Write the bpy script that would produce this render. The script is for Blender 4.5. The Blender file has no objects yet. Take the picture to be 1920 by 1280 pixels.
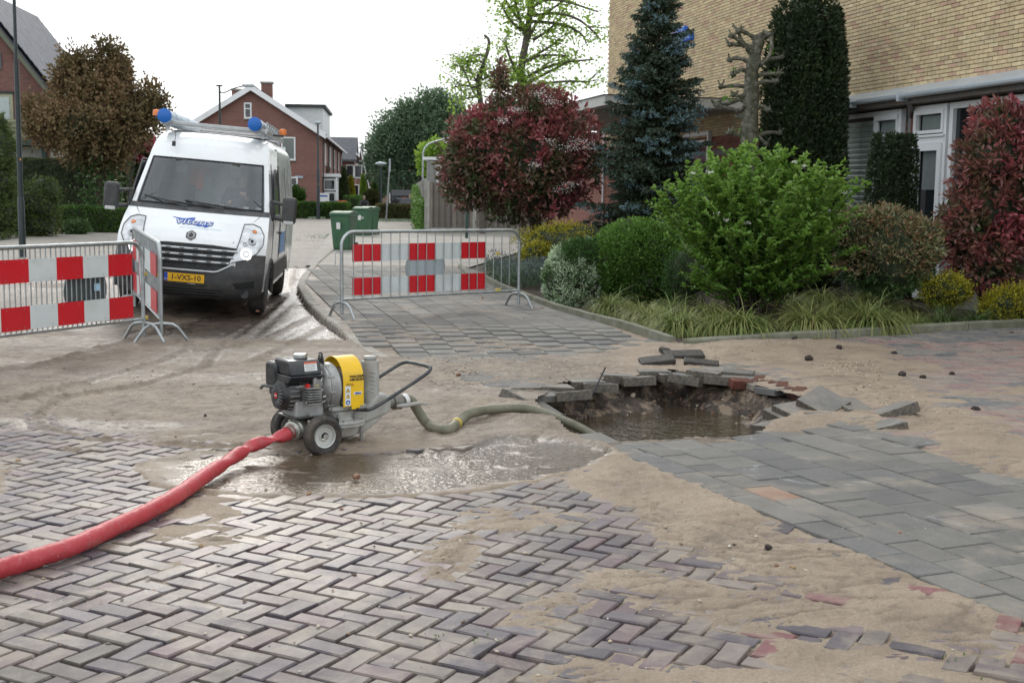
import bpy, bmesh, math, random
import numpy as np
from mathutils import Vector, Matrix, Euler
R = math.radians
random.seed(7)
rng = np.random.default_rng(7)

# ------------------------------------------------------------------ camera, light, exposure
sc = bpy.context.scene
FPX, PIT, ROLL, CAMH = 2330.0, R(6.70), R(0.7), 1.62
cP, sP, cR, sR = math.cos(PIT), math.sin(PIT), math.cos(ROLL), math.sin(ROLL)
cam = bpy.data.cameras.new('camera'); camo = bpy.data.objects.new('camera', cam)
sc.collection.objects.link(camo)
r0, u0, fw = Vector((1, 0, 0)), Vector((0, sP, cP)), Vector((0, cP, -sP))
cr = cR*r0 + sR*u0; cu = -sR*r0 + cR*u0
camo.matrix_world = Matrix(((cr.x, cu.x, -fw.x, 0), (cr.y, cu.y, -fw.y, 0), (cr.z, cu.z, -fw.z, CAMH), (0, 0, 0, 1)))
cam.sensor_width = 36; cam.lens = FPX/1920*36; cam.clip_end = 2000; cam.clip_start = 0.05
cam.dof.use_dof = True; cam.dof.focus_distance = 8.5; cam.dof.aperture_fstop = 7.0
sc.camera = camo
SUN_AZ, SUN_EL = R(-13), R(27)          # veiled sun ahead of the camera, a little left
w = bpy.data.worlds.new('World'); sc.world = w; w.use_nodes = True
nt = w.node_tree; nt.nodes.clear()
def wn(t, **k):
    n = nt.nodes.new(t)
    for a, b in k.items(): setattr(n, a, b)
    return n
out = wn('ShaderNodeOutputWorld'); bg = wn('ShaderNodeBackground'); sky = wn('ShaderNodeTexSky')
sky.sky_type = 'NISHITA'; sky.sun_disc = False; sky.sun_elevation = SUN_EL; sky.sun_rotation = SUN_AZ
sky.air_density = 1.0; sky.dust_density = 3.0; sky.ozone_density = 1.0
tc = wn('ShaderNodeTexCoord'); nz = wn('ShaderNodeTexNoise'); mp = wn('ShaderNodeMapping')
mp.inputs['Scale'].default_value = (1.3, 1.3, 4.0)
nz.inputs['Scale'].default_value = 2.2; nz.inputs['Detail'].default_value = 6
cr_ = wn('ShaderNodeValToRGB')
cr_.color_ramp.elements[0].position = 0.36; cr_.color_ramp.elements[0].color = (7.5, 8.1, 8.5, 1)
cr_.color_ramp.elements[1].position = 0.62; cr_.color_ramp.elements[1].color = (11.0, 11.5, 12.0, 1)
mx = wn('ShaderNodeMix', data_type='RGBA'); mx.inputs[0].default_value = 0.94
L = nt.links.new
L(tc.outputs['Generated'], mp.inputs['Vector']); L(mp.outputs[0], nz.inputs['Vector']); L(nz.outputs[0], cr_.inputs[0])
L(sky.outputs[0], mx.inputs[6]); L(cr_.outputs[0], mx.inputs[7]); L(mx.outputs[2], bg.inputs[0])
bg.inputs[1].default_value = 0.1; L(bg.outputs[0], out.inputs[0])
sun = bpy.data.lights.new('sun', 'SUN'); sun.energy = 0.5; sun.angle = R(15); sun.color = (1.0, 0.93, 0.84)
suno = bpy.data.objects.new('sun', sun); sc.collection.objects.link(suno)
sd = Vector((math.sin(SUN_AZ)*math.cos(SUN_EL), math.cos(SUN_AZ)*math.cos(SUN_EL), math.sin(SUN_EL)))
suno.rotation_euler = sd.to_track_quat('Z', 'Y').to_euler()
sc.view_settings.view_transform = 'Standard'; sc.view_settings.look = 'None'
sc.view_settings.exposure = 0.50; sc.view_settings.gamma = 1; sc.view_settings.use_curve_mapping = False
sc.render.engine = 'CYCLES'; sc.cycles.use_denoising = True; sc.cycles.max_bounces = 6
sc.cycles.transparent_max_bounces = 8; sc.cycles.diffuse_bounces = 3; sc.cycles.glossy_bounces = 3
sc.cycles.sample_clamp_indirect = 6

# ------------------------------------------------------------------ helpers
def ray(px, py):
    x, y = px-960, py-640
    xr, yr = x*cR + y*sR, -x*sR + y*cR
    dx, dy = xr/FPX, -yr/FPX
    return dx, cP + dy*sP, -sP + dy*cP
def G(px, py, z=0.0):
    X, Y, Z = ray(px, py); t = (z-CAMH)/Z
    return (X*t, Y*t)
def A(px, py, Y):
    X, Yr, Z = ray(px, py); t = Y/Yr
    return Vector((X*t, Y, CAMH + Z*t))
def Zof(py, Y, px=960): return A(px, py, Y).z
col = sc.collection

def hsh(i, j, k=0):
    n = (i*374761393 + j*668265263 + k*1442695041) & 0xffffffff
    n = ((n ^ (n >> 13))*1274126177) & 0xffffffff
    return ((n ^ (n >> 16)) & 0xffff)/65535.0
def vnoise(x, y, seed=0):
    x = np.asarray(x, float); y = np.asarray(y, float)
    xi = np.floor(x).astype(np.int64); yi = np.floor(y).astype(np.int64)
    xf, yf = x-xi, y-yi
    xf = xf*xf*(3-2*xf); yf = yf*yf*(3-2*yf)
    a, b, c, d = hsh(xi, yi, seed), hsh(xi+1, yi, seed), hsh(xi, yi+1, seed), hsh(xi+1, yi+1, seed)
    return (a*(1-xf)+b*xf)*(1-yf) + (c*(1-xf)+d*xf)*yf
def fbm(x, y, o=4, seed=0):
    s = 0; a = .5; t = 0
    for k in range(o):
        s = s + a*vnoise(x*2**k+k*17.3, y*2**k-k*9.1, seed+k); t += a; a *= .5
    return s/t
def sst(a, b, x):
    t = np.clip((np.asarray(x, float)-a)/(b-a), 0, 1); return t*t*(3-2*t)

# ---- materials
MATS = {}
def _nodes(name):
    m = bpy.data.materials.new(name); m.use_nodes = True
    n = m.node_tree; n.nodes.clear()
    o = n.nodes.new('ShaderNodeOutputMaterial'); p = n.nodes.new('ShaderNodeBsdfPrincipled')
    n.links.new(p.outputs[0], o.inputs[0])
    return m, n, o, p
def nd(n, t, inp=None, **k):
    x = n.nodes.new(t)
    for a, b in k.items(): setattr(x, a, b)
    for a, b in (inp or {}).items():
        if hasattr(b, 'is_linked') or isinstance(b, bpy.types.NodeSocket): n.links.new(b, x.inputs[a])
        else: x.inputs[a].default_value = b
    return x
def c4(c): return (c[0], c[1], c[2], 1)
def ramp(n, fac, stops, interp='LINEAR'):
    r = n.nodes.new('ShaderNodeValToRGB'); r.color_ramp.interpolation = interp
    el = r.color_ramp.elements
    while len(el) < len(stops): el.new(0.5)
    for e, (p, c) in zip(el, stops): e.position = p; e.color = c4(c)
    n.links.new(fac, r.inputs[0]); return r.outputs[0]
def mixc(n, fac, a, b, bt='MIX'):
    x = n.nodes.new('ShaderNodeMix'); x.data_type = 'RGBA'; x.blend_type = bt
    for i, v in ((0, fac), (6, a), (7, b)):
        if isinstance(v, bpy.types.NodeSocket): n.links.new(v, x.inputs[i])
        else: x.inputs[i].default_value = v if i == 0 else c4(v)
    return x.outputs[2]
def noise(n, scale, detail=4, rough=.55, vec=None, dist=0):
    x = n.nodes.new('ShaderNodeTexNoise'); x.inputs['Scale'].default_value = scale
    x.inputs['Detail'].default_value = detail; x.inputs['Roughness'].default_value = rough; x.inputs['Distortion'].default_value = dist
    if vec is None:
        t = n.nodes.new('ShaderNodeTexCoord'); vec = t.outputs['Object']
    n.links.new(vec, x.inputs['Vector']); return x.outputs[0]
def bump(n, p, h, strength=.3, dist=.01):
    b = nd(n, 'ShaderNodeBump', {'Strength': strength, 'Distance': dist, 'Height': h}); n.links.new(b.outputs[0], p.inputs['Normal'])
def mat(name, c, rough=.5, metal=0, var=.12, vs=8, bmp=0, bs=60, spec=.5, dirt=None, dirtamt=.3, coat=0, emit=None):
    """plain surface with mottling, optional dirt patches and fine relief"""
    if name in MATS: return MATS[name]
    m, n, o, p = _nodes(name)
    d = tuple(x*(1-var) for x in c); l = tuple(min(1, x*(1+var)) for x in c)
    col_ = ramp(n, noise(n, vs, 5), [(.3, d), (.7, l)])
    if dirt is not None:
        f = ramp(n, noise(n, vs*.7, 6, .65, dist=.4), [(.5-.12*dirtamt, (0, 0, 0)), (.72, (dirtamt,)*3)])
        col_ = mixc(n, f, col_, dirt)
    n.links.new(col_, p.inputs['Base Color'])
    rr = ramp(n, noise(n, vs*1.7, 4), [(.3, (max(0, rough-.08),)*3), (.7, (min(1, rough+.08),)*3)])
    n.links.new(rr, p.inputs['Roughness'])
    p.inputs['Metallic'].default_value = metal
    p.inputs['Specular IOR Level'].default_value = spec
    p.inputs['Coat Weight'].default_value = coat
    if emit: p.inputs['Emission Color'].default_value = c4(emit[0]); p.inputs['Emission Strength'].default_value = emit[1]
    if bmp: bump(n, p, noise(n, bs, 5, .6), bmp, .004)
    MATS[name] = m; return m
def leafmat(name, ca, cb, trans=.3, rough=.45, spec=.4):
    """ca, cb: lists of 2-3 colours, cb used where attribute tint = 1"""
    if name in MATS: return MATS[name]
    m, n, o, p = _nodes(name)
    g = n.nodes.new('ShaderNodeNewGeometry').outputs['Random Per Island']
    def rr(c): return ramp(n, g, [(i/(len(c)-1) if len(c) > 1 else 0, x) for i, x in enumerate(c)])
    at = nd(n, 'ShaderNodeAttribute', attribute_name='tint').outputs['Fac']
    c = mixc(n, at, rr(ca), rr(cb))
    n.links.new(c, p.inputs['Base Color']); p.inputs['Roughness'].default_value = rough
    p.inputs['Specular IOR Level'].default_value = spec
    tr = n.nodes.new('ShaderNodeBsdfTranslucent'); n.links.new(c, tr.inputs[0])
    ms = nd(n, 'ShaderNodeMixShader', {0: trans}); n.links.new(p.outputs[0], ms.inputs[1]); n.links.new(tr.outputs[0], ms.inputs[2])
    n.links.new(ms.outputs[0], o.inputs[0])
    MATS[name] = m; return m

# ---- objects
def tag(o, label=None, cat=None, group=None, kind=None):
    if label: o['label'] = label
    if cat: o['category'] = cat
    if group: o['group'] = group
    if kind: o['kind'] = kind
    return o
def empty(name, loc=(0, 0, 0), rz=0, label=None, cat=None, group=None, rot=None):
    o = bpy.data.objects.new(name, None); col.objects.link(o); o.location = loc
    o.rotation_euler = rot if rot else (0, 0, rz); o.empty_display_size = .1
    return tag(o, label, cat, group)
def link(name, me, parent=None):
    o = bpy.data.objects.new(name, me); col.objects.link(o)
    if parent is not None: o.parent = parent
    return o
def copy_tree(o, parent=None):
    c = o.copy(); col.objects.link(c)
    if parent is not None: c.parent = parent
    for ch in list(o.children): copy_tree(ch, c)
    return c
class MB:
    def __init__(s): s.v = []; s.f = []; s.T = Matrix.Identity(4)
    def at(s, loc=(0, 0, 0), rz=0, rx=0, ry=0):
        s.T = Matrix.Translation(loc) @ Euler((rx, ry, rz)).to_matrix().to_4x4(); return s
    def add(s, vs, fs):
        b = len(s.v); T = s.T
        s.v += [tuple(T @ Vector(p)) for p in vs]; s.f += [tuple(b+i for i in f) for f in fs]; return s
    def box(s, c, d):
        x, y, z = c; a, b, h = d[0]/2, d[1]/2, d[2]/2
        return s.add([(x-a, y-b, z-h), (x+a, y-b, z-h), (x+a, y+b, z-h), (x-a, y+b, z-h), (x-a, y-b, z+h), (x+a, y-b, z+h), (x+a, y+b, z+h), (x-a, y+b, z+h)],
                     [(0, 3, 2, 1), (4, 5, 6, 7), (0, 1, 5, 4), (1, 2, 6, 5), (2, 3, 7, 6), (3, 0, 4, 7)])
    def quad(s, a, b, c, d): return s.add([a, b, c, d], [(0, 1, 2, 3)])
    def prism(s, poly, z0, z1):
        n = len(poly)
        return s.add([(x, y, z0) for x, y in poly] + [(x, y, z1) for x, y in poly],
                     [tuple(range(n-1, -1, -1)), tuple(range(n, 2*n))] + [(i, (i+1) % n, n+(i+1) % n, n+i) for i in range(n)])
    def prismy(s, poly, y0, y1):   # polygon in x,z extruded along y
        n = len(poly)
        return s.add([(x, y0, z) for x, z in poly] + [(x, y1, z) for x, z in poly],
                     [tuple(range(n)), tuple(range(2*n-1, n-1, -1))] + [(i, n+i, n+(i+1) % n, (i+1) % n) for i in range(n)])
    def prismx(s, poly, x0, x1):   # polygon in y,z extruded along x
        n = len(poly)
        return s.add([(x0, y, z) for y, z in poly] + [(x1, y, z) for y, z in poly],
                     [tuple(range(n-1, -1, -1)), tuple(range(n, 2*n))] + [(i, (i+1) % n, n+(i+1) % n, n+i) for i in range(n)])
    def tube(s, pts, r, n=8, cap=True, flat=None):
        pts = [Vector(p) for p in pts]; m = len(pts)
        rs = r if isinstance(r, (list, tuple)) else [r]*m
        vs = []; up = None
        for i, p in enumerate(pts):
            d = (pts[min(i+1, m-1)] - pts[max(i-1, 0)])
            if d.length < 1e-9: d = Vector((0, 0, 1))
            d.normalize()
            if up is None:
                up = Vector((0, 0, 1)) if abs(d.z) < .9 else Vector((1, 0, 0))
            e1 = up - d*up.dot(d)
            if e1.length < 1e-6: e1 = d.orthogonal()
            e1.normalize(); up = e1; e2 = d.cross(e1)
            fl = flat[i] if flat else 1.0
            for k in range(n):
                a = 2*math.pi*k/n; vs.append(p + e1*(math.cos(a)*rs[i]*fl) + e2*(math.sin(a)*rs[i]*(1+(1-fl)*.35)))
        fs = [(i*n+k, i*n+(k+1) % n, (i+1)*n+(k+1) % n, (i+1)*n+k) for i in range(m-1) for k in range(n)]
        if cap: fs += [tuple(range(n-1, -1, -1)), tuple(range((m-1)*n, m*n))]
        return s.add(vs, fs)
    def cyl(s, p0, p1, r0, r1=None, n=16): return s.tube([p0, p1], [r0, r0 if r1 is None else r1], n)
    def lathe(s, prof, c=(0, 0, 0), axis='z', n=24, cap=True):   # prof: (radius, height) list
        vs = []
        for r, h in prof:
            for k in range(n):
                a = 2*math.pi*k/n; x, y = r*math.cos(a), r*math.sin(a)
                q = (x, y, h) if axis == 'z' else ((x, h, y) if axis == 'y' else (h, x, y))
                vs.append((q[0]+c[0], q[1]+c[1], q[2]+c[2]))
        m = len(prof); fs = [(i*n+k, i*n+(k+1) % n, (i+1)*n+(k+1) % n, (i+1)*n+k) for i in range(m-1) for k in range(n)]
        if cap and prof[0][0] > 1e-5: fs.append(tuple(range(n)))
        if cap and prof[-1][0] > 1e-5: fs.append(tuple(range((m-1)*n, m*n)))
        return s.add(vs, fs)
    def build(s, name, material, parent=None, smooth=False, bevel=0, bseg=2, wn_=False):
        me = bpy.data.meshes.new(name); me.from_pydata([tuple(v) for v in s.v], [], s.f); me.materials.append(material)
        bm = bmesh.new(); bm.from_mesh(me); bmesh.ops.recalc_face_normals(bm, faces=bm.faces); bm.to_mesh(me); bm.free()
        if smooth:
            me.polygons.foreach_set('use_smooth', [True]*len(me.polygons))
            try: me.set_sharp_from_angle(angle=R(38))
            except Exception: pass
        o = link(name, me, parent)
        if bevel:
            b = o.modifiers.new('bevel', 'BEVEL'); b.width = bevel; b.segments = bseg; b.limit_method = 'ANGLE'; b.angle_limit = R(35)
            if bseg > 1: b.harden_normals = False
        return o
def npmesh(name, V, F, material, parent=None, smooth=False, attrs=None):
    """V (n,3), F (m,k) numpy arrays"""
    me = bpy.data.meshes.new(name); V = np.ascontiguousarray(V, dtype=np.float32); F = np.ascontiguousarray(F, dtype=np.int32)
    k = F.shape[1]
    me.vertices.add(len(V)); me.vertices.foreach_set('co', V.ravel())
    me.loops.add(F.size); me.loops.foreach_set('vertex_index', F.ravel())
    me.polygons.add(len(F)); me.polygons.foreach_set('loop_start', np.arange(0, F.size, k, dtype=np.int32))
    try: me.polygons.foreach_set('loop_total', np.full(len(F), k, dtype=np.int32))
    except Exception: pass
    if smooth: me.polygons.foreach_set('use_smooth', np.ones(len(F), dtype=bool))
    me.update(calc_edges=True)
    for a, d in (attrs or {}).items():
        at = me.attributes.new(a, 'FLOAT', 'POINT'); at.data.foreach_set('value', np.ascontiguousarray(d, dtype=np.float32))
    me.materials.append(material)
    return link(name, me, parent)
def unit(a):
    return a/np.maximum(np.linalg.norm(a, axis=1, keepdims=True), 1e-9)
def leaves(name, C, D, ln, wd, material, parent=None, tint=None, oval=False, fold=.25, up=None, droop=0):
    """C centres (n,3), D leaf axis; ln, wd scalars or arrays"""
    n = len(C); D = unit(D)
    ln = np.broadcast_to(ln, n)*(.7+.6*rng.random(n)); wd = np.broadcast_to(wd, n)*(.75+.5*rng.random(n))
    Rn = rng.normal(size=(n, 3)) if up is None else up + rng.normal(size=(n, 3))*.5
    S = unit(np.cross(D, Rn)); N = unit(np.cross(S, D))
    L_ = D*ln[:, None]; W = S*wd[:, None]*.5; Hh = N*(wd*fold)[:, None]
    B = C - L_*.1
    if oval:
        vs = [B, B+L_*.28+W*.85+Hh*.7, B+L_*.62+W*.9+Hh*.7-N*(ln*droop*.3)[:, None], B+L_-N*(ln*droop)[:, None], B+L_*.62-W*.9+Hh*.7-N*(ln*droop*.3)[:, None], B+L_*.28-W*.85+Hh*.7]
        V = np.stack(vs, 1).reshape(-1, 3); b = np.arange(n)*6
        F = np.concatenate([np.stack([b, b+1, b+2, b+3], 1), np.stack([b, b+3, b+4, b+5], 1)])
        k = 6
    else:
        vs = [B, B+L_*.45+W+Hh*.5, B+L_, B+L_*.45-W+Hh*.5]
        V = np.stack(vs, 1).reshape(-1, 3); b = np.arange(n)*4
        F = np.stack([b, b+1, b+2, b+3], 1); k = 4
    t = np.zeros(n) if tint is None else np.clip(tint, 0, 1)
    return npmesh(name, V, F, material, parent, attrs={'tint': np.repeat(t, k)})
def blob_pts(blobs, n, shell=.45, rough=.3, freq=2.5, seed=3):
    """points in noisy ellipsoids; returns C, outward dirs, outerness"""
    vol = np.array([b[3]*b[4]*b[5] for b in blobs])**.75; pick = rng.choice(len(blobs), n, p=vol/vol.sum())
    bb = np.array(blobs)[pick]; d = unit(rng.normal(size=(n, 3)))
    r = rng.random(n)**shell
    a1 = np.arctan2(d[:, 1], d[:, 0])*freq + pick*3.1; a2 = d[:, 2]*freq*1.6
    nz_ = fbm(a1+50, a2+50, 3, seed)
    rad = r*(1-rough+2*rough*nz_)
    return bb[:, :3] + d*bb[:, 3:6]*rad[:, None], d, r
def clump(C, D, k, spread, jit=.8):
    """each seed point becomes k leaves spreading out from it"""
    n = len(C); i = np.repeat(np.arange(n), k)
    d = unit(D[i] + rng.normal(size=(n*k, 3))*jit)
    return C[i] + d*spread*rng.random((n*k, 1)), d, i
def text(name, s, size, material, parent, loc, rot=None, mtx=None, ext=.0008, align='CENTER', sx=1, shear=0, off=0):
    cu_ = bpy.data.curves.new(name, 'FONT'); cu_.body = s; cu_.size = size; cu_.extrude = ext; cu_.align_x = align; cu_.align_y = 'CENTER'
    cu_.shear = shear; cu_.offset = off; cu_.resolution_u = 3
    cu_.materials.append(material); tmp = bpy.data.objects.new(name, cu_); col.objects.link(tmp)
    dg = bpy.context.evaluated_depsgraph_get(); me = bpy.data.meshes.new_from_object(tmp.evaluated_get(dg)); me.name = name
    bpy.data.objects.remove(tmp); o = bpy.data.objects.new(name, me); col.objects.link(o); o.parent = parent; o['kind'] = 'stuff'
    if mtx is not None: o.matrix_local = mtx
    else:
        o.location = loc; o.rotation_euler = rot or (0, 0, 0)
    o.scale = (o.scale[0]*sx, o.scale[1], o.scale[2])
    return o
# ------------------------------------------------------------------ ground: levels and masks
def pip(x, y, poly):
    x = np.asarray(x); y = np.asarray(y); ins = np.zeros(x.shape, bool); n = len(poly)
    for i in range(n):
        x1, y1 = poly[i]; x2, y2 = poly[(i+1) % n]
        if y1 == y2: continue
        c = ((y1 > y) != (y2 > y)) & (x < (x2-x1)*(y-y1)/(y2-y1)+x1)
        ins ^= c
    return ins
def dseg(x, y, p, q):
    px, py = p; dx, dy = q[0]-px, q[1]-py; l = dx*dx+dy*dy+1e-12
    t = np.clip(((x-px)*dx+(y-py)*dy)/l, 0, 1)
    return np.hypot(x-px-t*dx, y-py-t*dy)
def dpoly(x, y, pts, closed=False):
    d = np.full(np.shape(x), 1e9)
    for i in range(len(pts)-(0 if closed else 1)): d = np.minimum(d, dseg(x, y, pts[i], pts[(i+1) % len(pts)]))
    return d
D1 = np.array((-.391, .920)); D2 = np.array((.920, .391)); P0 = np.array(G(1609.4, 969.7))
def offl(k, t):    # point on a line parallel to D1, k metres across from P0
    q = P0 + D2*k + D1*t; return (float(q[0]), float(q[1]))
KERB = [G(*p) for p in [(640, 462), (618, 474), (590, 497), (566, 525), (557, 546), (574, 577), (605, 608), (657, 645), (720, 676), (800, 712)]]
GK = [G(*p, .0) for p in [(905, 528), (940, 549), (985, 568), (1042, 591), (1115, 613), (1200, 635), (1289, 657)]]
GR = [G(*p, .0) for p in [(1289, 657), (1400, 651), (1600, 643), (1760, 636), (1920, 627), (2100, 619)]]
ROADEDGE = KERB + [G(870, 745), G(960, 785), G(1040, 815)] + [offl(-.42, 2.6), offl(-.42, 0), offl(-.42, -2.2), offl(-.42, -3.6)]
PAV = ROADEDGE + [(4.5, 3.0), (9, 6), (12, 14)] + GR[::-1] + GK[::-1] + [(-.9, 26), (-2.5, 48), (-7.2, 60), (-7.4, 50)]
PIT_RIM = [G(*p) for p in [(1000, 752), (1045, 718), (1110, 712), (1180, 705), (1262, 692), (1310, 704), (1375, 712), (1430, 722), (1500, 742), (1545, 752), (1490, 775), (1440, 796), (1428, 810), (1300, 816), (1180, 822), (1112, 828), (1062, 806), (1030, 780)]]
def fz(x, y): return .10*sst(12.3, 14.8, np.asarray(y, float))
def puddle(x, y):
    a = G(620, 880); b = G(1010, 842); c = G(840, 868)
    g = lambda q, rx, ry: np.exp(-(((x-q[0])/rx)**2+((y-q[1])/ry)**2)**1.5)
    q = np.clip((g(a, 1.05, .60) + g(c, .62, .42) + 1.05*g(b, .44, .46))*(.42+1.15*fbm(x*3.1, y*4.2, 4, 151)), 0, 1)
    return sst(.18, .62, q)
def base(x, y):
    b = -.034*puddle(x, y)
    b = b + .14*np.exp(-(((x+5.6)/1.4)**2 + ((y-17.6)/3.2)**2)**2)
    b = b - .02*np.exp(-((x+3.6)/.8)**2-((y-18)/3)**2)
    return b + .012*(fbm(x*.5, y*.5, 2, 40)-.5)
def cap(x, y, pts, w, amp=1):
    pts = [G(*p) for p in pts]
    return amp*(1 - dpoly(x, y, pts)/w)
SANDS = [([(1085, 845), (1200, 905)], .16, 1.0), ([(1200, 905), (1330, 985), (1450, 1040)], .36, 1.25), ([(1450, 1040), (1600, 1100), (1740, 1150)], .30, 1.1),
         ([(1180, 1090), (1330, 1130), (1500, 1140)], .20, .75), ([(1740, 1150), (1800, 1190)], .22, .75), ([(1500, 1230), (1650, 1240), (1850, 1290)], .10, .35),
         ([(1000, 1150), (1080, 1120)], .09, .35), ([(1120, 1270), (1300, 1280)], .12, .3),
         ([(1340, 668), (1480, 665), (1600, 690)], 1.0, 1.3), ([(1560, 690), (1650, 745)], .7, 1.2), ([(1640, 745), (1780, 790), (1930, 880)], .42, 1.1),
         ([(1760, 740), (1930, 730)], .25, .45), ([(640, 690), (800, 690), (1000, 690), (1250, 672)], .9, 1.1), ([(860, 735), (1000, 775)], .55, 1.3), ([(930, 800), (1020, 800)], .3, 1.1),
         ([(1450, 790), (1600, 775), (1660, 800)], .25, .8), ([(780, 640), (1000, 655)], .35, .25), ([(600, 640), (640, 620)], .3, .4),
         ([(820, 1080), (870, 1010)], .08, .3), ([(400, 905), (470, 915)], .12, .3), ([(1130, 862), (1180, 880)], .25, .7)]
def sandF(x, y):
    f = np.full(np.shape(x), -.55)
    for p, w_, a in SANDS: f = np.maximum(f, cap(x, y, p, w_, a))
    edge = 7.55 + .055*(x+.5)**2*(x < -.5) + .5*sst(-1.5, -3.5, x) - .25*np.exp(-((x-.2)/.6)**2)
    pav = pip(x, y, PAV)
    fb = (y-edge)*1.1
    f = np.maximum(f, np.where(pav, -1, np.minimum(fb, 1.2)))
    f = f + .70*(fbm(x*2.4, y*2.8, 5, 3)-.5) + .75*(fbm(x*6+.4*y, y*15, 4, 9)-.5)
    # the slabs and the road on this side of the drift stay mostly clean
    thin = .62*sst(.60, .70, fbm(x*1.3+7, y*1.3, 4, 21))*(~pav)
    f = np.maximum(f, -.5+thin+.6*(fbm(x*8, y*8, 3, 5)-.5))
    return np.maximum(f, -.6+1.15*sst(.01, .16, puddle(x, y)))
TRACKS = [([(700, 560), (560, 640), (470, 680)], .05), ([(480, 600), (420, 640), (380, 690), (240, 730), (110, 748), (72, 775), (80, 800), (170, 822), (380, 836), (480, 838)], .035),
          ([(360, 650), (300, 680), (170, 715), (60, 745), (-40, 760)], .04), ([(620, 575), (500, 640), (380, 660), (330, 640)], .05), ([(-20, 800), (60, 830), (180, 850)], .03),
          ([(560, 470), (540, 560), (440, 650)], .05), ([(330, 590), (240, 640), (60, 690)], .05)]
def mudl(x, y): return sst(7.6, 9.5, y)*sst(1.0, -.5, x)
def sheet(x, y):
    """height of mud, sand and joint filling, and its masks"""
    F = sandF(x, y); cov = sst(-.22, .16, F)
    wx = fbm(x*3, y*3, 2, 31)
    rid = 1-np.abs(2*vnoise(x*9+wx*5, y*17+wx*7, 33)-1)
    rid2 = 1-np.abs(2*vnoise(x*22+wx*9, y*40, 35)-1)
    cov = sst(-.55, .05, F)
    film = sst(-.25, .35, F)
    jb = -.021 + .022*(fbm(x*1.4+3, y*1.4, 4, 171)-.5) + .008*(fbm(x*20, y*20, 2, 172)-.5); jb = np.clip(jb, -.028, -.004)
    S = jb + cov*(-.0015-jb) + .005*sst(.0, .5, F) + .012*np.clip(F-.3, 0, 1) + film*(.0075*rid**3 + .0045*rid2**3 + .010*(fbm(x*28, y*34, 3, 37)-.5))
    wq = fbm(x*1.7+5, y*2.2, 3, 131)*5
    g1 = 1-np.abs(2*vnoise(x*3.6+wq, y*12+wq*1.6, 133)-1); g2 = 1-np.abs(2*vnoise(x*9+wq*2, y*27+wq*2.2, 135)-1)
    grv_shade = film*np.clip(1.0*g1**6+.8*g2**7*sst(9, 6, y), 0, 1)*sst(.36, .50, fbm(x*1.6, y*1.6+9, 3, 137)); S = S - .010*grv_shade + .006*film*(1-g1)*sst(11, 8, y)  # thin ripple grooves; the mask also paints shade into their colour
    PU = puddle(x, y); S = S*(1-.92*PU) + PU*(.016*(1-np.abs(2*vnoise(x*4+wq, y*17+wq, 139)-1))**2.5 + .034*(fbm(x*4.5, y*13, 4, 140)-.44) - .001)
    tr = np.zeros(np.shape(x))
    for p, w_ in TRACKS:
        d = dpoly(x, y, [G(*q) for q in p])
        tr = np.maximum(tr, np.exp(-(d/w_)**2))
        S = S - .012*np.exp(-((d-w_*2.2)/w_)**2)*cov
    S = S + tr*cov*(.014+.045*(fbm(x*22, y*22, 3, 61)-.38)) + cov*.016*mudl(x, y)*(fbm(x*16, y*22, 4, 63)-.5)
    S = S + .045*np.exp(-(((x-G(985, 792)[0])/.26)**2+((y-G(985, 792)[1])/.20)**2)) + .05*np.exp(-(((x-G(1400, 668)[0])/.9)**2+((y-13.1)/.5)**2)) + .03*np.exp(-((x-G(1560, 660)[0])/.9)**2-((y-13.3)/.5)**2)
    mud = np.clip(sst(12.0, 14.2, y+1.4*fbm(x, y, 3, 71)-.7)*(x < 1) + .0, 0, 1)
    pav = pip(x, y, PAV)
    mud = np.where(pav, 0, mud)
    mud = np.maximum(mud, np.clip(.62*sst(7.4, 8.6, y)*sst(1.5, .3, x) + .35*(fbm(x*.9, y*1.2, 4, 75)-.45), 0, 1)*sst(7.2, 8.2, y))
    wet = np.clip(sst(.47, .60, fbm(x*.55+3, y*1.3, 4, 73)+.20*sst(12, 15, y)*(x < -1.2)-.1*(x > -1.5))*mud + puddle(x, y)*1.0, 0, 1)
    S = S*(1-.45*wet*mud); S = np.where(pav & (y > 10.5), np.maximum(S, -.010), S)
    z = np.where(pav, fz(x, y), base(x, y)) + S
    wet = np.where(z > .01, wet*.4, wet)
    return z, S, wet, mud, np.clip(tr*cov + grv_shade*.8, 0, 1)  # last mask: track ridges plus painted groove shade
def road_z(x, y): return float(base(np.array([x]), np.array([y]))[0])
def ground_z(x, y): return float(sheet(np.array([float(x)]), np.array([float(y)]))[0][0])

# -- material of the washed-out sand, mud and joint filling
m, n, o, p = _nodes('wet sand and mud')
pos = n.nodes.new('ShaderNodeNewGeometry').outputs['Position']
S_ = nd(n, 'ShaderNodeAttribute', attribute_name='dep').outputs['Fac']; W_ = nd(n, 'ShaderNodeAttribute', attribute_name='wet').outputs['Fac']
M_ = nd(n, 'ShaderNodeAttribute', attribute_name='mud').outputs['Fac']; T_ = nd(n, 'ShaderNodeAttribute', attribute_name='track_grv_shade').outputs['Fac']
sand = ramp(n, noise(n, 2.2, 7, .6, pos, .5), [(.3, (.235, .180, .130)), (.5, (.315, .245, .178)), (.72, (.38, .30, .222))])
fine = ramp(n, noise(n, 90, 3, .7, pos), [(.35, (.82, .82, .82)), (.65, (1.12, 1.1, 1.08))])
sand = mixc(n, 1.0, sand, fine, 'MULTIPLY')
mudc = ramp(n, noise(n, 3.0, 9, .72, pos, .9), [(.34, (.080, .062, .048)), (.46, (.150, .118, .092)), (.54, (.215, .172, .132)), (.66, (.295, .24, .185))])
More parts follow.
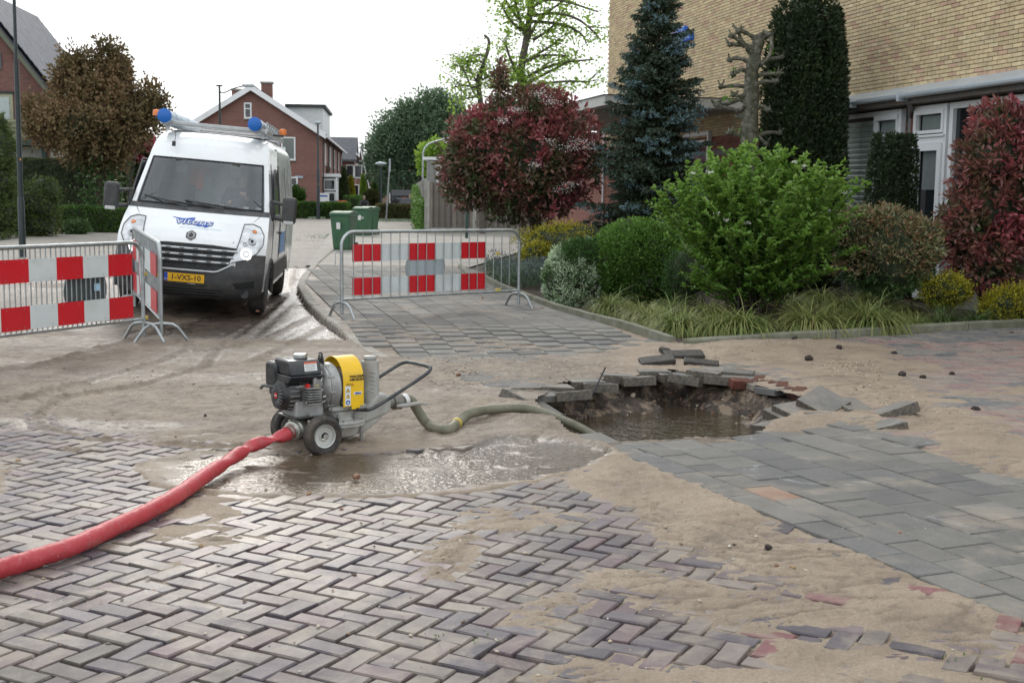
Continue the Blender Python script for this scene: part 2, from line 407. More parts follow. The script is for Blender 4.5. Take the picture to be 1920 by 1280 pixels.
mudc = mixc(n, 1, mudc, ramp(n, noise(n, 26, 5, .7, pos, .5), [(.36, (.68, .67, .66)), (.52, (1.05, 1.05, 1.05)), (.68, (1.22, 1.2, 1.18))]), 'MULTIPLY')
c = mixc(n, M_, sand, mudc)
c = mixc(n, ramp(n, T_, [(.10, (0, 0, 0)), (.8, (.75, .75, .75))]), c, (.155, .115, .080))  # darkens tracks, and paints ripple shadow lines along the grooves
wetc = mixc(n, 1.0, c, (.50, .50, .52), 'MULTIPLY'); c = mixc(n, W_, c, wetc)
soil = ramp(n, noise(n, 25, 4, .6, pos), [(.35, (.022, .018, .015)), (.75, (.075, .058, .042))])
c = mixc(n, ramp(n, S_, [(.50, (1, 1, 1)), (.62, (.55, .55, .55)), (.74, (0, 0, 0))]), c, soil)
n.links.new(c, p.inputs['Base Color'])
rr_ = nd(n, 'ShaderNodeMapRange', {0: W_, 3: .66, 4: .22}).outputs[0]
rn = nd(n, 'ShaderNodeMath', {0: rr_, 1: nd(n, 'ShaderNodeMath', {0: noise(n, 6, 5, .6, pos), 1: .3}, operation='MULTIPLY').outputs[0]}, operation='ADD')
rn2 = nd(n, 'ShaderNodeMath', {0: rn.outputs[0], 1: .15}, operation='SUBTRACT'); n.links.new(rn2.outputs[0], p.inputs['Roughness'])
hh = nd(n, 'ShaderNodeMath', {0: noise(n, 55, 5, .65, pos), 1: noise(n, 14, 4, .6, pos, .6)}, operation='ADD').outputs[0]
bs_ = nd(n, 'ShaderNodeMapRange', {0: W_, 3: .95, 4: .38}).outputs[0]
b = nd(n, 'ShaderNodeBump', {'Strength': bs_, 'Distance': .013, 'Height': hh}); n.links.new(b.outputs[0], p.inputs['Normal'])
MSAND = m

def make_sheet():
    ny, nx = 760, 690
    Y = 3.1*(27.0/3.1)**(np.linspace(0, 1, ny)); U = np.linspace(-.62, .70, nx)
    YY, UU = np.meshgrid(Y, U, indexing='ij'); XX = UU*(YY+.8)
    x, y = XX.ravel(), YY.ravel()
    z, S, wet, mud, tr = sheet(x, y)
    V = np.stack([x, y, z], 1); i = np.arange(ny*nx).reshape(ny, nx)
    F = np.stack([i[:-1, :-1], i[:-1, 1:], i[1:, 1:], i[1:, :-1]], -1).reshape(-1, 4)
    cx = x[F].mean(1); cy = y[F].mean(1)
    inside = pip(cx, cy, PIT_RIM)
    bed = pip(cx, cy, GK + GR[1:] + [(14, 30), (-1.2, 30)])
    F = F[~(inside | bed)]
    o = npmesh('washed_out_sand', V, F, MSAND, None, True, {'dep': np.clip(S*14+.86, 0, 1), 'wet': wet, 'mud': mud, 'track_grv_shade': tr})
    tag(o, 'wet sand and mud washed over the paving', None, None, 'stuff')
    return o
make_sheet()

# -- wider ground, far road
gm = mat('bare ground', (.13, .12, .085), .9, var=.3, vs=.6, dirt=(.06, .09, .03), dirtamt=.8)
g_ = MB().quad((-900, -60, -.42), (900, -60, -.42), (900, 1500, -.42), (-900, 1500, -.42)).build('ground', gm); tag(g_, kind='structure')
g2 = MB(); g2.quad((-120, 26.0, -.06), (-10.0, 26.0, -.06), (-34, 260, -.06), (-300, 260, -.06)); g2.quad((-.9, 26.0, -.06), (60, 26.0, -.06), (120, 260, -.06), (-16, 260, -.06))
g2.quad((3.2, 1, -.085), (40, 1, -.085), (40, 26, -.085), (3.2, 26, -.085)); g2.quad((-60, 2, -.07), (-8, 2, -.07), (-13, 26, -.07), (-120, 26, -.07)); tag(g2.build('ground', gm), kind='structure')
def pavermat(name, ca, cb, mortar, sx=.2, sz=.1):
    m, n, o, p = _nodes(name)
    pos = n.nodes.new('ShaderNodeNewGeometry').outputs['Position']
    mp = nd(n, 'ShaderNodeMapping', {'Vector': pos, 'Rotation': (0, 0, R(50))})
    bt = nd(n, 'ShaderNodeTexBrick', {'Vector': mp.outputs[0], 'Scale': 1, 'Brick Width': sx, 'Row Height': sz, 'Mortar Size': .006, 'Color1': c4(ca), 'Color2': c4(cb), 'Mortar': c4(mortar)})
    f = ramp(n, noise(n, .5, 6, .6, pos), [(.35, (.82, .82, .82)), (.7, (1.15, 1.12, 1.08))])
    n.links.new(mixc(n, 1, bt.outputs[0], f, 'MULTIPLY'), p.inputs['Base Color']); p.inputs['Roughness'].default_value = .72
    bump(n, p, bt.outputs[1], .4, -.01); return m
PM = pavermat('far pavers', (.25, .225, .195), (.33, .30, .265), (.17, .15, .13))
fr = MB()
fr.quad((-14, 25.9, -.012), (-4.4, 25.9, -.012), (-7.35, 50, -.012), (-18, 50, -.012))
fr.quad((-18, 50, -.012), (-7.35, 50, -.012), (-12.5, 200, -.012), (-21, 200, -.012))
fr.quad((-7.35, 50, -.012), (-3.2, 50, -.012), (-3.5, 74, -.012), (-9.0, 82, -.012))
tag(fr.build('road', PM), kind='structure')
ROAD = bpy.data.objects['road']
fp = MB(); fp.quad((-4.4, 26.5, .085), (-.95, 26.5, .085), (-3.0, 50.5, .085), (-7.35, 50.5, .085)); fp.quad((-3.0, 50.4, .084), (-.95, 26.5, .084), (2.6, 50, .084), (2.6, 52, .084))
PAVE = tag(fp.build('pavement', pavermat('far slabs', (.27, .25, .22), (.33, .31, .28), (.2, .17, .13), .3, .3)), kind='structure')

# -- kerbs
km = mat('kerb concrete', (.34, .32, .28), .75, var=.2, vs=5, bmp=.35, bs=70, dirt=(.16, .12, .08), dirtamt=.75)
def kerb_run(line, wid, top, step, parent, seg=.98, side=1, name='kerbstone', sink=None, hd_=.25, mt=None):
    pts = [Vector((a, b, 0)) for a, b in line]; Lc = [0]
    for i in range(1, len(pts)): Lc.append(Lc[-1]+(pts[i]-pts[i-1]).length)
    def at_(s):
        for i in range(1, len(pts)):
            if s <= Lc[i] or i == len(pts)-1:
                t = (s-Lc[i-1])/(Lc[i]-Lc[i-1]); return pts[i-1].lerp(pts[i], t), (pts[i]-pts[i-1]).normalized()
    s = 0
    while s + seg < Lc[-1]+.4:
        K = 3; vs = []
        for k in range(K+1):
            q, d = at_(min(s + (seg-.012)*k/K, Lc[-1]+.3)); nn = Vector((-d.y, d.x, 0))*side
            zt = top(q.x, q.y)+random.uniform(-.004, .004)
            for (of, zz) in ((0, zt-hd_), (0, zt-.018), (.018, zt), (wid, zt), (wid, zt-hd_)): vs.append((q.x+nn.x*of, q.y+nn.y*of, zz))
        fs = [(5*k+j, 5*k+(j+1) % 5, 5*k+5+(j+1) % 5, 5*k+5+j) for k in range(K) for j in range(5)] + [(0, 1, 2, 3, 4), (5*K+4, 5*K+3, 5*K+2, 5*K+1, 5*K)]
        MB().add(vs, fs).build(name, mt or km, parent); s += seg
kerb_run(KERB[0:9], .13, lambda x, y: float(fz(x, y))+.004, .98, PAVE, side=-1 if False else 1)

# -- bricks and slabs
def brickmat(name, attr):
    m, n, o, p = _nodes(name)
    pos = n.nodes.new('ShaderNodeNewGeometry').outputs['Position']
    if attr: cc = nd(n, 'ShaderNodeAttribute', attribute_name='Col').outputs['Color']
    else: cc = n.nodes.new('ShaderNodeObjectInfo').outputs['Color']
    f = ramp(n, noise(n, 14, 6, .65, pos), [(.3, (.78, .78, .8)), (.7, (1.18, 1.16, 1.12))])
    c = mixc(n, 1, cc, f, 'MULTIPLY')
    fm = ramp(n, noise(n, 3.1, 8, .7, pos, .6), [(.46, (0, 0, 0)), (.62, (.62, .62, .62))])
    c = mixc(n, fm, c, (.31, .26, .205))
    sp = ramp(n, noise(n, 120, 2, .6, pos), [(.62, (0, 0, 0)), (.72, (.35, .35, .35))]); c = mixc(n, sp, c, (.30, .27, .23))
    n.links.new(c, p.inputs['Base Color'])
    # wetter round the pump
    ct = G(640, 950)
    dv = nd(n, 'ShaderNodeVectorMath', {0: pos, 1: (ct[0], ct[1], 0)}, operation='DISTANCE').outputs['Value']
    wr = nd(n, 'ShaderNodeMapRange', {0: dv, 1: .4, 2: 3.2, 3: .28, 4: .60}).outputs[0]
    r2 = nd(n, 'ShaderNodeMath', {0: noise(n, 5, 6, .65, pos), 1: .34}, operation='MULTIPLY').outputs[0]
    r3 = nd(n, 'ShaderNodeMath', {0: wr, 1: r2}, operation='ADD').outputs[0]
    r4 = nd(n, 'ShaderNodeMath', {0: r3, 1: .12}, operation='SUBTRACT').outputs[0]
    n.links.new(r4, p.inputs['Roughness']); p.inputs['Specular IOR Level'].default_value = .42
    bump(n, p, nd(n, 'ShaderNodeMath', {0: noise(n, 90, 4, .6, pos), 1: noise(n, 12, 4, .6, pos)}, operation='ADD').outputs[0], .35, .004)
    return m
MBRK, MBRKS = brickmat('clinker brick', False), brickmat('clinker brick far', True)
def block_vf(L_, W_, H_=.06, e=.005, jag=0):
    a, b = L_/2, W_/2
    j = lambda: random.uniform(-jag, jag)
    lo = [(-a, -b, -H_), (a, -b, -H_), (a, b, -H_), (-a, b, -H_)]
    mid = [(x, y, -e*1.2) for x, y, _ in lo]
    top = [(sx*(a-e)+j(), sy*(b-e)+j(), 0) for sx, sy in ((-1, -1), (1, -1), (1, 1), (-1, 1))]
    V = lo+mid+top
    F = []
    for k in (0, 4): F += [(k+i, k+(i+1) % 4, k+4+(i+1) % 4, k+4+i) for i in range(4)]
    return V, F+[(8, 9, 10, 11)]
def block_mesh(name, L_, W_, m, H_=.06, e=.005, jag=0):
    V, F = block_vf(L_, W_, H_, e, jag); me = bpy.data.meshes.new(name); me.from_pydata(V, [], F); me.materials.append(m); return me
class Bulk:
    def __init__(s): s.V = []; s.F = []; s.C = []
    def add(s, V, F, M, c):
        b = len(s.V)
        for v in V: s.V.append(tuple(M @ Vector(v))); s.C.append(c)
        s.F += [tuple(b+i for i in f) for f in F]
    def build(s, name, m, parent=None):
        me = bpy.data.meshes.new(name); me.from_pydata(s.V, [], s.F); me.materials.append(m)
        a = me.attributes.new('Col', 'FLOAT_COLOR', 'POINT'); a.data.foreach_set('color', np.array([(*c, 1) for c in s.C], dtype=np.float32).ravel())
        o = link(name, me, parent); o['kind'] = 'stuff'; return o
BA = Vector((math.sin(R(118)), math.cos(R(118)), 0)); BB = Vector((math.sin(R(28.2)), math.cos(R(28.2)), 0))
H0 = Vector((*G(236.25, 1136.9), 0)); BL, BW = .2085, .1035
items = []
def tone(x, y):
    r = random.random(); v = random.uniform(.8, 1.18)
    c = random.choice([(.118, .100, .110), (.138, .116, .110), (.098, .082, .092), (.134, .092, .100), (.140, .122, .106), (.092, .080, .092), (.124, .096, .096)])
    red = 0
    if x > .55 and y < 5.2:
        red = .28*min(1, (x-.55)/1.2)
        if abs((x-2.0)-(y-4.6)*-.5) < .28 and y < 5.0: red = .6
    if r < red: c = (.20, .082, .085) if random.random() < .6 else (.19, .10, .095)
    elif x > .4 and random.random() < .5: c = (.16, .125, .13) if random.random() < .5 else (.20, .165, .15)
    return tuple(k*v for k in c)
angA = math.atan2(BA.y, BA.x); angB = math.atan2(BB.y, BB.x)
t1v = (BA+BB)*BW; t2v = (BA-BB)*BL
for j in range(-70, 40):
    for i in range(-110, 110):
        for k in (0, 1):
            if k == 0: cpos = H0 + t1v*i + t2v*j + BA*BL/2 + BB*BW/2; an = angA
            else: cpos = H0 + t1v*i + t2v*j + BB*BL/2 - BA*BW/2; an = angB
            x, y = cpos.x, cpos.y
            if not (3.0 < y < 13.6 and -.50*y-1.3 < x < .44*y+1): continue
            items.append((x, y, an))
xs = np.array([i[0] for i in items]); ys = np.array([i[1] for i in items])
onroad = ~pip(xs, ys, PAV); edge_d = dpoly(xs, ys, ROADEDGE)
keep = onroad & (edge_d > .06) & ~pip(xs, ys, PIT_RIM)
Fs = sandF(xs, ys)
keep &= Fs < .9
items = [it for it, k in zip(items, keep) if k]
items.sort(key=lambda t: (0 if (3.9 < t[1] and abs(t[0]) < .43*t[1]) else 50) + math.hypot(t[0], t[1]))
bmeshes = [block_mesh('brick', .196, .0895, MBRK, .06, .0045, .0042) for _ in range(8)]
bulk = Bulk(); VF = [block_vf(.196, .0895, .06, .0045, .004) for _ in range(8)]
for q, (x, y, an) in enumerate(items):
    z = road_z(x, y) + random.gauss(0, .003)
    sink = 0
    rot = Euler((random.gauss(0, .014), random.gauss(0, .012), an + random.gauss(0, .030)))
    if q < 300:
        ob = link('brick', bmeshes[q % 8], ROAD); ob.location = (x+random.gauss(0, .002), y+random.gauss(0, .002), z); ob.rotation_euler = rot; ob.color = (*tone(x, y), 1)
    else:
        bulk.add(*VF[q % 8], Matrix.Translation((x, y, z)) @ rot.to_matrix().to_4x4(), tone(x, y))
bulk.build('brick_paving', MBRKS, ROAD)

# slabs
def slabmat(name, attr):
    m, n, o, p = _nodes(name)
    pos = n.nodes.new('ShaderNodeNewGeometry').outputs['Position']
    if attr: cc = nd(n, 'ShaderNodeAttribute', attribute_name='Col').outputs['Color']
    else: cc = n.nodes.new('ShaderNodeObjectInfo').outputs['Color']
    f = ramp(n, noise(n, 4, 7, .65, pos), [(.3, (.84, .84, .84)), (.7, (1.14, 1.12, 1.1))])
    c = mixc(n, 1, cc, f, 'MULTIPLY')
    agg = ramp(n, noise(n, 160, 2, .5, pos), [(.60, (0, 0, 0)), (.72, (.55, .55, .55))]); c = mixc(n, agg, c, (.34, .32, .29))
    agg2 = ramp(n, noise(n, 140, 2, .5, pos), [(.30, (.5, .5, .5)), (.40, (0, 0, 0))]); c = mixc(n, agg2, c, (.05, .05, .05))
    lime = ramp(n, noise(n, 1.8, 8, .75, pos, 1.4), [(.60, (0, 0, 0)), (.66, (.35, .35, .35)), (.70, (0, 0, 0))]); c = mixc(n, lime, c, (.5, .5, .5))
    fm = ramp(n, noise(n, 1.3, 8, .7, pos, .5), [(.52, (0, 0, 0)), (.70, (.75, .75, .75))]); c = mixc(n, fm, c, (.36, .30, .235))
    n.links.new(c, p.inputs['Base Color']); 
    n.links.new(ramp(n, noise(n, 3, 5, .6, pos), [(.3, (.58,)*3), (.7, (.85,)*3)]), p.inputs['Roughness']); p.inputs['Specular IOR Level'].default_value = .3
    bump(n, p, nd(n, 'ShaderNodeMath', {0: noise(n, 160, 3, .6, pos), 1: noise(n, 10, 4, .6, pos)}, operation='ADD').outputs[0], .4, .004)
    return m
MSL, MSLS = slabmat('concrete slab', False), slabmat('concrete slab far', True)
def stone(): 
    v = random.uniform(.9, 1.1); c = random.choice([(.150, .147, .138), (.165, .160, .148), (.135, .134, .130), (.18, .172, .158)]); return tuple(k*v for k in c)
slab_parts = 0
SL = {}
def slab_mesh(L_, W_):
    k = (round(L_, 3), round(W_, 3))
    if k not in SL: SL[k] = [block_mesh('paving_slab', L_, W_, MSL, .055, .004, .002) for _ in range(4)]
    return random.choice(SL[k])
allslabs = []
def near_pit(x, y): return float(dpoly(np.array([x]), np.array([y]), PIT_RIM, True)[0]), bool(pip(np.array([x]), np.array([y]), PIT_RIM)[0])
aD1 = math.atan2(D1[1], D1[0])
# patch A: right of the strips, and the two strips of narrow slabs along the road
for r_ in range(-2, 19):
    wid = .2 if r_ < 0 else .303; off0 = -.02+.303*r_ if r_ >= 0 else -.02+.2*r_
    for t in range(-14, 22):
        ln_ = .303
        ct = P0 + D2*(off0+wid/2) + D1*(t*ln_ + (.15 if r_ % 2 else 0) + .135)
        x, y = float(ct[0]), float(ct[1])
        if y < 3.2 or y > 11.6 - .0*x: continue
        dd, ins = near_pit(x, y)
        if ins or dd < .10: continue
        lim = [G(1560, 770), G(1660, 800), G(1790, 870), G(1930, 905)]
        # beyond this line come the pink brick pavers
        bx, by = lim[0]; ex, ey = lim[-1]
        if y > by + (ey-by)*(x-bx)/(ex-bx) and x > bx-.1: continue
        if x < -.2 and y > 9.2: continue
        allslabs.append((x, y, aD1, ln_, wid, off0))
# patch B: the path that runs back past the barrier
BH = R(-13.5); E1 = Vector((math.sin(BH), math.cos(BH), 0)); E2 = Vector((math.cos(BH), -math.sin(BH), 0)); Q0 = Vector((*G(1240, 672), 0)); aE = math.atan2(E1.y, E1.x)
patchB = PAV
for r_ in range(-16, 6):
    for t in range(-10, 60):
        ct = Q0 + E2*(r_*.303) + E1*(t*.303 + (.15 if r_ % 2 else 0)); x, y = ct.x, ct.y
        if y < 10.9 or y > 26.4: continue
        if not pip(np.array([x]), np.array([y]), PAV)[0]: continue
        if dpoly(np.array([x]), np.array([y]), KERB)[0] < .20 or dpoly(np.array([x]), np.array([y]), GK+GR[1:])[0] < .12: continue
        if x > 2.3: continue
        dd, ins = near_pit(x, y)
        if ins or dd < .13: continue
        if y < 11.6 and x > G(1330, 700)[0]: continue
        allslabs.append((x, y, aE, .303, .303, 9))
kept = []
sx_ = np.array([s[0] for s in allslabs]); sy_ = np.array([s[1] for s in allslabs]); sF = sandF(sx_, sy_)
for s, f in zip(allslabs, sF):
    if f > 1.05: continue
    kept.append((s, f))
kept.sort(key=lambda t: (math.hypot(t[0][0], t[0][1]) + (40 if abs(t[0][0]) > .43*t[0][1] or t[0][1] < 3.9 else 0) + (6 if t[1] > .35 else 0)))
sb = Bulk()
for q, ((x, y, an, ln_, wid, of), f) in enumerate(kept):
    kf = .45 if y > 10.8 else 1; z = float(fz(x, y)) + random.gauss(0, .0022*kf) + .006 + .012*fbm(np.array(x*.8), np.array(y*.8), 2, 90)-.006
    dd, ins = near_pit(x, y)
    tilt = .10*math.exp(-(dd/.35)**2)
    if dd < .7: z -= .02*math.exp(-(dd/.3)**2)
    rot = Euler((random.gauss(0, .006*kf)+random.uniform(-1, 1)*tilt*.5, random.gauss(0, .006*kf)+random.uniform(-1, 1)*tilt, an + random.gauss(0, .006+tilt*.25)))
    c = stone()
    if abs(x-G(1455, 926)[0]) < .15 and abs(y-G(1455, 926)[1]) < .17: c = (.30, .185, .13)
    if q < 262:
        ob = link('paving_slab', slab_mesh(ln_-.008, wid-.008), PAVE); ob.location = (x, y, z); ob.rotation_euler = rot; ob.color = (*c, 1)
    else:
        V, F = block_vf(ln_-.008, wid-.008, .055, .004, .002); sb.add(V, F, Matrix.Translation((x, y, z)) @ rot.to_matrix().to_4x4(), c)
sb.build('slab_paving', MSLS, PAVE)
# pink and grey brick pavers at the far right
drv = tag(MB().quad((2.6, 11.2, -.06), (3.0, 7.2, -.06), (9, 8, -.06), (9, 16, -.06)).build('driveway', mat('driveway bed', (.06, .05, .04), .9)), kind='structure')
db = Bulk(); dm_n = 0
DA = R(12); da = Vector((math.cos(DA), math.sin(DA), 0)); dbv = Vector((-math.sin(DA), math.cos(DA), 0)); dvm = [block_mesh('brick', .198, .098, MBRK, .06, .004, .002) for _ in range(5)]
lim0, lim1 = G(1560, 770), G(1930, 905)
cand = []
for i in range(-40, 60):
    for j in range(-10, 110):
        for k in (0, 1):
            t1_ = (da+dbv)*.103; t2_ = (da-dbv)*.206
            pass
for j in range(0, 95):
    for i in range(0, 60):
        q = Vector((2.2, 6.6, 0)) + dbv*(j*.104) + da*(i*.208 + (.104 if j % 2 else 0)) + da*.0
        x, y = q.x, q.y
        if y < 7.2 or x > .72*y+.3: continue
        if x < lim0[0]-.1 or y < lim0[1] + (lim1[1]-lim0[1])*(x-lim0[0])/(lim1[0]-lim0[0]) + .05: continue
        if y > GR[0][1] + (GR[-1][1]-GR[0][1])*(x-GR[0][0])/(GR[-1][0]-GR[0][0]) - .12: continue
        if near_pit(x, y)[0] < .3: continue
        cand.append((x, y))
cf = sandF(np.array([c_[0] for c_ in cand]), np.array([c_[1] for c_ in cand]))
for (x, y), f in zip(cand, cf):
    if f > .9: continue
    grey = fbm(np.array(x*.9), np.array(y*2.0), 2, 77) < .40
    c = random.choice([(.13, .135, .14), (.15, .15, .15)]) if grey else random.choice([(.26, .17, .155), (.23, .16, .15), (.21, .17, .16), (.28, .20, .18), (.20, .18, .17)])
    z = float(fz(x, y)) + random.gauss(0, .002)+.004; rot = Euler((random.gauss(0, .01), random.gauss(0, .01), DA+random.gauss(0, .01)))
    if f < .1 and dm_n < 260:
        ob = link('brick', dvm[dm_n % 5], drv); ob.location = (x, y, z); ob.rotation_euler = rot; ob.color = (*c, 1); dm_n += 1
    else:
        V, F = block_vf(.198, .098, .06, .004); db.add(V, F, Matrix.Translation((x, y, z)) @ rot.to_matrix().to_4x4(), c)
db.build('brick_paving', MBRKS, drv)
# ------------------------------------------------------------------ the washed-out pit
wm_, n, o, p = _nodes('pit soil')
pos = n.nodes.new('ShaderNodeNewGeometry').outputs['Position']
c = ramp(n, noise(n, 6, 8, .65, pos, .4), [(.35, (.028, .022, .018)), (.50, (.085, .062, .046)), (.58, (.27, .20, .14))])
g = ramp(n, noise(n, 60, 2, .6, pos), [(.66, (0, 0, 0)), (.70, (.8, .8, .8))]); c = mixc(n, g, c, (.38, .30, .21))
n.links.new(c, p.inputs['Base Color']); p.inputs['Roughness'].default_value = .55
bump(n, p, nd(n, 'ShaderNodeMath', {0: noise(n, 50, 5, .7, pos), 1: noise(n, 12, 5, .6, pos)}, operation='ADD').outputs[0], 1.0, .02)
rx = [q[0] for q in PIT_RIM]; ry = [q[1] for q in PIT_RIM]
gx = np.arange(min(rx)-.2, max(rx)+.35, .022); gy = np.arange(min(ry)-.2, max(ry)+.3, .022)
GX, GY = np.meshgrid(gx, gy); x, y = GX.ravel(), GY.ravel()
ins = pip(x, y, PIT_RIM); d = dpoly(x, y, PIT_RIM, True)*np.where(ins, 1, -1)
far = sst(8.8, 10.3, y); sl = 2.6*(1-far) + .42*far
z = -.085 - np.clip((d+.03)*sl, 0, .40) - .07*far*sst(0, .08, d) + .20*(fbm(x*2.6, y*3.4, 4, 11)-.5)*sst(.0, .25, d) + .07*(fbm(x*9, y*12, 4, 12)-.5) + .03*(fbm(x*30, y*30, 3, 13)-.5)
z += np.where(d < -.12, -.05, 0) + .10*np.exp(-((x-G(1250, 730)[0])/.5)**2-((y-10.95)/.14)**2)*0.6
z += .10*np.exp(-((x-2.2)/.28)**2-((y-9.75)/.5)**2)
i = np.arange(len(x)).reshape(GX.shape)
F = np.stack([i[:-1, :-1], i[:-1, 1:], i[1:, 1:], i[1:, :-1]], -1).reshape(-1, 4)
tag(npmesh('pit_wall_soil', np.stack([x, y, z], 1), F, wm_, None, True), 'dark soil and sand inside the washed out pit', kind='stuff')
def watermat(name, c, rough, bs, bst, scale=(1, 1, 1), alpha=0):
    m, n, o, p = _nodes(name)
    pos = n.nodes.new('ShaderNodeNewGeometry').outputs['Position']
    mp = nd(n, 'ShaderNodeMapping', {'Vector': pos, 'Scale': scale})
    n.links.new(ramp(n, noise(n, 3, 4, .6, pos), [(.3, tuple(k*.75 for k in c)), (.7, tuple(k*1.3 for k in c))]), p.inputs['Base Color'])
    p.inputs['Roughness'].default_value = rough; p.inputs['Specular IOR Level'].default_value = .6
    bump(n, p, nd(n, 'ShaderNodeMath', {0: noise(n, bs, 3, .5, mp.outputs[0], .8), 1: noise(n, bs*2.7, 2, .5, mp.outputs[0])}, operation='ADD').outputs[0], bst, .02)
    if alpha:
        tr = n.nodes.new('ShaderNodeBsdfTransparent'); ms = nd(n, 'ShaderNodeMixShader', {0: alpha}); n.links.new(tr.outputs[0], ms.inputs[1]); n.links.new(p.outputs[0], ms.inputs[2]); n.links.new(ms.outputs[0], o.inputs[0])
    return m
pw = MB(); pw.add([(a, b, -.265) for a, b in PIT_RIM], [tuple(range(len(PIT_RIM)))])
tag(pw.build('pit_water', watermat('brown pit water', (.060, .046, .028), .04, 6, .5, (1, 1.8, 1))), kind='structure')
pd = MB(); a, b = G(640, 885), G(1012, 845)
pts = [(a[0]+.05+1.35*math.cos(t), a[1]+.05+.78*math.sin(t)) for t in np.linspace(0, 2*math.pi, 40, endpoint=False)]
pd.add([(x_, y_, -.0190) for x_, y_ in pts], [tuple(range(40))])
pts = [(b[0]+.52*math.cos(t), b[1]+.58*math.sin(t)) for t in np.linspace(0, 2*math.pi, 30, endpoint=False)]
pd.add([(x_, y_, -.0194) for x_, y_ in pts], [tuple(range(30))])
tag(pd.build('puddle_water', watermat('puddle water', (.11, .078, .050), .05, 14, .34, (1, 1.6, 1), .84)), kind='structure')

# slabs left hanging round the rim: (px, py, rz, tilt along x, tilt along y, dz)
edgem = mat('wet slab edge', (.06, .052, .042), .5, var=.6, vs=40, bmp=.8, bs=90, dirt=(.20, .16, .11), dirtamt=.7)
RIMS = []
for k in range(4):
    me_ = block_mesh('paving_slab', .297, .297, MSL, .078, .005, .006); me_.materials.append(edgem)
    for pg in me_.polygons: pg.material_index = 0 if pg.normal.z > .8 else 1
    RIMS.append(me_)
def put_slab(px, py, rz, tx, ty, dz, mesh=None, c=None, parent=PAVE, name='paving_slab'):
    x, y = G(px, py, dz); ob = link(name, mesh or random.choice(RIMS), parent)
    ob.location = (x, y, dz); ob.rotation_euler = (R(tx), R(ty), R(rz)); ob.color = (*(c or stone()), 1); return ob
for a in [(938, 720, 12, 0, 0, .006), (962, 730, 14, -6, 3, -.015), (985, 722, 10, 0, 0, .008), (1040, 722, 9, -3, 3, .004), (1072, 733, 6, -9, -4, -.01), (1098, 712, 12, -3, 1, .010), (1122, 718, 8, -7, 2, .0),
          (1160, 702, 3, -4, 3, .016), (1192, 706, 9, -7, -2, .008), (1226, 694, 2, -5, 0, .022), (1262, 700, 11, -3, 3, .012), (1292, 706, -28, -11, 5, .004), (1322, 695, -20, -4, 4, .030), (1352, 706, -12, -9, 3, .006), (1384, 695, -14, -2, 2, .02),
          (1110, 822, -67+90, 3, 0, -.01), (1480, 771, 20, 6, -4, -.03), (1012, 762, 35, 12, 10, -.07), (1455, 790, 15, -8, -10, -.05)]:
    put_slab(*a)
for a, lab in [((1010, 736, 30, 14, -6, -.03), 'slumped sand covered paving slab on the left lip of the pit'),
          ((985, 748, 58, 16, 22, -.01), 'small tilted slab edge with sand heaped on it beside the suction hose'),
          ((1545, 750, 38, 20, -17, .07), 'grey paving slab heaved up steeply on the right side of the pit'),
          ((1498, 764, 24, 8, -5, .01), 'grey slab leaning out of the sand left of the steeply heaved slab'),
          ((1598, 756, 24, 13, 7, .04), 'long grey slab pushed up behind the heaved slab edge'),
          ((1672, 763, 8, -9, -18, .05), 'flat grey slab lifted on its left edge, farthest right of the heaved ones'),
          ((1650, 795, 4, -5, -13, .015), 'dark edged grey slab tilted out of the sand nearest the driveway'),
          ((1560, 782, 18, 7, 3, .0), 'slab half buried in sand below the heaved slabs')]:
    ob = put_slab(*a, parent=None); tag(ob, lab, 'slab', 'loose paving slabs around the pit')
# exposed edge of red-brown bricks behind the pit
redm = mat('wet red brick', (.14, .045, .030), .4, var=.4, vs=20, bmp=.5, bs=60, dirt=(.05, .035, .03), dirtamt=.8)
for k, (px, py) in enumerate([(1388, 697), (1400, 700), (1413, 704), (1427, 708), (1441, 713), (1456, 717), (1470, 722), (1486, 727), (1502, 733), (1518, 738), (1532, 744)]):
    x, y = G(px, py, .0); b_ = MB().box((0, 0, -.05), (.096, .20, .09)).build('brick', redm, drv, bevel=.004, bseg=1)
    b_.location = (x, y+.07, .012+random.uniform(-.012, .006)); b_.rotation_euler = (random.uniform(-.12, .05), random.uniform(-.05, .05), R(-20)+random.uniform(-.1, .1))
for k, (px, py, zz, rx_, ry_, rz_, lab) in enumerate([(1388, 719, -.02, .2, .1, .3, 'wet red brick slipped half out under the far lip of the pit'), (1420, 726, -.07, .9, .5, .9, 'wet red brick fallen corner down on the pit slope')]):
    x, y = G(px, py, zz); b_ = MB().box((0, 0, 0), (.20, .10, .085)).build('brick', redm, None, bevel=.006, bseg=2)
    b_.location = (x, y, zz); b_.rotation_euler = (rx_, ry_, rz_); tag(b_, lab, 'brick', 'bricks fallen into the pit')
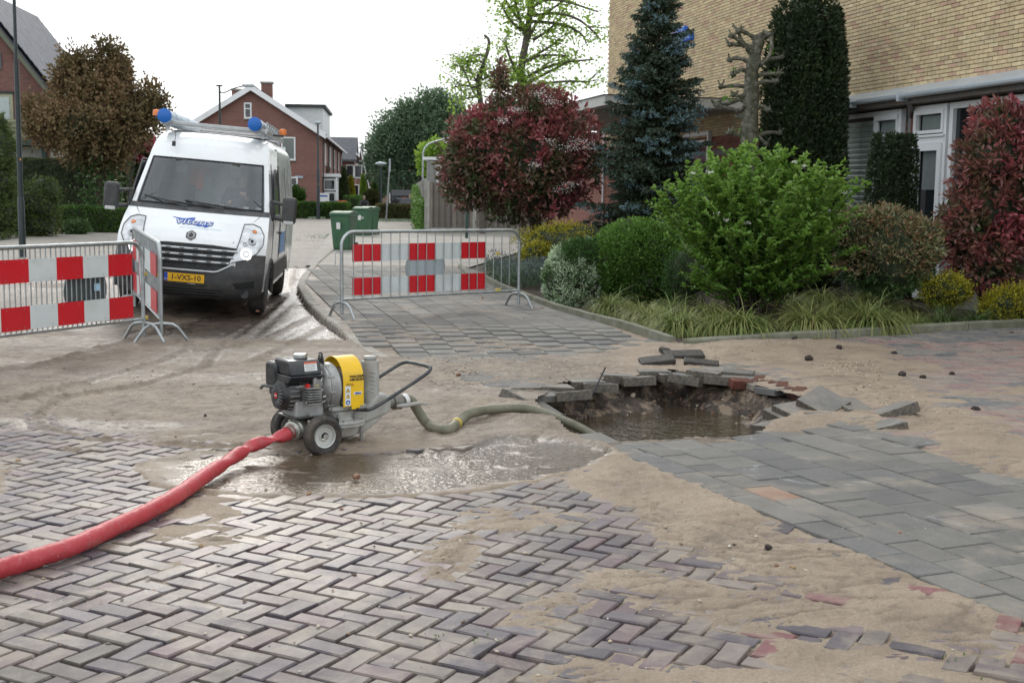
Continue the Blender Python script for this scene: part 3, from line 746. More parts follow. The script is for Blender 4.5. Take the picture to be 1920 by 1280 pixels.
# broken soil, shells and bits of stone down the bank
rb_ = []
bm = bmesh.new()
for k in range(420):
    u_ = random.random(); px = 1040+u_*470; py = random.uniform(716, 768)+ (18 if px > 1400 else 0); x, y = G(px, py, -.12)
    if not pip(np.array([x]), np.array([y]), PIT_RIM)[0]: continue
    j = np.argmin((GX.ravel()-x)**2+(GY.ravel()-y)**2); r_ = random.choice([.008, .01, .014, .02, .035]); m_ = Matrix.Translation((x, y, z[j]+r_*.3)) @ Euler((random.random()*6, random.random()*6, 0)).to_matrix().to_4x4() @ Matrix.Diagonal((r_, r_*random.uniform(.5, .9), r_*random.uniform(.4, .8), 1))
    bmesh.ops.create_icosphere(bm, subdivisions=1, radius=1, matrix=m_)
me = bpy.data.meshes.new('rubble'); bm.to_mesh(me); bm.free()
m, n, o, p = _nodes('bank rubble'); n.links.new(ramp(n, n.nodes.new('ShaderNodeNewGeometry').outputs['Random Per Island'], [(0, (.03, .022, .018)), (.45, (.09, .06, .045)), (.6, (.22, .12, .07)), (.8, (.40, .33, .25)), (1, (.06, .05, .045))]), p.inputs['Base Color']); p.inputs['Roughness'].default_value = .6
me.materials.append(m); tag(link('rubble', me), 'broken soil, shells and stones on the pit bank', kind='stuff')
# lumps of asphalt and tarry crust lying behind the pit
tar = mat('black crust', (.028, .025, .022), .6, var=.5, vs=30, bmp=1, bs=80, dirt=(.12, .09, .06), dirtamt=.35)
def lump(name, loc, r, m, sc_=(1, 1, .7), rz=0, seed=0, parent=None, sub=2, rough_=.3):
    bm = bmesh.new(); bmesh.ops.create_icosphere(bm, subdivisions=sub, radius=r)
    rr__ = random.Random(seed); ph = [rr__.uniform(0, 9) for _ in range(3)]
    for v in bm.verts:
        q = v.co/r; k = 1 + rough_*(math.sin(q.x*3+ph[0])*math.cos(q.y*4+ph[1])+.5*math.sin(q.z*6+q.x*5+ph[2]))*.7 + rr__.uniform(-.08, .08)
        v.co = Vector((v.co.x*k*sc_[0], v.co.y*k*sc_[1], v.co.z*k*sc_[2]))
    me = bpy.data.meshes.new(name); bm.to_mesh(me); bm.free(); me.materials.append(m)
    o_ = link(name, me, parent); o_.location = loc; o_.rotation_euler = (0, 0, rz); return o_
for k, (px, py, sx1, sy1, rz_, lab) in enumerate([(1232, 678, .17, .07, .1, 'low black crust slab lying nearest the middle of the far pit lip'), (1282, 668, .20, .07, .12, 'long black crusted kerb piece on the sand, tilted up at the left'), (1315, 679, .17, .05, -.1, 'flat black crusted piece right of the tilted one'), (1248, 662, .06, .04, .5, 'small pointed black fragment behind the crusted pieces')]):
    x, y = G(px, py, .03); bm_ = MB().box((0, 0, 0), (sx1*2, sy1*2.4, .055)); b_ = bm_.build('crust_piece', tar, None, bevel=.012, bseg=2)
    b_.location = (x, y, ground_z(x, y)+.02); b_.rotation_euler = (.25, -.12+.1*k, rz_); tag(b_, lab, 'rubble', 'black crusted pieces behind the pit')
stm = {'dark': mat('dark clod', (.03, .022, .018), .8, var=.4, vs=40, bmp=1, bs=60), 'brown': mat('brown stone', (.20, .09, .045), .5, var=.3, vs=30), 'pale': mat('pale stone', (.50, .45, .36), .6, var=.2, vs=30), 'tan': mat('tan stone', (.33, .21, .11), .55, var=.3, vs=30)}
for k, (px, py, r_, mm, lab) in enumerate([
    (1517, 677, .055, 'dark', 'round dark clod on the pale sand, largest of those behind the pit'), (1490, 649, .045, 'dark', 'dark clod on the sand close under the grass edging'),
    (1573, 662, .04, 'dark', 'dark clod on the sand between the pit and the driveway bricks'), (1677, 665, .035, 'dark', 'small dark clod where the driveway bricks begin'),
    (1692, 704, .05, 'dark', 'dark double clod on sand below the driveway bricks'), (1731, 708, .04, 'dark', 'flat dark clod right of the double clod'), (1830, 767, .04, 'dark', 'dark clod on the bare patch far right'), (1785, 701, .035, 'dark', 'ragged dark clod standing on the driveway bricks'),
    (668, 892, .028, 'brown', 'wet red-brown stone at the near edge of the puddle'), (742, 916, .017, 'pale', 'white stone on the bricks below the puddle'), (579, 923, .018, 'tan', 'flat orange-tan stone on the bricks left of the white stone'),
    (1440, 1032, .024, 'dark', 'dark stone in a scoured hole in the sand drift'), (1486, 1066, .014, 'tan', 'tan chip in the sand drift below the dark stone'), (1456, 1062, .013, 'brown', 'brown chip in the sand drift just below the dark stone'),
    (1687, 999, .022, 'brown', 'brown stone on the slab joint near the right edge'), (1843, 1096, .012, 'tan', 'small orange stone on the sandy slabs lower right'), (34, 862, .022, 'tan', 'tan stone on the muddy bricks at the left edge'),
    (860, 703, .03, 'brown', 'red-brown stone among the shell grit behind the pump handle'), (385, 783, .014, 'dark', 'small dark pebble on the mud left of the pump'), (640, 951, .012, 'brown', 'brown chip on the bricks left of the puddle edge'), (376, 1020, .014, 'tan', 'ochre pebble on the bricks below the red hose'), (1012, 913, .013, 'brown', 'brown chip on the herringbone bricks right of centre')]):
    x, y = G(px, py, .01); tag(lump('stone', (x, y, max(ground_z(x, y), -.002)+r_*.35), r_*.8, stm[mm], (1.1, .9, .7), k, k), lab, 'stone', 'loose stones and clods')
# shell grit and pebbles
gp_ = []
for (px, py, rx_, ry_, n_) in [(1590, 690, .35, .55, 260), (860, 700, .3, .5, 160), (800, 672, .45, .5, 90), (1010, 690, .6, .8, 60), (1620, 730, .3, .4, 110), (1300, 672, .6, .3, 120), (1500, 660, .8, .3, 80), (1720, 770, .35, .5, 80), (300, 720, 2.0, 1.5, 260), (900, 670, .7, .4, 70), (1500, 745, .25, .2, 60), (860, 720, .15, .1, 60), (700, 1050, 2.2, 1.6, 130), (1350, 720, .3, .3, 50), (1550, 1000, .8, .8, 40), (450, 1150, 1.2, .6, 30)]:
    x0, y0 = G(px, py)
    for _ in range(n_): gp_.append((x0+rng.normal()*rx_*.55, y0+rng.normal()*ry_*.55))
gp_ = np.array(gp_); gz_ = sheet(gp_[:, 0], gp_[:, 1]); zz = np.maximum(gz_[0], np.where(pip(gp_[:, 0], gp_[:, 1], PAV), fz(gp_[:, 0], gp_[:, 1]), base(gp_[:, 0], gp_[:, 1]))+.001)
okk = ~pip(gp_[:, 0], gp_[:, 1], PIT_RIM)
V = []; F = []; base_oct = [(1, 0, 0), (0, 1, 0), (-1, 0, 0), (0, -1, 0), (0, 0, 1), (0, 0, -.6)]
for (x, y), z_, k in zip(gp_, zz, okk):
    if not k: continue
    r_ = random.choice([.004, .005, .007, .009, .012]); b_ = len(V); a = random.uniform(0, 6.28); e = random.uniform(.5, 1); f = random.uniform(.3, .7)
    for q in base_oct:
        qx, qy, qz = q[0]*r_*1.2, q[1]*r_*e, q[2]*r_*f
        V.append((x+qx*math.cos(a)-qy*math.sin(a)+random.uniform(-1, 1)*r_*.2, y+qx*math.sin(a)+qy*math.cos(a), z_+r_*.25+qz))
    for j in range(4): F += [(b_+j, b_+(j+1) % 4, b_+4), (b_+(j+1) % 4, b_+j, b_+5)]
m, n, o, p = _nodes('shell grit')
n.links.new(ramp(n, n.nodes.new('ShaderNodeNewGeometry').outputs['Random Per Island'], [(0, (.10, .06, .04)), (.3, (.30, .18, .10)), (.5, (.52, .42, .30)), (.8, (.66, .62, .54)), (1, (.08, .07, .06))]), p.inputs['Base Color']); p.inputs['Roughness'].default_value = .6
tag(npmesh('gravel', np.array(V), np.array(F), m), 'shell grit and small pebbles scattered over the sand', kind='stuff')
# thin rod standing in the pit
a, b = A(1090, 776, 10.3), A(1135, 689, 10.5)
tag(MB().tube([a, a.lerp(b, .5)+Vector((.008, 0, 0)), b], .007, 6).build('rod', mat('black rod', (.02, .02, .022), .5)), 'thin black rod leaning up out of the pit water', 'rod')

# ------------------------------------------------------------------ crowd barriers
galv = mat('galvanised steel', (.42, .45, .46), .42, .75, var=.22, vs=9, bmp=.15, bs=60, dirt=(.22, .20, .17), dirtamt=.45)
redr = mat('red reflective sheet', (.58, .012, .022), .38, var=.06, vs=3, dirt=(.40, .03, .03), dirtamt=.3)
whir = mat('white reflective sheet', (.62, .66, .66), .42, var=.06, vs=4, dirt=(.42, .40, .35), dirtamt=.35)
dkback = mat('dark grey sign back', (.085, .10, .105), .5, var=.15, vs=4)
ltback = mat('pale grey sign back', (.36, .41, .43), .5, var=.08, vs=4)
yel = mat('yellow clip', (.55, .42, .12), .5)
HT = 1.06; BLN = 2.42
def barrier(p0, p1, name, label, nbar, boards, disc, feet_yaw=(0, 0), feet_w=.56, x0b=.17, x1b=2.26, clips=None, hooks=0, bfirst='red', nb=5, bh=.2, bz=(.80, .40)):
    """p0 -> p1: the feet of the two posts; boards: y offset of the boards (negative = towards the camera)"""
    a = Vector(p0); b = Vector(p1); dv = (b-a); L_ = dv.length; ang = math.atan2(dv.y, dv.x)
    t = empty(name, a, 0, label, 'crowd barrier', 'red and white crowd barriers')
    t.rotation_euler = (0, -math.asin(dv.z/L_), ang)
    r = .17; zt = HT; zb = .235
    fr = [(0, 0, .05), (0, 0, zt-r)] + [(r-r*math.cos(q), 0, zt-r+r*math.sin(q)) for q in np.linspace(.2, math.pi/2, 6)] + \
         [(L_-r+r*math.sin(q), 0, zt-r+r*math.cos(q)) for q in np.linspace(0, math.pi/2-.2, 6)] + [(L_, 0, zt-r), (L_, 0, .05)]
    MB().tube(fr, .021, 12).build('frame', galv, t, True)
    MB().tube([(0, 0, zb), (L_, 0, zb)], .0165, 10).build('bottom_rail', galv, t, True)
    for k in range(nbar):
        x = .17 + (L_-.34)*k/(nbar-1)
        MB().tube([(x, 0, zb), (x, 0, zt-.004)], .0068, 6, cap=False).build('bar', galv, t, True)
    for i, x in enumerate((0, L_)):
        q = feet_w/2; yw = feet_yaw[i]
        pts_ = [(0, -q, 0), (0, -q*.62, .15), (0, -q*.42, .185), (0, 0, .20), (0, q*.42, .185), (0, q*.62, .15), (0, q, 0)]
        pts_ = [(x - yy*math.sin(yw), yy*math.cos(yw), zz_) for _, yy, zz_ in pts_]
        MB().tube(pts_, .017, 10).build('foot', galv, t, True)
    if boards is not None:
        ws = (x1b-x0b)/nb
        for row, z0 in enumerate(bz):
            for k in range(nb):
                isr = (k % 2 == 0) == (bfirst == 'red')
                o_ = MB().box((x0b+ws*(k+.5), boards, z0), (ws-.001, .003, bh)).build('panel', redr if isr else whir, t)
                if k == 0 and row == 0: pass
                rv = MB()
                for sx1 in (-.3, .3):
                    for sz in (-.38, .38): rv.cyl((x0b+ws*(k+.5+sx1), boards-.0015, z0+bh*sz), (x0b+ws*(k+.5+sx1), boards+(-.004 if boards < 0 else .004), z0+bh*sz), .005, n=6)
                rv.build('rivets', galv, o_)
    if disc:
        x, yy, rad, mm = disc
        d_ = MB().lathe([(rad, -.0015), (rad, .0015)], (x, yy, .60), 'y', 40).build('round_sign', mm, t)
        if mm is ltback or mm is dkback:
            MB().lathe([(rad+.004, -.006), (rad+.004, .006), (rad-.004, .006)], (x, yy, .60), 'y', 40, False).build('sign_rim', galv, d_, True)
        else:
            MB().lathe([(rad, -.004), (rad, -.0025), (rad*.80, -.0025), (rad*.80, -.004)], (x, yy, .60), 'y', 40, False).build('red_ring', redr, d_)
            MB().lathe([(rad*1.01, .004), (rad*1.01, -.005), (rad*.97, -.005)], (x, yy, .60), 'y', 40, False).build('sign_rim', whir, d_)
    for (x, z_, dx) in (clips or []):
        MB().box((x+dx/2, 0, z_), (abs(dx), .03, .04)).build('clip', yel, t, bevel=.004)
    if hooks:
        for z_ in (.72, .18): MB().tube([(0, 0, z_+.1), (-.07, 0, z_+.1), (-.09, 0, z_+.07), (-.09, 0, z_-.06)], .006, 6).build('hook', galv, t, True)
    return t
def gp3(px, py): x, y = G(px, py); return (x, y, max(ground_z(x, y), road_z(x, y)))
q1 = gp3(270, 641); d_ = (Vector((-5.02, 11.15, 0)) - Vector((q1[0], q1[1], 0))).normalized()*BLN
p1_ = (q1[0]+d_.x, q1[1]+d_.y, ground_z(q1[0]+d_.x, q1[1]+d_.y))
b1 = barrier(p1_, q1, 'crowd_barrier', 'nearest red and white barrier at the left edge, boards in front of its bars', 33, -.026, (1.62, .03, .29, dkback), nb=6, bfirst='white', x0b=.14, x1b=2.24, bz=(.835, .385), bh=.225, clips=[(BLN, .72, .06), (BLN, .25, .06)])
st = MB().box((1.75, -.001, .62), (.08, .002, .075)).build('sticker', mat('small sticker', (.35, .55, .70), .5, var=.3, vs=60), b1)
b2 = barrier(gp3(253, 597), gp3(303, 641), 'crowd_barrier', 'barrier angled away beside the van with a round red-ringed sign', 28, None, (1.15, -.03, .30, whir), clips=[(BLN, .7, .05)])
L2 = (Vector(gp3(303, 641))-Vector(gp3(253, 597))).length
for z0 in (.80, .40):
    for k, (xa, xb, isr) in enumerate([(.14, .58, 1), (.58, .84, 0), (1.46, 1.98, 0), (1.98, L2-.17, 1)]):
        MB().box(((xa+xb)/2, -.026, z0), (xb-xa-.002, .003, .24)).build('panel', redr if isr else whir, b2)
b3 = barrier(gp3(641, 611), gp3(972, 589), 'crowd_barrier', 'barrier standing alone across the slab pavement, bars in front of its boards', 19, .028, (1.28, .034, .305, ltback), hooks=1, nb=5, bz=(.80, .385), bh=.215, feet_w=.60, x0b=.17, clips=[(BLN, .75, .06), (BLN, .26, .08)])

# ------------------------------------------------------------------ diaphragm pump
PA = R(37); PO = Vector((*G(605, 853, -.03), -.03)); PO.z = -.032
pump = empty('diaphragm_pump', PO, PA, 'petrol driven diaphragm pump on two wheels with a yellow guard', 'pump')
alu = mat('cast aluminium', (.36, .36, .35), .48, .55, var=.18, vs=14, bmp=.25, bs=120, dirt=(.16, .13, .10), dirtamt=.6)
lgrey = mat('light grey cast paint', (.40, .40, .375), .5, var=.12, vs=12, bmp=.2, bs=90, dirt=(.24, .19, .14), dirtamt=.7)
blk = mat('black paint', (.018, .019, .02), .35, var=.4, vs=20, dirt=(.11, .09, .07), dirtamt=.45)
tankm = mat('dusty black tank', (.020, .022, .026), .28, var=.3, vs=14, dirt=(.13, .12, .11), dirtamt=.5)
rub = mat('rubber', (.035, .034, .033), .75, var=.3, vs=25, bmp=.3, bs=60, dirt=(.15, .115, .085), dirtamt=.75)
ylw = mat('yellow guard paint', (.82, .50, .008), .35, var=.05, vs=8, dirt=(.50, .33, .06), dirtamt=.4)
chrome = mat('bright metal', (.62, .62, .60), .22, .95, var=.1)
redp = mat('red plastic', (.55, .02, .02), .4)
whp = mat('white label', (.72, .72, .70), .5, var=.05)
bluep = mat('blue print', (.015, .09, .38), .45); blkp = mat('black print', (.02, .02, .02), .5, var=0); redpr = mat('red print', (.5, .03, .02), .5, var=0)
def wheel(name, parent, c, r, wd, m_t=rub, ax='y'):
    t = MB().lathe([(r*.58, -wd*.32), (r*.80, -wd*.5), (r*.93, -wd*.42), (r, -wd*.2), (r, wd*.2), (r*.93, wd*.42), (r*.80, wd*.5), (r*.58, wd*.32)], c, ax, 40, False).build(name, m_t, parent, True)
    gr = MB()
    for s_ in (-1, 1):
        gr.lathe([(r*.985+.001, s_*wd*.10-.003), (r*.99+.004, s_*wd*.10), (r*.985+.001, s_*wd*.10+.003)], c, ax, 40, False)
    for rr_ in (.72, .84):
        gr.lathe([(r*rr_, -wd*.47-.0), (r*(rr_+.012), -wd*.505), (r*(rr_+.024), -wd*.47)], c, ax, 40, False)
    gr.build('tread', m_t, t, True)
    rim = MB().lathe([(r*.60, -wd*.36), (r*.57, -wd*.44), (r*.53, -wd*.42), (r*.46, -wd*.22), (r*.28, -wd*.20), (r*.22, -wd*.36), (r*.20, -wd*.36), (r*.20, wd*.3), (r*.60, wd*.36)], c, ax, 32, False).build('rim', mat('zinc rim', (.60, .61, .58), .35, .6, var=.12, dirt=(.25, .2, .15), dirtamt=.35), t, True)
    MB().lathe([(0, -wd*.5), (r*.13, -wd*.5), (r*.13, -wd*.3)], c, ax, 8).build('axle_nut', chrome, t)
    return t
wheel('wheel', pump, (0, 0, .128), .128, .085); wheel('wheel', pump, (-.02, .42, .128), .128, .085)
fr = MB().cyl((0, -.02, .128), (-.02, .45, .128), .011); fr.box((-.06, .19, .238), (.20, .25, .012)); fr.box((.035, .06, .205), (.13, .05, .07)); fr.box((.05, .34, .2), (.1, .05, .06))
fr.box((.0, .075, .17), (.05, .02, .10)); fr.box((0, .345, .17), (.05, .02, .10)); fr.box((.12, .06, .165), (.05, .03, .11)); fr.cyl((-.16, .12, .22), (-.05, .10, .14), .008)
fr.build('chassis', blk, pump, bevel=.003, bseg=1)
lg = [(.14, .10), (.34, .10), (.16, .32), (.33, .32)]
for (x, y) in lg: MB().cyl((x, y, 0), (x, y, .16), .012).build('leg', alu, pump, True)
# pump body: round bowl with flange, side elbow, air chamber
cx, cy = .235, .21
MB().lathe([(.02, .06), (.09, .065), (.125, .085), (.145, .135), (.145, .15)], (cx, cy, 0), 'z', 36).build('lower_bowl', lgrey, pump, True)
MB().lathe([(.168, .148), (.17, .156), (.165, .163), (.10, .163)], (cx, cy, 0), 'z', 36).build('lower_flange', lgrey, pump, True)
MB().lathe([(.10, .164), (.17, .166), (.172, .176), (.166, .182), (.11, .19), (.10, .21), (.10, .245), (.08, .25)], (cx, cy, 0), 'z', 36).build('upper_flange', lgrey, pump, True)
bo = MB()
for k in range(12):
    a = k*math.pi/6+.2; bo.cyl((cx+.158*math.cos(a), cy+.158*math.sin(a), .14), (cx+.158*math.cos(a), cy+.158*math.sin(a), .193), .007, n=6)
for k in range(6):
    a = k*math.pi/3; bo.box((cx+.12*math.cos(a), cy+.12*math.sin(a), .205), (.014, .014, .05))
bo.build('flange_bolts', alu, pump)
MB().box((.25, .20, .268), (.25, .20, .03)).build('mounting_plate', lgrey, pump, bevel=.006)
el = MB().prismy([(.28, .16), (.40, .15), (.56, .19), (.585, .225), (.585, .30), (.55, .33), (.50, .335), (.45, .30), (.39, .24), (.28, .235)], .13, .29)
el.prismy([(.25, .09), (.38, .07), (.50, .14), (.55, .19), (.40, .17), (.25, .14)], .15, .27)
el.build('inlet_body', lgrey, pump, bevel=.02, bseg=3)
MB().lathe([(.055, .60), (.062, .585), (.070, .55), (.07, .50)], (0, .21, .255), 'x', 24).build('inlet_cone', lgrey, pump, True)
ch = MB().lathe([(.058, .24), (.062, .30), (.060, .53), (.056, .548), (.040, .553), (.040, .565), (.043, .567), (.043, .58), (.037, .583)], (.47, .21, 0), 'z', 32).build('air_chamber', lgrey, pump, True)
rb = MB()
for k in range(6): rb.tube([(.47-.055+.012, .21-.06+.026, .36+k*.026), (.47-.02, .21-.0615, .350+k*.026), (.47+.0, .21-.061, .343+k*.026)], .0038, 6)
rb.build('grip_ribs', lgrey, ch, True)
MB().lathe([(.045, 0), (.047, .004), (.045, .008)], (.47, .21, .563), 'z', 24).build('cap_ring', alu, ch, True)
# crank housing: big round casting, axis along x
hz = .405; hy = .21
MB().lathe([(.05, .035), (.085, .04), (.145, .075), (.156, .085), (.156, .10)], (0, hy, hz), 'x', 44).build('bell_housing', alu, pump, True)
MB().lathe([(.160, .100), (.163, .106), (.160, .113)], (0, hy, hz), 'x', 44, False).build('housing_rim', chrome if False else alu, pump, True)
MB().lathe([(.156, .114), (.158, .165), (.15, .175)], (0, hy, hz), 'x', 44).build('gear_housing', alu, pump, True)
MB().box((.15, .21, .30), (.09, .20, .09)).build('housing_foot', alu, pump, bevel=.01)
bo = MB()
for k in range(10):
    a = k*math.pi/5+.1; q = (.158*math.cos(a), .158*math.sin(a)); bo.cyl((.085, hy+q[0], hz+q[1]), (.125, hy+q[0], hz+q[1]), .007, n=6)
for k in range(8):
    a = k*math.pi/4; rb_ = (.06*math.cos(a), .06*math.sin(a), .145*math.cos(a), .145*math.sin(a)); bo.tube([(.045, hy+rb_[0], hz+rb_[1]), (.082, hy+rb_[2], hz+rb_[3])], .006, 6)
bo.cyl((.06, hy-.065, hz+.095), (.10, hy-.065, hz+.095), .022, n=14)
bo.build('housing_bolts', alu, pump)
lug = MB().prismx([(hy-.055, hz+.135), (hy+.055, hz+.135), (hy+.022, hz+.215), (hy+.012, hz+.228), (hy-.012, hz+.228), (hy-.022, hz+.215)], .098, .108)
lug.build('lifting_lug', blk, pump, bevel=.004); MB().lathe([(.0075, 0), (.015, .001), (.0165, .003), (.0075, .004)], (.095, hy, hz+.20), 'x', 16, False).build('lug_eye', alu, pump, True)
# yellow guard: a band bent over the gear housing
ang = np.linspace(-math.pi/2, math.pi/2, 15)
prof = [(hy-.150, .285)] + [(hy+.150*math.sin(a), hz+.045+.150*math.cos(a)) for a in ang] + [(hy+.150, .285)]
yg = MB(); nP = len(prof); vs = []
for xx in (.185, .335):
    for (y_, z_) in prof: vs.append((xx, y_, z_))
    for (y_, z_) in prof: vs.append((xx, hy+(y_-hy)*.97, z_-.004 if z_ > .3 else z_))
fs = []
for k in range(nP-1): fs += [(k, k+1, 2*nP+k+1, 2*nP+k), (nP+k, 2*nP+nP+k, 2*nP+nP+k+1, nP+k+1), (k, nP+k, nP+k+1, k+1), (2*nP+k, 2*nP+k+1, 3*nP+k+1, 3*nP+k)]
fs += [(0, 2*nP, 3*nP, nP), (nP-1, 2*nP-1, 4*nP-1, 3*nP-1)]
yg.add(vs, fs); yg.box((.275, hy-.150, .280), (.06, .006, .03))
guard = yg.build('yellow_guard', ylw, pump, True)
MB().box((.262, hy, .40), (.142, .27, .22)).build('guard_core', alu, pump, bevel=.02)
fy = hy-.1515
ROTF = (R(90), 0, 0)
text('lettering', 'WACKER', .022, blkp, guard, (.283, fy, .478), ROTF, sx=1.15, off=.0006); text('lettering', 'NEUSON', .022, blkp, guard, (.283, fy, .457), ROTF, sx=1.15, off=.0006)
text('lettering', 'PD', .025, mat('grey print', (.16, .13, .05), .5), guard, (.225, fy, .425), ROTF, sx=1.3); text('lettering', '3', .025, redpr, guard, (.252, fy, .425), ROTF, sx=1.3)
text('lettering', 'vitens', .019, bluep, guard, (.290, fy, .368), ROTF, sx=1.0, shear=.2, off=.0012)
MB().box((.290, fy+.0006, .368), (.058, .001, .018)).build('sticker', whp, guard)
MB().box((.217, fy, .355), (.040, .0015, .128)).build('sticker', whp, guard)
for zc in (.393, .355):
    MB().prismy([(.202, zc-.014), (.232, zc-.014), (.217, zc+.014)], fy-.0016, fy-.0008).build('warning_sign', blkp, guard)
    MB().prismy([(.2055, zc-.012), (.2285, zc-.012), (.217, zc+.0095)], fy-.0022, fy-.0017).build('warning_sign', mat('warning yellow', (.80, .60, .02), .5), guard)
    MB().prismy([(.2155, zc-.010), (.2185, zc-.010), (.2188, zc+.003), (.2152, zc+.003)], fy-.0028, fy-.0023).build('warning_sign', blkp, guard)
MB().lathe([(.0001, -.0006), (.0155, -.0006), (.0155, .0006)], (.217, fy-.0012, .312), 'y', 24).build('round_pictogram', bluep, guard)
MB().prismy([(.210, .304), (.224, .304), (.222, .314), (.217, .322), (.212, .314)], fy-.0028, fy-.0020).build('round_pictogram', whp, guard)
# handle
hb = [(.28, .045, .262), (.36, .045, .250), (.42, .042, .268), (.80, .035, .452), (.845, .045, .482), (.86, .075, .497), (.835, .30, .505), (.815, .345, .498), (.77, .365, .475), (.42, .37, .30), (.30, .37, .265)]
def smooth(pts, it=2):
    for _ in range(it):
        q = [pts[0]]
        for a, b in zip(pts[:-1], pts[1:]):
            a, b = Vector(a), Vector(b); q += [a.lerp(b, .25), a.lerp(b, .75)]
        pts = q + [pts[-1]]
    return pts
MB().tube(smooth(hb), .0125, 12).build('handle', mat('black handle tube', (.03, .034, .038), .4, var=.25, vs=14, dirt=(.15, .14, .12), dirtamt=.4), pump, True)
MB().box((.31, .045, .262), (.07, .03, .015)).box((.31, .37, .262), (.07, .03, .015)).build('handle_bracket', blk, pump, bevel=.003)
# engine
ez = .375
en = MB().box((-.03, .21, .285), (.20, .20, .11)); en.box((-.05, .215, .36), (.15, .18, .16)); en.build('crankcase', alu, pump, bevel=.012)
fi = MB()
for k in range(7): fi.box((-.03, .085, .33+k*.016), (.10, .10, .005))
fi.box((.0, .12, .25), (.09, .05, .02)); fi.build('cooling_fins', alu, pump)
rc = MB().lathe([(.0, -.215), (.062, -.214), (.088, -.200), (.098, -.175), (.104, -.12), (.104, -.085)], (0, .215, ez), 'x', 40).build('recoil_housing', blk, pump, True)
MB().lathe([(.020, -.2165), (.020, -.2175), (.0, -.2180)], (0, .215, ez), 'x', 24).build('recoil_badge', redp, rc)
fb = MB()
for k in range(20):
    a = k*2*math.pi/20; fb.tube([(-.2165, .215+.036*math.cos(a), ez+.036*math.sin(a)), (-.2165, .215+.060*math.cos(a), ez+.060*math.sin(a)), (-.205, .215+.084*math.cos(a+.1), ez+.084*math.sin(a+.1))], .0022, 4)
for k in range(9):
    a = -1.2+k*.3; fb.tube([(-.165, .215-.103*math.cos(a), ez+.103*math.sin(a)), (-.10, .215-.106*math.cos(a), ez+.106*math.sin(a))], .004, 4)
fb.build('fan_grille', mat('grey grille', (.20, .20, .20), .5), rc)
for k in range(3): MB().lathe([(.07+.01*k, -.2105+.004*k), (.072+.01*k, -.213+.004*k), (.074+.01*k, -.2095+.004*k)], (0, .215, ez), 'x', 40, False).build('grille_ring', blk, rc, True)
MB().tube(smooth([(-.20, .25, ez+.05), (-.235, .29, ez+.05), (-.245, .33, ez+.055), (-.25, .36, ez+.03)]), .010, 8).build('starter_grip', mat('grey rubber grip', (.09, .095, .09), .6), rc, True)
text('lettering', 'HONDA', .011, whp, rc, (-.2187, .215, ez), (R(90), 0, R(-90)))
# tank
tk = MB().prismx([(.085, .505), (.095, .535), (.105, .585), (.125, .600), (.305, .605), (.33, .59), (.34, .53), (.32, .505)], -.17, .045)
tank = tk.build('fuel_tank', tankm, pump, True, bevel=.014, bseg=3)
MB().prismx([(.075, .497), (.075, .506), (.345, .506), (.345, .497), (.30, .455), (.12, .455)], -.18, .055).build('tank_tray', tankm, pump, bevel=.006)
MB().lathe([(.043, 0), (.046, .004), (.046, .022), (.040, .030), (.0, .032)], (-.045, .205, .603), 'z', 14).build('fuel_cap', chrome, tank)
MB().lathe([(.036, 0), (.034, .008)], (-.045, .205, .598), 'z', 14).build('cap_neck', blk, tank)
lb = MB().quad((-.075, .0905, .532), (.015, .0905, .532), (.015, .1035, .588), (-.075, .1035, .588)); lb.build('label', whp, tank)
MB().quad((-.075, .1000, .578), (.015, .1000, .578), (.015, .1030, .590), (-.075, .1030, .590)).build('label_stripe', mat('orange red print', (.60, .12, .06), .5), tank)
lt = MB()
for k in range(4): lt.quad((-.068, .0895+k*.0022, .540+k*.0095), (.005-random.random()*.02, .0895+k*.0022, .540+k*.0095), (.003, .0897+k*.0022, .5425+k*.0095), (-.068, .0897+k*.0022, .5425+k*.0095))
lt.build('label_print', mat('grey label print', (.25, .25, .25), .5), tank)
# air cleaner and exhaust behind, left
MB().prismx([(.27, .40), (.27, .55), (.29, .575), (.40, .575), (.42, .55), (.42, .43), (.40, .40)], -.19, -.02).build('air_cleaner', tankm, pump, True, bevel=.014, bseg=3)
MB().box((-.11, .35, .40), (.12, .13, .10)).build('muffler', blk, pump, bevel=.015)
MB().cyl((-.12, .34, .575), (-.12, .34, .590), .010).build('cleaner_nut', blk, pump, True)
MB().box((.025, .115, .45), (.06, .05, .05)).cyl((.0, .10, .42), (.0, .10, .49), .014).cyl((.06, .10, .40), (.03, .10, .40), .010).box((.01, .085, .375), (.05, .03, .05)).build('carburettor', alu, pump, bevel=.004)
MB().cyl((-.055, .098, .437), (-.055, .086, .437), .016, n=12).box((-.055, .083, .437), (.012, .012, .024)).build('engine_switch', redp, pump)
MB().cyl((.045, .09, .325), (.065, .075, .335), .013, n=12).build('oil_cap', chrome, pump, True)
tb = MB().tube(smooth([(.06, .095, .42), (.085, .085, .42), (.085, .085, .365), (.05, .085, .36)]), .005, 6); tb.tube(smooth([(.0, .09, .43), (.03, .07, .47), (.05, .09, .49)]), .003, 5); tb.tube(smooth([(-.06, .09, .42), (-.03, .07, .38), (-.07, .09, .33)]), .003, 5)
tb.build('pipework', chrome, pump, True)
MB().tube(smooth([(-.01, .085, .43), (.005, .06, .45), (.015, .075, .41), (-.005, .08, .39)]), .0025, 5).build('spark_lead', mat('yellow lead', (.5, .38, .05), .5), pump, True)
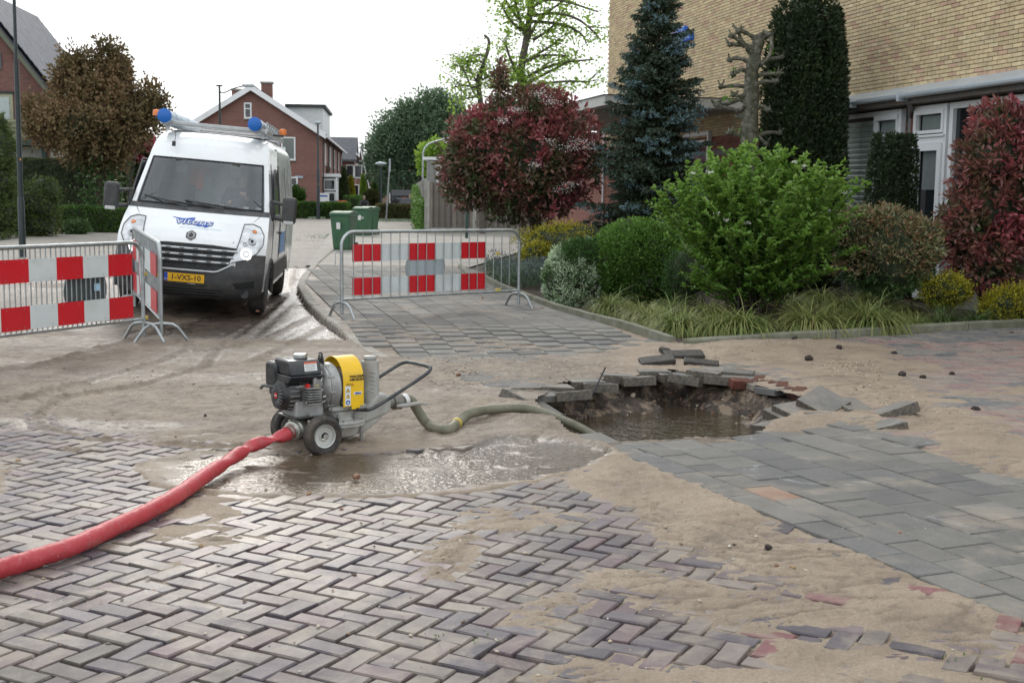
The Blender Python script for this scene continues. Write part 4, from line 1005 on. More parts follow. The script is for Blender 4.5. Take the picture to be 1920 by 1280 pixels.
# outlet coupling, front left
cp = Vector((-.035, .02, .165)); cd = Vector((-.80, -.42, -.10)).normalized()
c1_ = Vector((-.015, .20, .165)) + Vector((0, -.05, 0))
Mq = cd.to_track_quat('Z', 'Y').to_matrix().to_4x4(); Mq.translation = Vector((-.075, .155, .168))
q = MB(); q.T = Mq; q.lathe([(.030, -.04), (.036, .03), (.058, .035), (.064, .045), (.064, .062), (.057, .068), (.060, .072), (.060, .095), (.052, .10), (.046, .12), (.046, .15)], (0, 0, 0), 'z', 28)
for k in range(3):
    a = k*2.1; q.box((.062*math.cos(a), .062*math.sin(a), .055), (.02, .02, .03))
q.build('outlet_coupling', mat('pale zinc coupling', (.46, .46, .41), .4, .5, dirt=(.28, .23, .17), dirtamt=.4), pump, True)
Mx = Matrix.Translation(PO) @ Matrix.Rotation(PA, 4, 'Z')
E3 = Mx @ (Mq @ Vector((0, 0, .115)))
# suction coupling on the right
MB().lathe([(.040, .59), (.040, .64), (.052, .645), (.055, .665), (.050, .68), (.056, .70), (.046, .72)], (0, .21, .255), 'x', 24).build('inlet_coupling', mat('dirty coupling', (.22, .21, .19), .45, .5, dirt=(.12, .10, .08), dirtamt=.5), pump, True)
MB().tube([(.65, .165, .235), (.72, .145, .235), (.80, .13, .245), (.87, .12, .235)], [.010, .016, .012, .006], 8).build('coupling_lever', lgrey, pump, True)

# hoses
hm, n, o, p = _nodes('red layflat hose')
nz1 = noise(n, 9, 6, .65, None, .6)
c = ramp(n, noise(n, 2.0, 5, .6), [(.35, (.40, .030, .040)), (.65, (.48, .060, .070))])
c = mixc(n, ramp(n, nz1, [(.52, (0, 0, 0)), (.68, (.6, .6, .6))]), c, (.30, .13, .11)); c = mixc(n, ramp(n, noise(n, 30, 4, .6), [(.6, (0, 0, 0)), (.75, (.4, .4, .4))]), c, (.55, .35, .31))
n.links.new(c, p.inputs['Base Color']); p.inputs['Roughness'].default_value = .46; bump(n, p, nd(n, 'ShaderNodeMath', {0: noise(n, 22, 5, .6), 1: noise(n, 5, 4, .6, None, 1.5)}, operation='ADD').outputs[0], .6, .010)
gh = lambda px, py, r: Vector((*G(px, py, r), r))
hp = [E3, E3 + (Mx.to_3x3() @ cd)*.08 + Vector((0, 0, -.005)), gh(476, 834, .085), gh(436, 858, .052), gh(390, 888, .043), gh(335, 926, .045), gh(275, 960, .045), gh(210, 990, .045), gh(140, 1022, .046), gh(70, 1045, .045), gh(0, 1066, .045), gh(-90, 1090, .045), gh(-260, 1120, .045)]
def dense(pts, k):
    pts = [Vector(p) for p in pts]; o_ = []
    for i in range(len(pts)-1):
        a, b, c_, d_ = pts[max(i-1, 0)], pts[i], pts[i+1], pts[min(i+2, len(pts)-1)]
        for j in range(k):
            t = j/k; o_.append(.5*((2*b)+(c_-a)*t+(2*a-5*b+4*c_-d_)*t*t+(3*b-a-3*c_+d_)*t**3))
    return o_+[pts[-1]]
dp = dense(hp, 14); nH = len(dp)
rr_ = []; ff_ = []
for k in range(nH):
    s_ = k/nH; kink = math.exp(-((k-20)/3.0)**2)+.8*math.exp(-((k-33)/2.5)**2)+.5*math.exp(-((k-46)/3)**2)
    wob = .0012*math.sin(k*.9)+.001*math.sin(k*2.3+1)
    rr_.append(.0425*(1-.10*kink)+wob if k > 6 else .044); ff_.append(1-.6*min(kink, 1))
rh = MB().tube(dp, rr_, 24, flat=ff_).build('red_hose', hm, None, True); tag(rh, 'red layflat discharge hose running from the pump to the left edge', 'hose')
cl = MB(); a, b = dp[4], dp[12]
for k in (3, 9): dvec = (dp[k+1]-dp[k]).normalized(); cl.cyl(dp[k]-dvec*.007, dp[k]+dvec*.007, .0485, n=24)
cl.build('hose_clamp', mat('dull clamp band', (.28, .10, .09), .4, .3), rh, True)
sm, n, o, p = _nodes('suction hose')
c = ramp(n, noise(n, 6, 5, .6), [(.35, (.135, .13, .085)), (.65, (.22, .21, .15))])
n.links.new(mixc(n, ramp(n, noise(n, 12, 5, .7), [(.55, (0, 0, 0)), (.7, (.6, .6, .6))]), c, (.13, .10, .065)), p.inputs['Base Color']); p.inputs['Roughness'].default_value = .45
I3 = Mx @ Vector((.715, .21, .255)); dI = Mx.to_3x3() @ Vector((1, 0, 0))
sp_ = [I3, I3+dI*.08-Vector((0, 0, .005)), A(800, 793, 8.42), gh(838, 806, .035), A(862, 788, 8.60), A(885, 774, 8.75), A(930, 766, 8.95), A(985, 766, 9.05), A(1035, 780, 9.05), A(1075, 796, 8.95), A(1105, 812, 8.85), A(1150, 838, 8.8)]
ds = dense(sp_, 40); rs_ = [.0335+.0022*math.sin(k*2.1) for k in range(len(ds))]
sh = MB().tube(ds, rs_, 16).build('suction_hose', sm, None, True); tag(sh, 'ribbed olive suction hose arching from the pump into the pit', 'hose')
k = 40*4-12; dvec = (ds[k+1]-ds[k]).normalized()
MB().cyl(ds[k]-dvec*.025, ds[k]+dvec*.025, .039, n=16).box(tuple(ds[k]+Vector((.0, -.02, -.045))), (.012, .01, .05)).build('yellow_tape', mat('yellow tape', (.50, .37, .07), .6), sh, True)
dvec = (ds[14]-ds[13]).normalized(); MB().cyl(ds[12], ds[12]+dvec*.03, .040, n=16).build('hose_clamp', whp, sh, True)
# ------------------------------------------------------------------ people helper
def skin_obj(name, verts, edges, rad, material, parent=None, sub=2):
    me = bpy.data.meshes.new(name); me.from_pydata(verts, edges, []); me.materials.append(material)
    o = link(name, me, parent); md = o.modifiers.new('skin', 'SKIN'); md.use_smooth_shade = True
    for i, r_ in enumerate(rad):
        q = r_ if isinstance(r_, tuple) else (r_, r_)
        me.skin_vertices[0].data[i].radius = q; me.skin_vertices[0].data[i].use_root = (i == 0)
    sb_ = o.modifiers.new('sub', 'SUBSURF'); sb_.levels = sub; sb_.render_levels = sub
    return o
# ------------------------------------------------------------------ the van
VZ = R(6.6)
vw = Vector((*G(490, 588), 0)); off = Matrix.Rotation(VZ, 3, 'Z') @ Vector((.90, .92, 0)); vo = vw - off
van = empty('delivery_van', (vo.x+.02, vo.y, .06), 0, 'white high roof van with its driver inside, headlights towards the pit', 'van', rot=(0, R(4.5), VZ)); van.scale = (.935, .96, .955)
white = mat('white van paint', (.80, .81, .81), .22, var=.03, vs=2, coat=.5, dirt=(.50, .48, .44), dirtamt=.25)
blkpl = mat('black bumper plastic', (.040, .041, .043), .5, var=.2, vs=10, bmp=.1, bs=200, dirt=(.11, .095, .08), dirtamt=.5)
gbar = mat('silver grille paint', (.55, .56, .57), .35, .4, var=.06)
PR = [(.24, .12, .93), (.30, .04, .97), (.42, .0, .985), (.60, .0, 1.0), (.70, .03, 1.0), (.80, .06, 1.0), (.95, .10, 1.0), (1.02, .15, 1.0), (1.12, .25, .995), (1.25, .43, .985), (1.36, .63, .97), (1.42, .76, .955), (1.6, .92, .93), (2.0, 1.28, .865), (2.08, 1.36, .85), (2.18, 1.44, .84), (2.30, 1.56, .82), (2.40, 1.74, .79), (2.46, 2.0, .74), (2.49, 2.4, .70)]
pz, ps, ph_ = [np.array([q[i] for q in PR]) for i in range(3)]
cz_ = lambda z: np.interp(z, [.24, .7, 1.1, 1.4, 2.1, 2.49], [.30, .26, .26, .24, .22, .35])
def front(x, z, off=0):
    def f(x, z):
        hw = np.interp(z, pz, ph_); u = min(abs(x)/hw, 1.0); return Vector((x, float(np.interp(z, pz, ps) + cz_(z)*(u**2.6)), z))
    p = f(x, z)
    if off:
        sx1 = -1 if x > 0 else 1
        a = (f(x+sx1*.02, z)-p)*sx1; b = f(x, z+.02)-p; n_ = a.cross(b).normalized()
        if n_.y > 0: n_ = -n_
        p = p + n_*off
    return p
def fgrid(za, zb, ua, ub, nz_, nu, off=0):
    m_ = MB(); V = []
    for i in range(nz_+1):
        z = za+(zb-za)*i/nz_; hw = float(np.interp(z, pz, ph_))
        for j in range(nu+1): V.append(front((ua+(ub-ua)*j/nu)*hw, z, off))
    return m_.add(V, [(i*(nu+1)+j, i*(nu+1)+j+1, (i+1)*(nu+1)+j+1, (i+1)*(nu+1)+j) for i in range(nz_) for j in range(nu)])
def patch(poly, off, rings=4, back=0):
    cx_ = sum(p[0] for p in poly)/len(poly); cz = sum(p[1] for p in poly)/len(poly); n_ = len(poly)
    V = [front(cx_, cz, off)]
    for k in range(1, rings+1):
        for (x, z) in poly: V.append(front(cx_+(x-cx_)*k/rings, cz+(z-cz)*k/rings, off))
    F = [(0, 1+i, 1+(i+1) % n_) for i in range(n_)] + [(1+(k-1)*n_+i, 1+(k-1)*n_+(i+1) % n_, 1+k*n_+(i+1) % n_, 1+k*n_+i) for k in range(1, rings) for i in range(n_)]
    b0 = len(V)
    if back:
        for (x, z) in poly: V.append(front(x, z, off-back))
        F += [(1+(rings-1)*n_+i, 1+(rings-1)*n_+(i+1) % n_, b0+(i+1) % n_, b0+i) for i in range(n_)]
    return MB().add(V, F)
def resamp(poly, d=.06):
    o_ = []
    for i, a in enumerate(poly):
        b = poly[(i+1) % len(poly)]; k = max(1, int(math.hypot(b[0]-a[0], b[1]-a[1])/d))
        o_ += [(a[0]+(b[0]-a[0])*j/k, a[1]+(b[1]-a[1])*j/k) for j in range(k)]
    return o_
fgrid(.24, .70, -1, 1, 10, 24).build('front_bumper', blkpl, van, True)
for s_ in (-1, 1): fgrid(.70, .86, s_*.62, s_, 4, 8, .002).build('front_bumper', blkpl, van, True)
bod = fgrid(.70, 1.02, -1, 1, 8, 24); bod.build('front_panel', white, van, True)
fgrid(1.02, 1.36, -1, 1, 14, 24).build('bonnet', white, van, True)
ms = MB()
for s_ in (-1, 1): ms.tube([front(s_*x_, z_, .002) for x_, z_ in ((.56, 1.0), (.70, 1.20), (.83, 1.34), (.86, 1.38))], .004, 5)
ms.build('bonnet_gap', mat('shut line', (.03, .03, .03), .8), van)
fgrid(1.36, 1.43, -1, 1, 2, 24).build('scuttle_panel', blkpl, van, True)
for s_ in (-1, 1): fgrid(1.43, 2.08, s_*.93, s_, 14, 3).build('windscreen_pillar', white, van, True)
fgrid(2.08, 2.49, -1, 1, 16, 24).build('roof_front', white, van, True)
gm_, n, o, p = _nodes('windscreen glass')
fz_ = n.nodes.new('ShaderNodeFresnel'); fz_.inputs[0].default_value = 1.5
ad = nd(n, 'ShaderNodeMath', {0: fz_.outputs[0], 1: .07}, operation='ADD'); tr = n.nodes.new('ShaderNodeBsdfTransparent'); tr.inputs[0].default_value = (.78, .84, .84, 1)
gl = n.nodes.new('ShaderNodeBsdfGlossy'); gl.inputs['Roughness'].default_value = .03; gl.inputs[0].default_value = (.9, .93, .95, 1)
ms_ = n.nodes.new('ShaderNodeMixShader'); n.links.new(ad.outputs[0], ms_.inputs[0]); n.links.new(tr.outputs[0], ms_.inputs[1]); n.links.new(gl.outputs[0], ms_.inputs[2]); n.links.new(ms_.outputs[0], o.inputs[0])
ws = fgrid(1.43, 2.08, -.93, .93, 14, 20).build('windscreen', gm_, van, True)
fr_ = MB()
for (x0, z0, x1, z1) in [(-.86, 1.44, .86, 1.44), (.86, 1.44, .78, 2.07), (.78, 2.07, -.78, 2.07), (-.78, 2.07, -.86, 1.44)]:
    K = 12; pts_ = [front(x0+(x1-x0)*k/K, z0+(z1-z0)*k/K, .003) for k in range(K+1)]; fr_.tube(pts_, .012, 6)
fr_.build('screen_seal', mat('black seal', (.015, .015, .017), .5), van)
# sides
def hwS(z): return float(np.interp(z, [.30, .6, 1.2, 1.45, 2.1, 2.3, 2.42, 2.49], [1.0, 1.03, 1.03, 1.01, .93, .89, .82, .70]))
zs = [.36, .5, .65, .8, .95, 1.1, 1.25, 1.36, 1.43, 1.6, 1.8, 1.95, 2.08, 2.2, 2.3, 2.38, 2.44, 2.49]
for s_ in (-1, 1):
    V = []; ys = np.linspace(0, 1, 46); F = []; nY = len(ys)
    for z in zs:
        hw = float(np.interp(z, pz, ph_)); e = front(s_*hw, z)
        for t in ys:
            y = e.y + (5.55-e.y)*t; k_ = min(1, (y-e.y)/.6); V.append((s_*(hw+(hwS(z)-hw)*(k_*k_*(3-2*k_))), y, z))
    for i in range(len(zs)-1):
        for j in range(nY-1):
            c_ = [V[i*nY+j], V[(i+1)*nY+j+1]]; yc = (c_[0][1]+c_[1][1])/2; zc = (c_[0][2]+c_[1][2])/2
            if min(math.hypot(yc-.92, zc-.34), math.hypot(yc-4.45, zc-.34)) < .42: continue
            F.append((i*nY+j, i*nY+j+1, (i+1)*nY+j+1, (i+1)*nY+j))
    MB().add(V, F).build('side_panel', white, van, True)
    x1 = hwS(.6); MB().box((s_*(x1+.005), 2.6, .58), (.03, 2.5, .26)).build('side_moulding', blkpl, van, bevel=.01)
    wa = MB(); wa.tube([(s_*(x1-.005), .92+.44*math.cos(a), .34+.44*math.sin(a)) for a in np.linspace(-.1, math.pi+.1, 16)], .028, 6); wa.build('wheel_arch', blkpl, van, True)
    MB().box((s_*.80, .92, .62), (.36, .9, .02)).box((s_*.62, .92, .5), (.02, .9, .5)).build('wheel_well', blkpl, van)
    # door glass and handle
    q = lambda y, z, d=.006: (s_*(hwS(z)+d), y, z)
    MB().add([q(1.15, 1.40), q(2.1, 1.40), q(2.1, 2.0), q(1.62, 2.0)], [(0, 1, 2, 3)]).build('door_window', mat('dark side glass', (.05, .06, .065), .06, var=.1), van)
    MB().tube([q(1.12, 1.38, .008), q(2.14, 1.38, .008), q(2.14, 2.03, .008), q(1.6, 2.03, .008), q(1.12, 1.38, .008)], .012, 5).build('window_seal', blkpl, van)
    MB().box((s_*(hwS(1.15)+.02), 2.15, 1.12), (.03, .18, .04)).build('door_handle', blkpl, van, bevel=.006)
    dl = MB()
    for yy in (1.0, 2.25, 2.35, 3.7): dl.tube([q(yy, z, .001) for z in (.45, .8, 1.2, 1.5, 1.9, 2.1)], .005, 4)
    dl.build('door_gap', bpy.data.materials['shut line'], van)
    MB().box((s_*(hwS(.9)+.004), 3.0, .95), (.004, .95, .32)).build('blue_livery', mat('blue livery', (.05, .25, .60), .35), van)
    # mirrors
    mr = MB().box((s_*1.235, .98, 1.48), (.20, .13, .37)); mir = mr.build('wing_mirror', blkpl, van, True, bevel=.045, bseg=4)
    MB().box((s_*1.235, 1.05, 1.50), (.17, .01, .22)).build('mirror_glass', mat('mirror', (.7, .7, .7), .03, 1, var=0), mir)
    MB().tube([(s_*.96, 1.12, 1.58), (s_*1.16, .98, 1.56)], .026, 8).tube([(s_*.98, 1.10, 1.36), (s_*1.16, .98, 1.35)], .03, 8).box((s_*.99, 1.12, 1.45), (.05, .1, .28)).build('mirror_arm', blkpl, mir, True)
    MB().box((s_*1.235, .92, 1.31), (.14, .04, .05)).build('mirror_indicator', mat('pale lamp', (.5, .5, .48), .2), mir, bevel=.01)
MB().quad((-.98, 5.55, .36), (.98, 5.55, .36), (.80, 5.55, 2.49), (-.80, 5.55, 2.49)).build('rear_panel', white, van)
MB().quad((-.72, 2.35, 2.492), (.72, 2.35, 2.492), (.72, 5.55, 2.492), (-.72, 5.55, 2.492)).build('roof_panel', white, van)
MB().box((0, 3.0, .34), (1.7, 4.2, .10)).build('underbody', mat('underbody', (.02, .02, .02), .8), van)
for x in (-.88, .88):
    for y in (.92, 4.45): wheel('wheel', van, (x, y, .345), .345, .23, ax='x', m_t=mat('van tyre', (.028, .027, .026), .8, var=.2, dirt=(.12, .10, .08), dirtamt=.6))
# grille
def rq(poly, off, back, m_, nm, d=.06): return patch(resamp(poly, d), off, 5, back).build(nm, m_, van, True)
rq([(-.66, .93), (-.3, .955), (.3, .955), (.66, .93), (.56, .74), (.42, .62), (0, .60), (-.42, .62), (-.56, .74)], .004, .01, mat('grille black', (.006, .006, .007), .6), 'grille', .05)
for i, (z, hw) in enumerate([(.885, .63), (.805, .585), (.725, .535)]):
    gb = MB(); gb.tube([front(x, z, .022) for x in np.linspace(-hw, hw, 17)], .016, 8)
    gb.build('grille_bar', gbar, van, True)
    for x in (-.46, -.27, -.09, .09, .27, .46):
        if abs(x) < hw-.06:
            a_ = front(x-.045, z-.004, .036); b_ = front(x+.045, z-.004, .036); MB().tube([a_, b_], .013, 8).build('grille_slot', gbar, van, True)
            a_ = front(x-.032, z-.004, .047); b_ = front(x+.032, z-.004, .047); MB().tube([a_, b_], .0065, 6).build('grille_slot', blkpl, van, True)
gs = MB()
for x in np.linspace(-.54, .54, 13):
    gs.tube([front(x, .64+.1*abs(x), .010), front(x, .92, .010)], .004, 4)
gs.build('grille_struts', blkpl, van)
MB().tube([front(x, .605+.0*x+.55*max(0, abs(x)-.38), .016) for x in np.linspace(-.60, .60, 25)], .013, 8).build('grille_lip', gbar, van, True)
rq([(-.46, .365), (.46, .365), (.42, .285), (-.42, .285)], .004, .01, bpy.data.materials['grille black'], 'lower_intake')
for z in (.345, .31): MB().tube([front(x, z, .014) for x in np.linspace(-.44, .44, 12)], .006, 6).build('intake_bar', blkpl, van, True)
for s_ in (-1, 1):
    rq([(s_*.60, .47), (s_*.88, .52), (s_*.88, .42), (s_*.64, .40)], .003, .01, bpy.data.materials['grille black'], 'fog_recess')
    a_ = front(s_*.76, .33, 0); MB().lathe([(.0, -.012), (.055, -.012), (.06, .02)], tuple(a_), 'y', 24).build('tow_cover', blkpl, van, True)
    hl = [(.665, 1.245), (.78, 1.255), (.88, 1.22), (.945, 1.12), (.95, 1.0), (.88, .88), (.74, .79), (.53, .73), (.56, .80), (.61, .90), (.64, 1.02), (.655, 1.14)]
    hl = [(s_*x, z) for x, z in hl]
    h_ = patch(resamp(hl, .05), .006, 5, .02).build('headlight', mat('headlight reflector', (.60, .61, .62), .2, .6, var=.3, vs=9), van, True)
    MB().tube([front(x, z, .008) for x, z in resamp(hl, .05)+[hl[0]]], .007, 5).build('headlight_rim', mat('lamp seal', (.10, .10, .11), .4), h_, True)
    em = mat('lit lamp', (.9, .9, .85), .2, emit=((1, .97, .90), 1.6))
    def disc(x, z, r_, m__, nm, off_=.02, dd=.02):
        a_ = front(s_*x, z, off_); b_ = front(s_*x, z, off_+dd); q_ = MB(); q_.T = Matrix.Translation(a_) @ (b_-a_).to_track_quat('Z', 'Y').to_matrix().to_4x4()
        q_.lathe([(r_, -.02), (r_, .0), (r_*.86, .008), (r_*.55, -.004), (0, .004)], (0, 0, 0), 'z', 24).build(nm, m__, h_, True)
    disc(.745, .865, .080, em, 'lit_lamp', .006); disc(.80, 1.03, .062, mat('lamp lens', (.45, .46, .48), .08, .6, var=.2), 'lamp_lens', .010); disc(.80, 1.03, .022, blkpl, 'lamp_bulb', .02)
    disc(.815, 1.16, .035, mat('amber bulb', (.70, .28, .12), .2), 'indicator_bulb', .010)
    disc(.72, .99, .035, gbar, 'lamp_ring', .010)
# badge, plate, lettering on the bonnet
def frontmtx(x, z, off_=.012, roll=0):
    p0 = front(x, z, off_); ax = (front(x+.05, z, off_)-front(x-.05, z, off_)).normalized(); up_ = (front(x, z+.05, off_)-front(x, z-.05, off_)).normalized(); nn = ax.cross(up_).normalized(); up_ = nn.cross(ax)
    m__ = Matrix((ax, up_, nn)).transposed().to_4x4(); m__.translation = p0; return m__ @ Matrix.Rotation(roll, 4, 'Z')
bq = MB(); bq.T = frontmtx(0, 1.055, .012)
oh, ih = [(0, .075), (.052, .035), (.052, -.035), (0, -.075), (-.052, -.035), (-.052, .035)], [(0, .042), (.026, .018), (.026, -.018), (0, -.042), (-.026, -.018), (-.026, .018)]
for i in range(6):
    j = (i+1) % 6; a, b, c_, d_ = oh[i], oh[j], ih[j], ih[i]; mi = lambda p_, q_: ((p_[0]+q_[0])/2, (p_[1]+q_[1])/2)
    m1, m2 = mi(a, d_), mi(b, c_)
    bq.add([(a[0], a[1], -.01), (b[0], b[1], -.01), (m2[0], m2[1], .014), (m1[0], m1[1], .014), (c_[0], c_[1], -.01), (d_[0], d_[1], -.01)], [(0, 1, 2, 3), (3, 2, 4, 5)])
bq.build('badge', mat('dark chrome', (.62, .62, .63), .3, .15, var=.1), van)
bq = MB(); bq.T = frontmtx(0, 1.055, .008); bq.add([(x*1.25, y*1.18, 0) for x, y in oh], [(0, 5, 4, 3, 2, 1)]).build('badge_backing', blkpl, van)
PM_ = frontmtx(-.03, .505, .018)
pl = MB(); pl.T = PM_; pl.box((0, 0, 0), (.53, .115, .008)); plate = pl.build('licence_plate', mat('plate yellow', (.78, .42, .012), .4, var=.03), van, bevel=.003)
q_ = MB(); q_.T = PM_; q_.box((-.24, 0, .0045), (.046, .108, .001)).build('plate_band', mat('plate blue', (.02, .07, .40), .4), plate)
q_ = MB(); q_.T = PM_; q_.box((0, -.072, -.001), (.56, .026, .01)); q_.box((0, .062, -.001), (.56, .01, .01)); q_.build('plate_holder', blk, van)
text('lettering', '1-VXS-10', .098, mat('plate print', (.02, .02, .02), .5, var=0), plate, None, mtx=PM_ @ Matrix.Translation((.022, 0, .0052)), sx=1.04, off=.0015)
text('lettering', 'NL', .028, whp, plate, None, mtx=PM_ @ Matrix.Translation((-.24, -.03, .0056)))
text('lettering', 'AUTOBEDRIJF', .016, whp, plate, None, mtx=PM_ @ Matrix.Translation((.10, -.072, .0052)))
lb_ = mat('blue lettering', (.03, .10, .42), .4, var=.02)
def bonnet_text(s__, size, m__, x, z, off_, **k):
    o_ = text('lettering', s__, size, m__, van, None, mtx=Matrix.Identity(4), ext=0, **k)
    return o_
def wrap_text(s__, size, m__, x0, z0, off_, sx=1, shear=0, bold=0):
    cu_ = bpy.data.curves.new('lettering', 'FONT'); cu_.body = s__; cu_.size = size; cu_.align_x = 'CENTER'; cu_.align_y = 'CENTER'; cu_.shear = shear; cu_.offset = bold; cu_.resolution_u = 4
    tmp = bpy.data.objects.new('lettering', cu_); col.objects.link(tmp); me = bpy.data.meshes.new_from_object(tmp.evaluated_get(bpy.context.evaluated_depsgraph_get())); bpy.data.objects.remove(tmp)
    me.materials.clear(); me.materials.append(m__)
    # follow the bonnet: map flat x, y onto the surface by arc length in z
    zt = np.linspace(.95, 1.36, 200); arc = np.concatenate([[0], np.cumsum(np.hypot(np.diff(zt), np.diff(np.interp(zt, pz, ps))))]); a0 = np.interp(z0, zt, arc)
    for v in me.vertices:
        z = float(np.interp(a0+v.co.y, arc, zt)); v.co = front(x0+v.co.x*sx, z, off_)
    o_ = link('lettering', me, van); o_['kind'] = 'stuff'; return o_
wrap_text('vitens', .175, lb_, 0, 1.225, .006, 1.2, .15, .010); wrap_text('vitens', .175, whp, 0, 1.225, .010, 1.2, .15, -.001)
wv = patch([(x, 1.255+.018*math.sin(x*14)) for x in np.linspace(-.30, .0, 10)] + [(x, 1.275+.012*math.sin(x*14+1)) for x in np.linspace(.0, -.30, 10)], .005, 2).build('blue_wave', lb_, van)
patch([(.02, 1.185), (.10, 1.19), (.24, 1.20), (.20, 1.18), (.16, 1.165), (.13, 1.18), (.07, 1.175)], .005, 2).build('blue_wave', lb_, van)
wrap_text('LAAT WATER VOOR JE WERKEN', .038, mat('pale blue lettering', (.42, .60, .72), .4), .10, 1.150, .006, 1.0, 0, 0)
# wipers
for (x0, x1, z1) in [(-.15, -.78, 1.52), (.35, -.20, 1.50)]:
    wq = MB().tube([front(x0, 1.40, .03), front((x0+x1)/2, (1.42+z1)/2-.02, .03), front(x1, z1, .012)], [.012, .008, .006], 6); wq.tube([front(x0+.22 if x0 > 0 else x0+.30, 1.44, .012), front(x0, 1.455, .012), front((x0*.6+x1*.4), 1.47, .012), front(x1, z1, .012)], .009, 6)
    wq.build('wiper', blkpl, van, True)
# cab
intm = mat('cab interior grey', (.17, .19, .195), .7, var=.2); MB().box((0, 1.25, 1.26), (1.7, .62, .22)).build('dashboard', intm, van, bevel=.05, bseg=3)
MB().box((0, 2.45, 1.55), (1.78, .03, 1.6)).box((0, 1.6, .62), (1.8, 1.8, .04)).build('bulkhead', mat('bulkhead', (.36, .41, .42), .7), van)
seatm = mat('seat cloth', (.045, .05, .055), .85, var=.2)
for x in (-.52, .46): MB().box((x, 2.16, 1.42), (.52, .16, .62)).box((x, 1.98, 1.08), (.52, .5, .16)).box((x, 2.18, 1.86), (.26, .12, .22)).build('seat', seatm, van, True, bevel=.05, bseg=3)
MB().lathe([(.19, -.012), (.205, 0), (.19, .012), (.175, 0), (.19, -.012)], (0, 0, 0), 'z', 32, False).build('steering_wheel', blkpl, van, True)
sw = [o_ for o_ in van.children if o_.name.startswith('steering_wheel')][0]; sw.location = (.46, 1.52, 1.42); sw.rotation_euler = (R(50), 0, 0)
def onD(x, y, z, sx1, sy1, sz, nm, lab, rz_=0, m__=whp, cat='paper'):
    o_ = MB().box((0, 0, 0), (sx1, sy1, sz)).build(nm, m__, van); o_.location = (x, y, z); o_.rotation_euler = (0, 0, rz_); return o_
onD(-.62, 1.08, 1.385, .26, .16, .008, 'paper', '', .2); onD(.18, 1.02, 1.39, .24, .10, .05, 'paper', '', -.1); onD(.42, 1.02, 1.385, .32, .14, .012, 'paper', '', .05); onD(.72, 1.02, 1.40, .10, .10, .07, 'box', '', 0)
for x, m__ in ((.62, whp), (.80, whp), (.28, gbar)): MB().lathe([(.0, 0), (.035, 0), (.042, .10), (.038, .10)], (x, 1.06, 1.38), 'z', 14, False).build('cup', m__, van, True)
onD(-.10, 1.06, 1.39, .30, .05, .02, 'paper', '', .3, mat('pale card', (.4, .45, .42), .6))
for x in (-.36, .40): MB().box((x, 1.37, 1.93), (.17, .03, .12)).box((x-.01, 1.36, 2.02), (.15, .02, .10)).build('sun_visor', blk, van, bevel=.01).rotation_euler = (0, 0, 0)
MB().box((-.28, 2.42, 1.85), (.20, .04, .42)).box((-.16, 2.40, 1.95), (.14, .03, .12)).build('hanging_vest', mat('orange cloth', (.85, .16, .05), .7), van, bevel=.02)
# roof rack
al = mat('rack aluminium', (.46, .47, .47), .4, .8, var=.12)
rk = empty('roof_rack', (0, 0, 0)); rk.parent = van
for y in (1.95, 3.0, 4.2, 5.3): MB().box((0, y, 2.56), (1.5, .05, .03)).build('cross_bar', al, rk, bevel=.006)
MB().box((0, 1.90, 2.585), (1.58, .02, .045)).build('cross_bar', al, rk, bevel=.006)
for s_ in (-1, 1):
    q_ = MB(); q_.box((s_*.76, 3.6, 2.57), (.03, 3.5, .05)); q_.box((s_*.76, 3.6, 2.70), (.025, 3.4, .025))
    for y in np.arange(2.0, 5.4, .4): q_.box((s_*.76, y, 2.63), (.022, .022, .14))
    q_.build('side_rail', al, rk); MB().box((s_*.70, 2.1, 2.52), (.05, .06, .10)).box((s_*.70, 5.2, 2.52), (.05, .06, .10)).build('rack_foot', al, rk)
cap_m = mat('blue end cap', (.01, .13, .48), .4, var=.05); tubm = mat('pale blue tube', (.42, .52, .62), .35, var=.05)
for x, y0, y1, z in ((-.70, 1.72, 4.9, 2.66), (.60, 1.72, 4.9, 2.66)):
    t_ = MB().cyl((x, y0, z), (x, y1, z), .095, n=28).build('storage_tube', tubm, rk, True)
    MB().lathe([(.0, -.03), (.085, -.028), (.102, -.015), (.102, .03)], (x, y0, z), 'y', 32).build('end_cap', cap_m, t_, True)
    for yy in (2.3, 3.5): MB().lathe([(.097, yy-.02), (.1, yy-.02), (.1, yy+.02), (.097, yy+.02)], (x, 0, z), 'y', 28, False).build('clamp_band', al, t_, True)
amb = mat('amber beacon', (.80, .22, .05), .25)
for x, y, z in ((-.86, 2.0, 2.66), (.95, 2.6, 2.58)):
    MB().lathe([(.055, 0), (.058, .06), (.045, .085), (0, .09)], (x, y, z), 'z', 16).build('beacon', amb, rk, True); MB().box((x*.93, y, z-.02), (.16, .06, .03)).build('beacon_bracket', blkpl, rk)
MB().tube(smooth([(-.55, 1.92, 2.53), (-.56, 1.80, 2.50), (-.50, 1.60, 2.40), (-.50, 1.50, 2.30)]), .005, 5).box((-.50, 1.46, 2.27), (.05, .03, .07)).build('aerial_lead', blk, van, True)
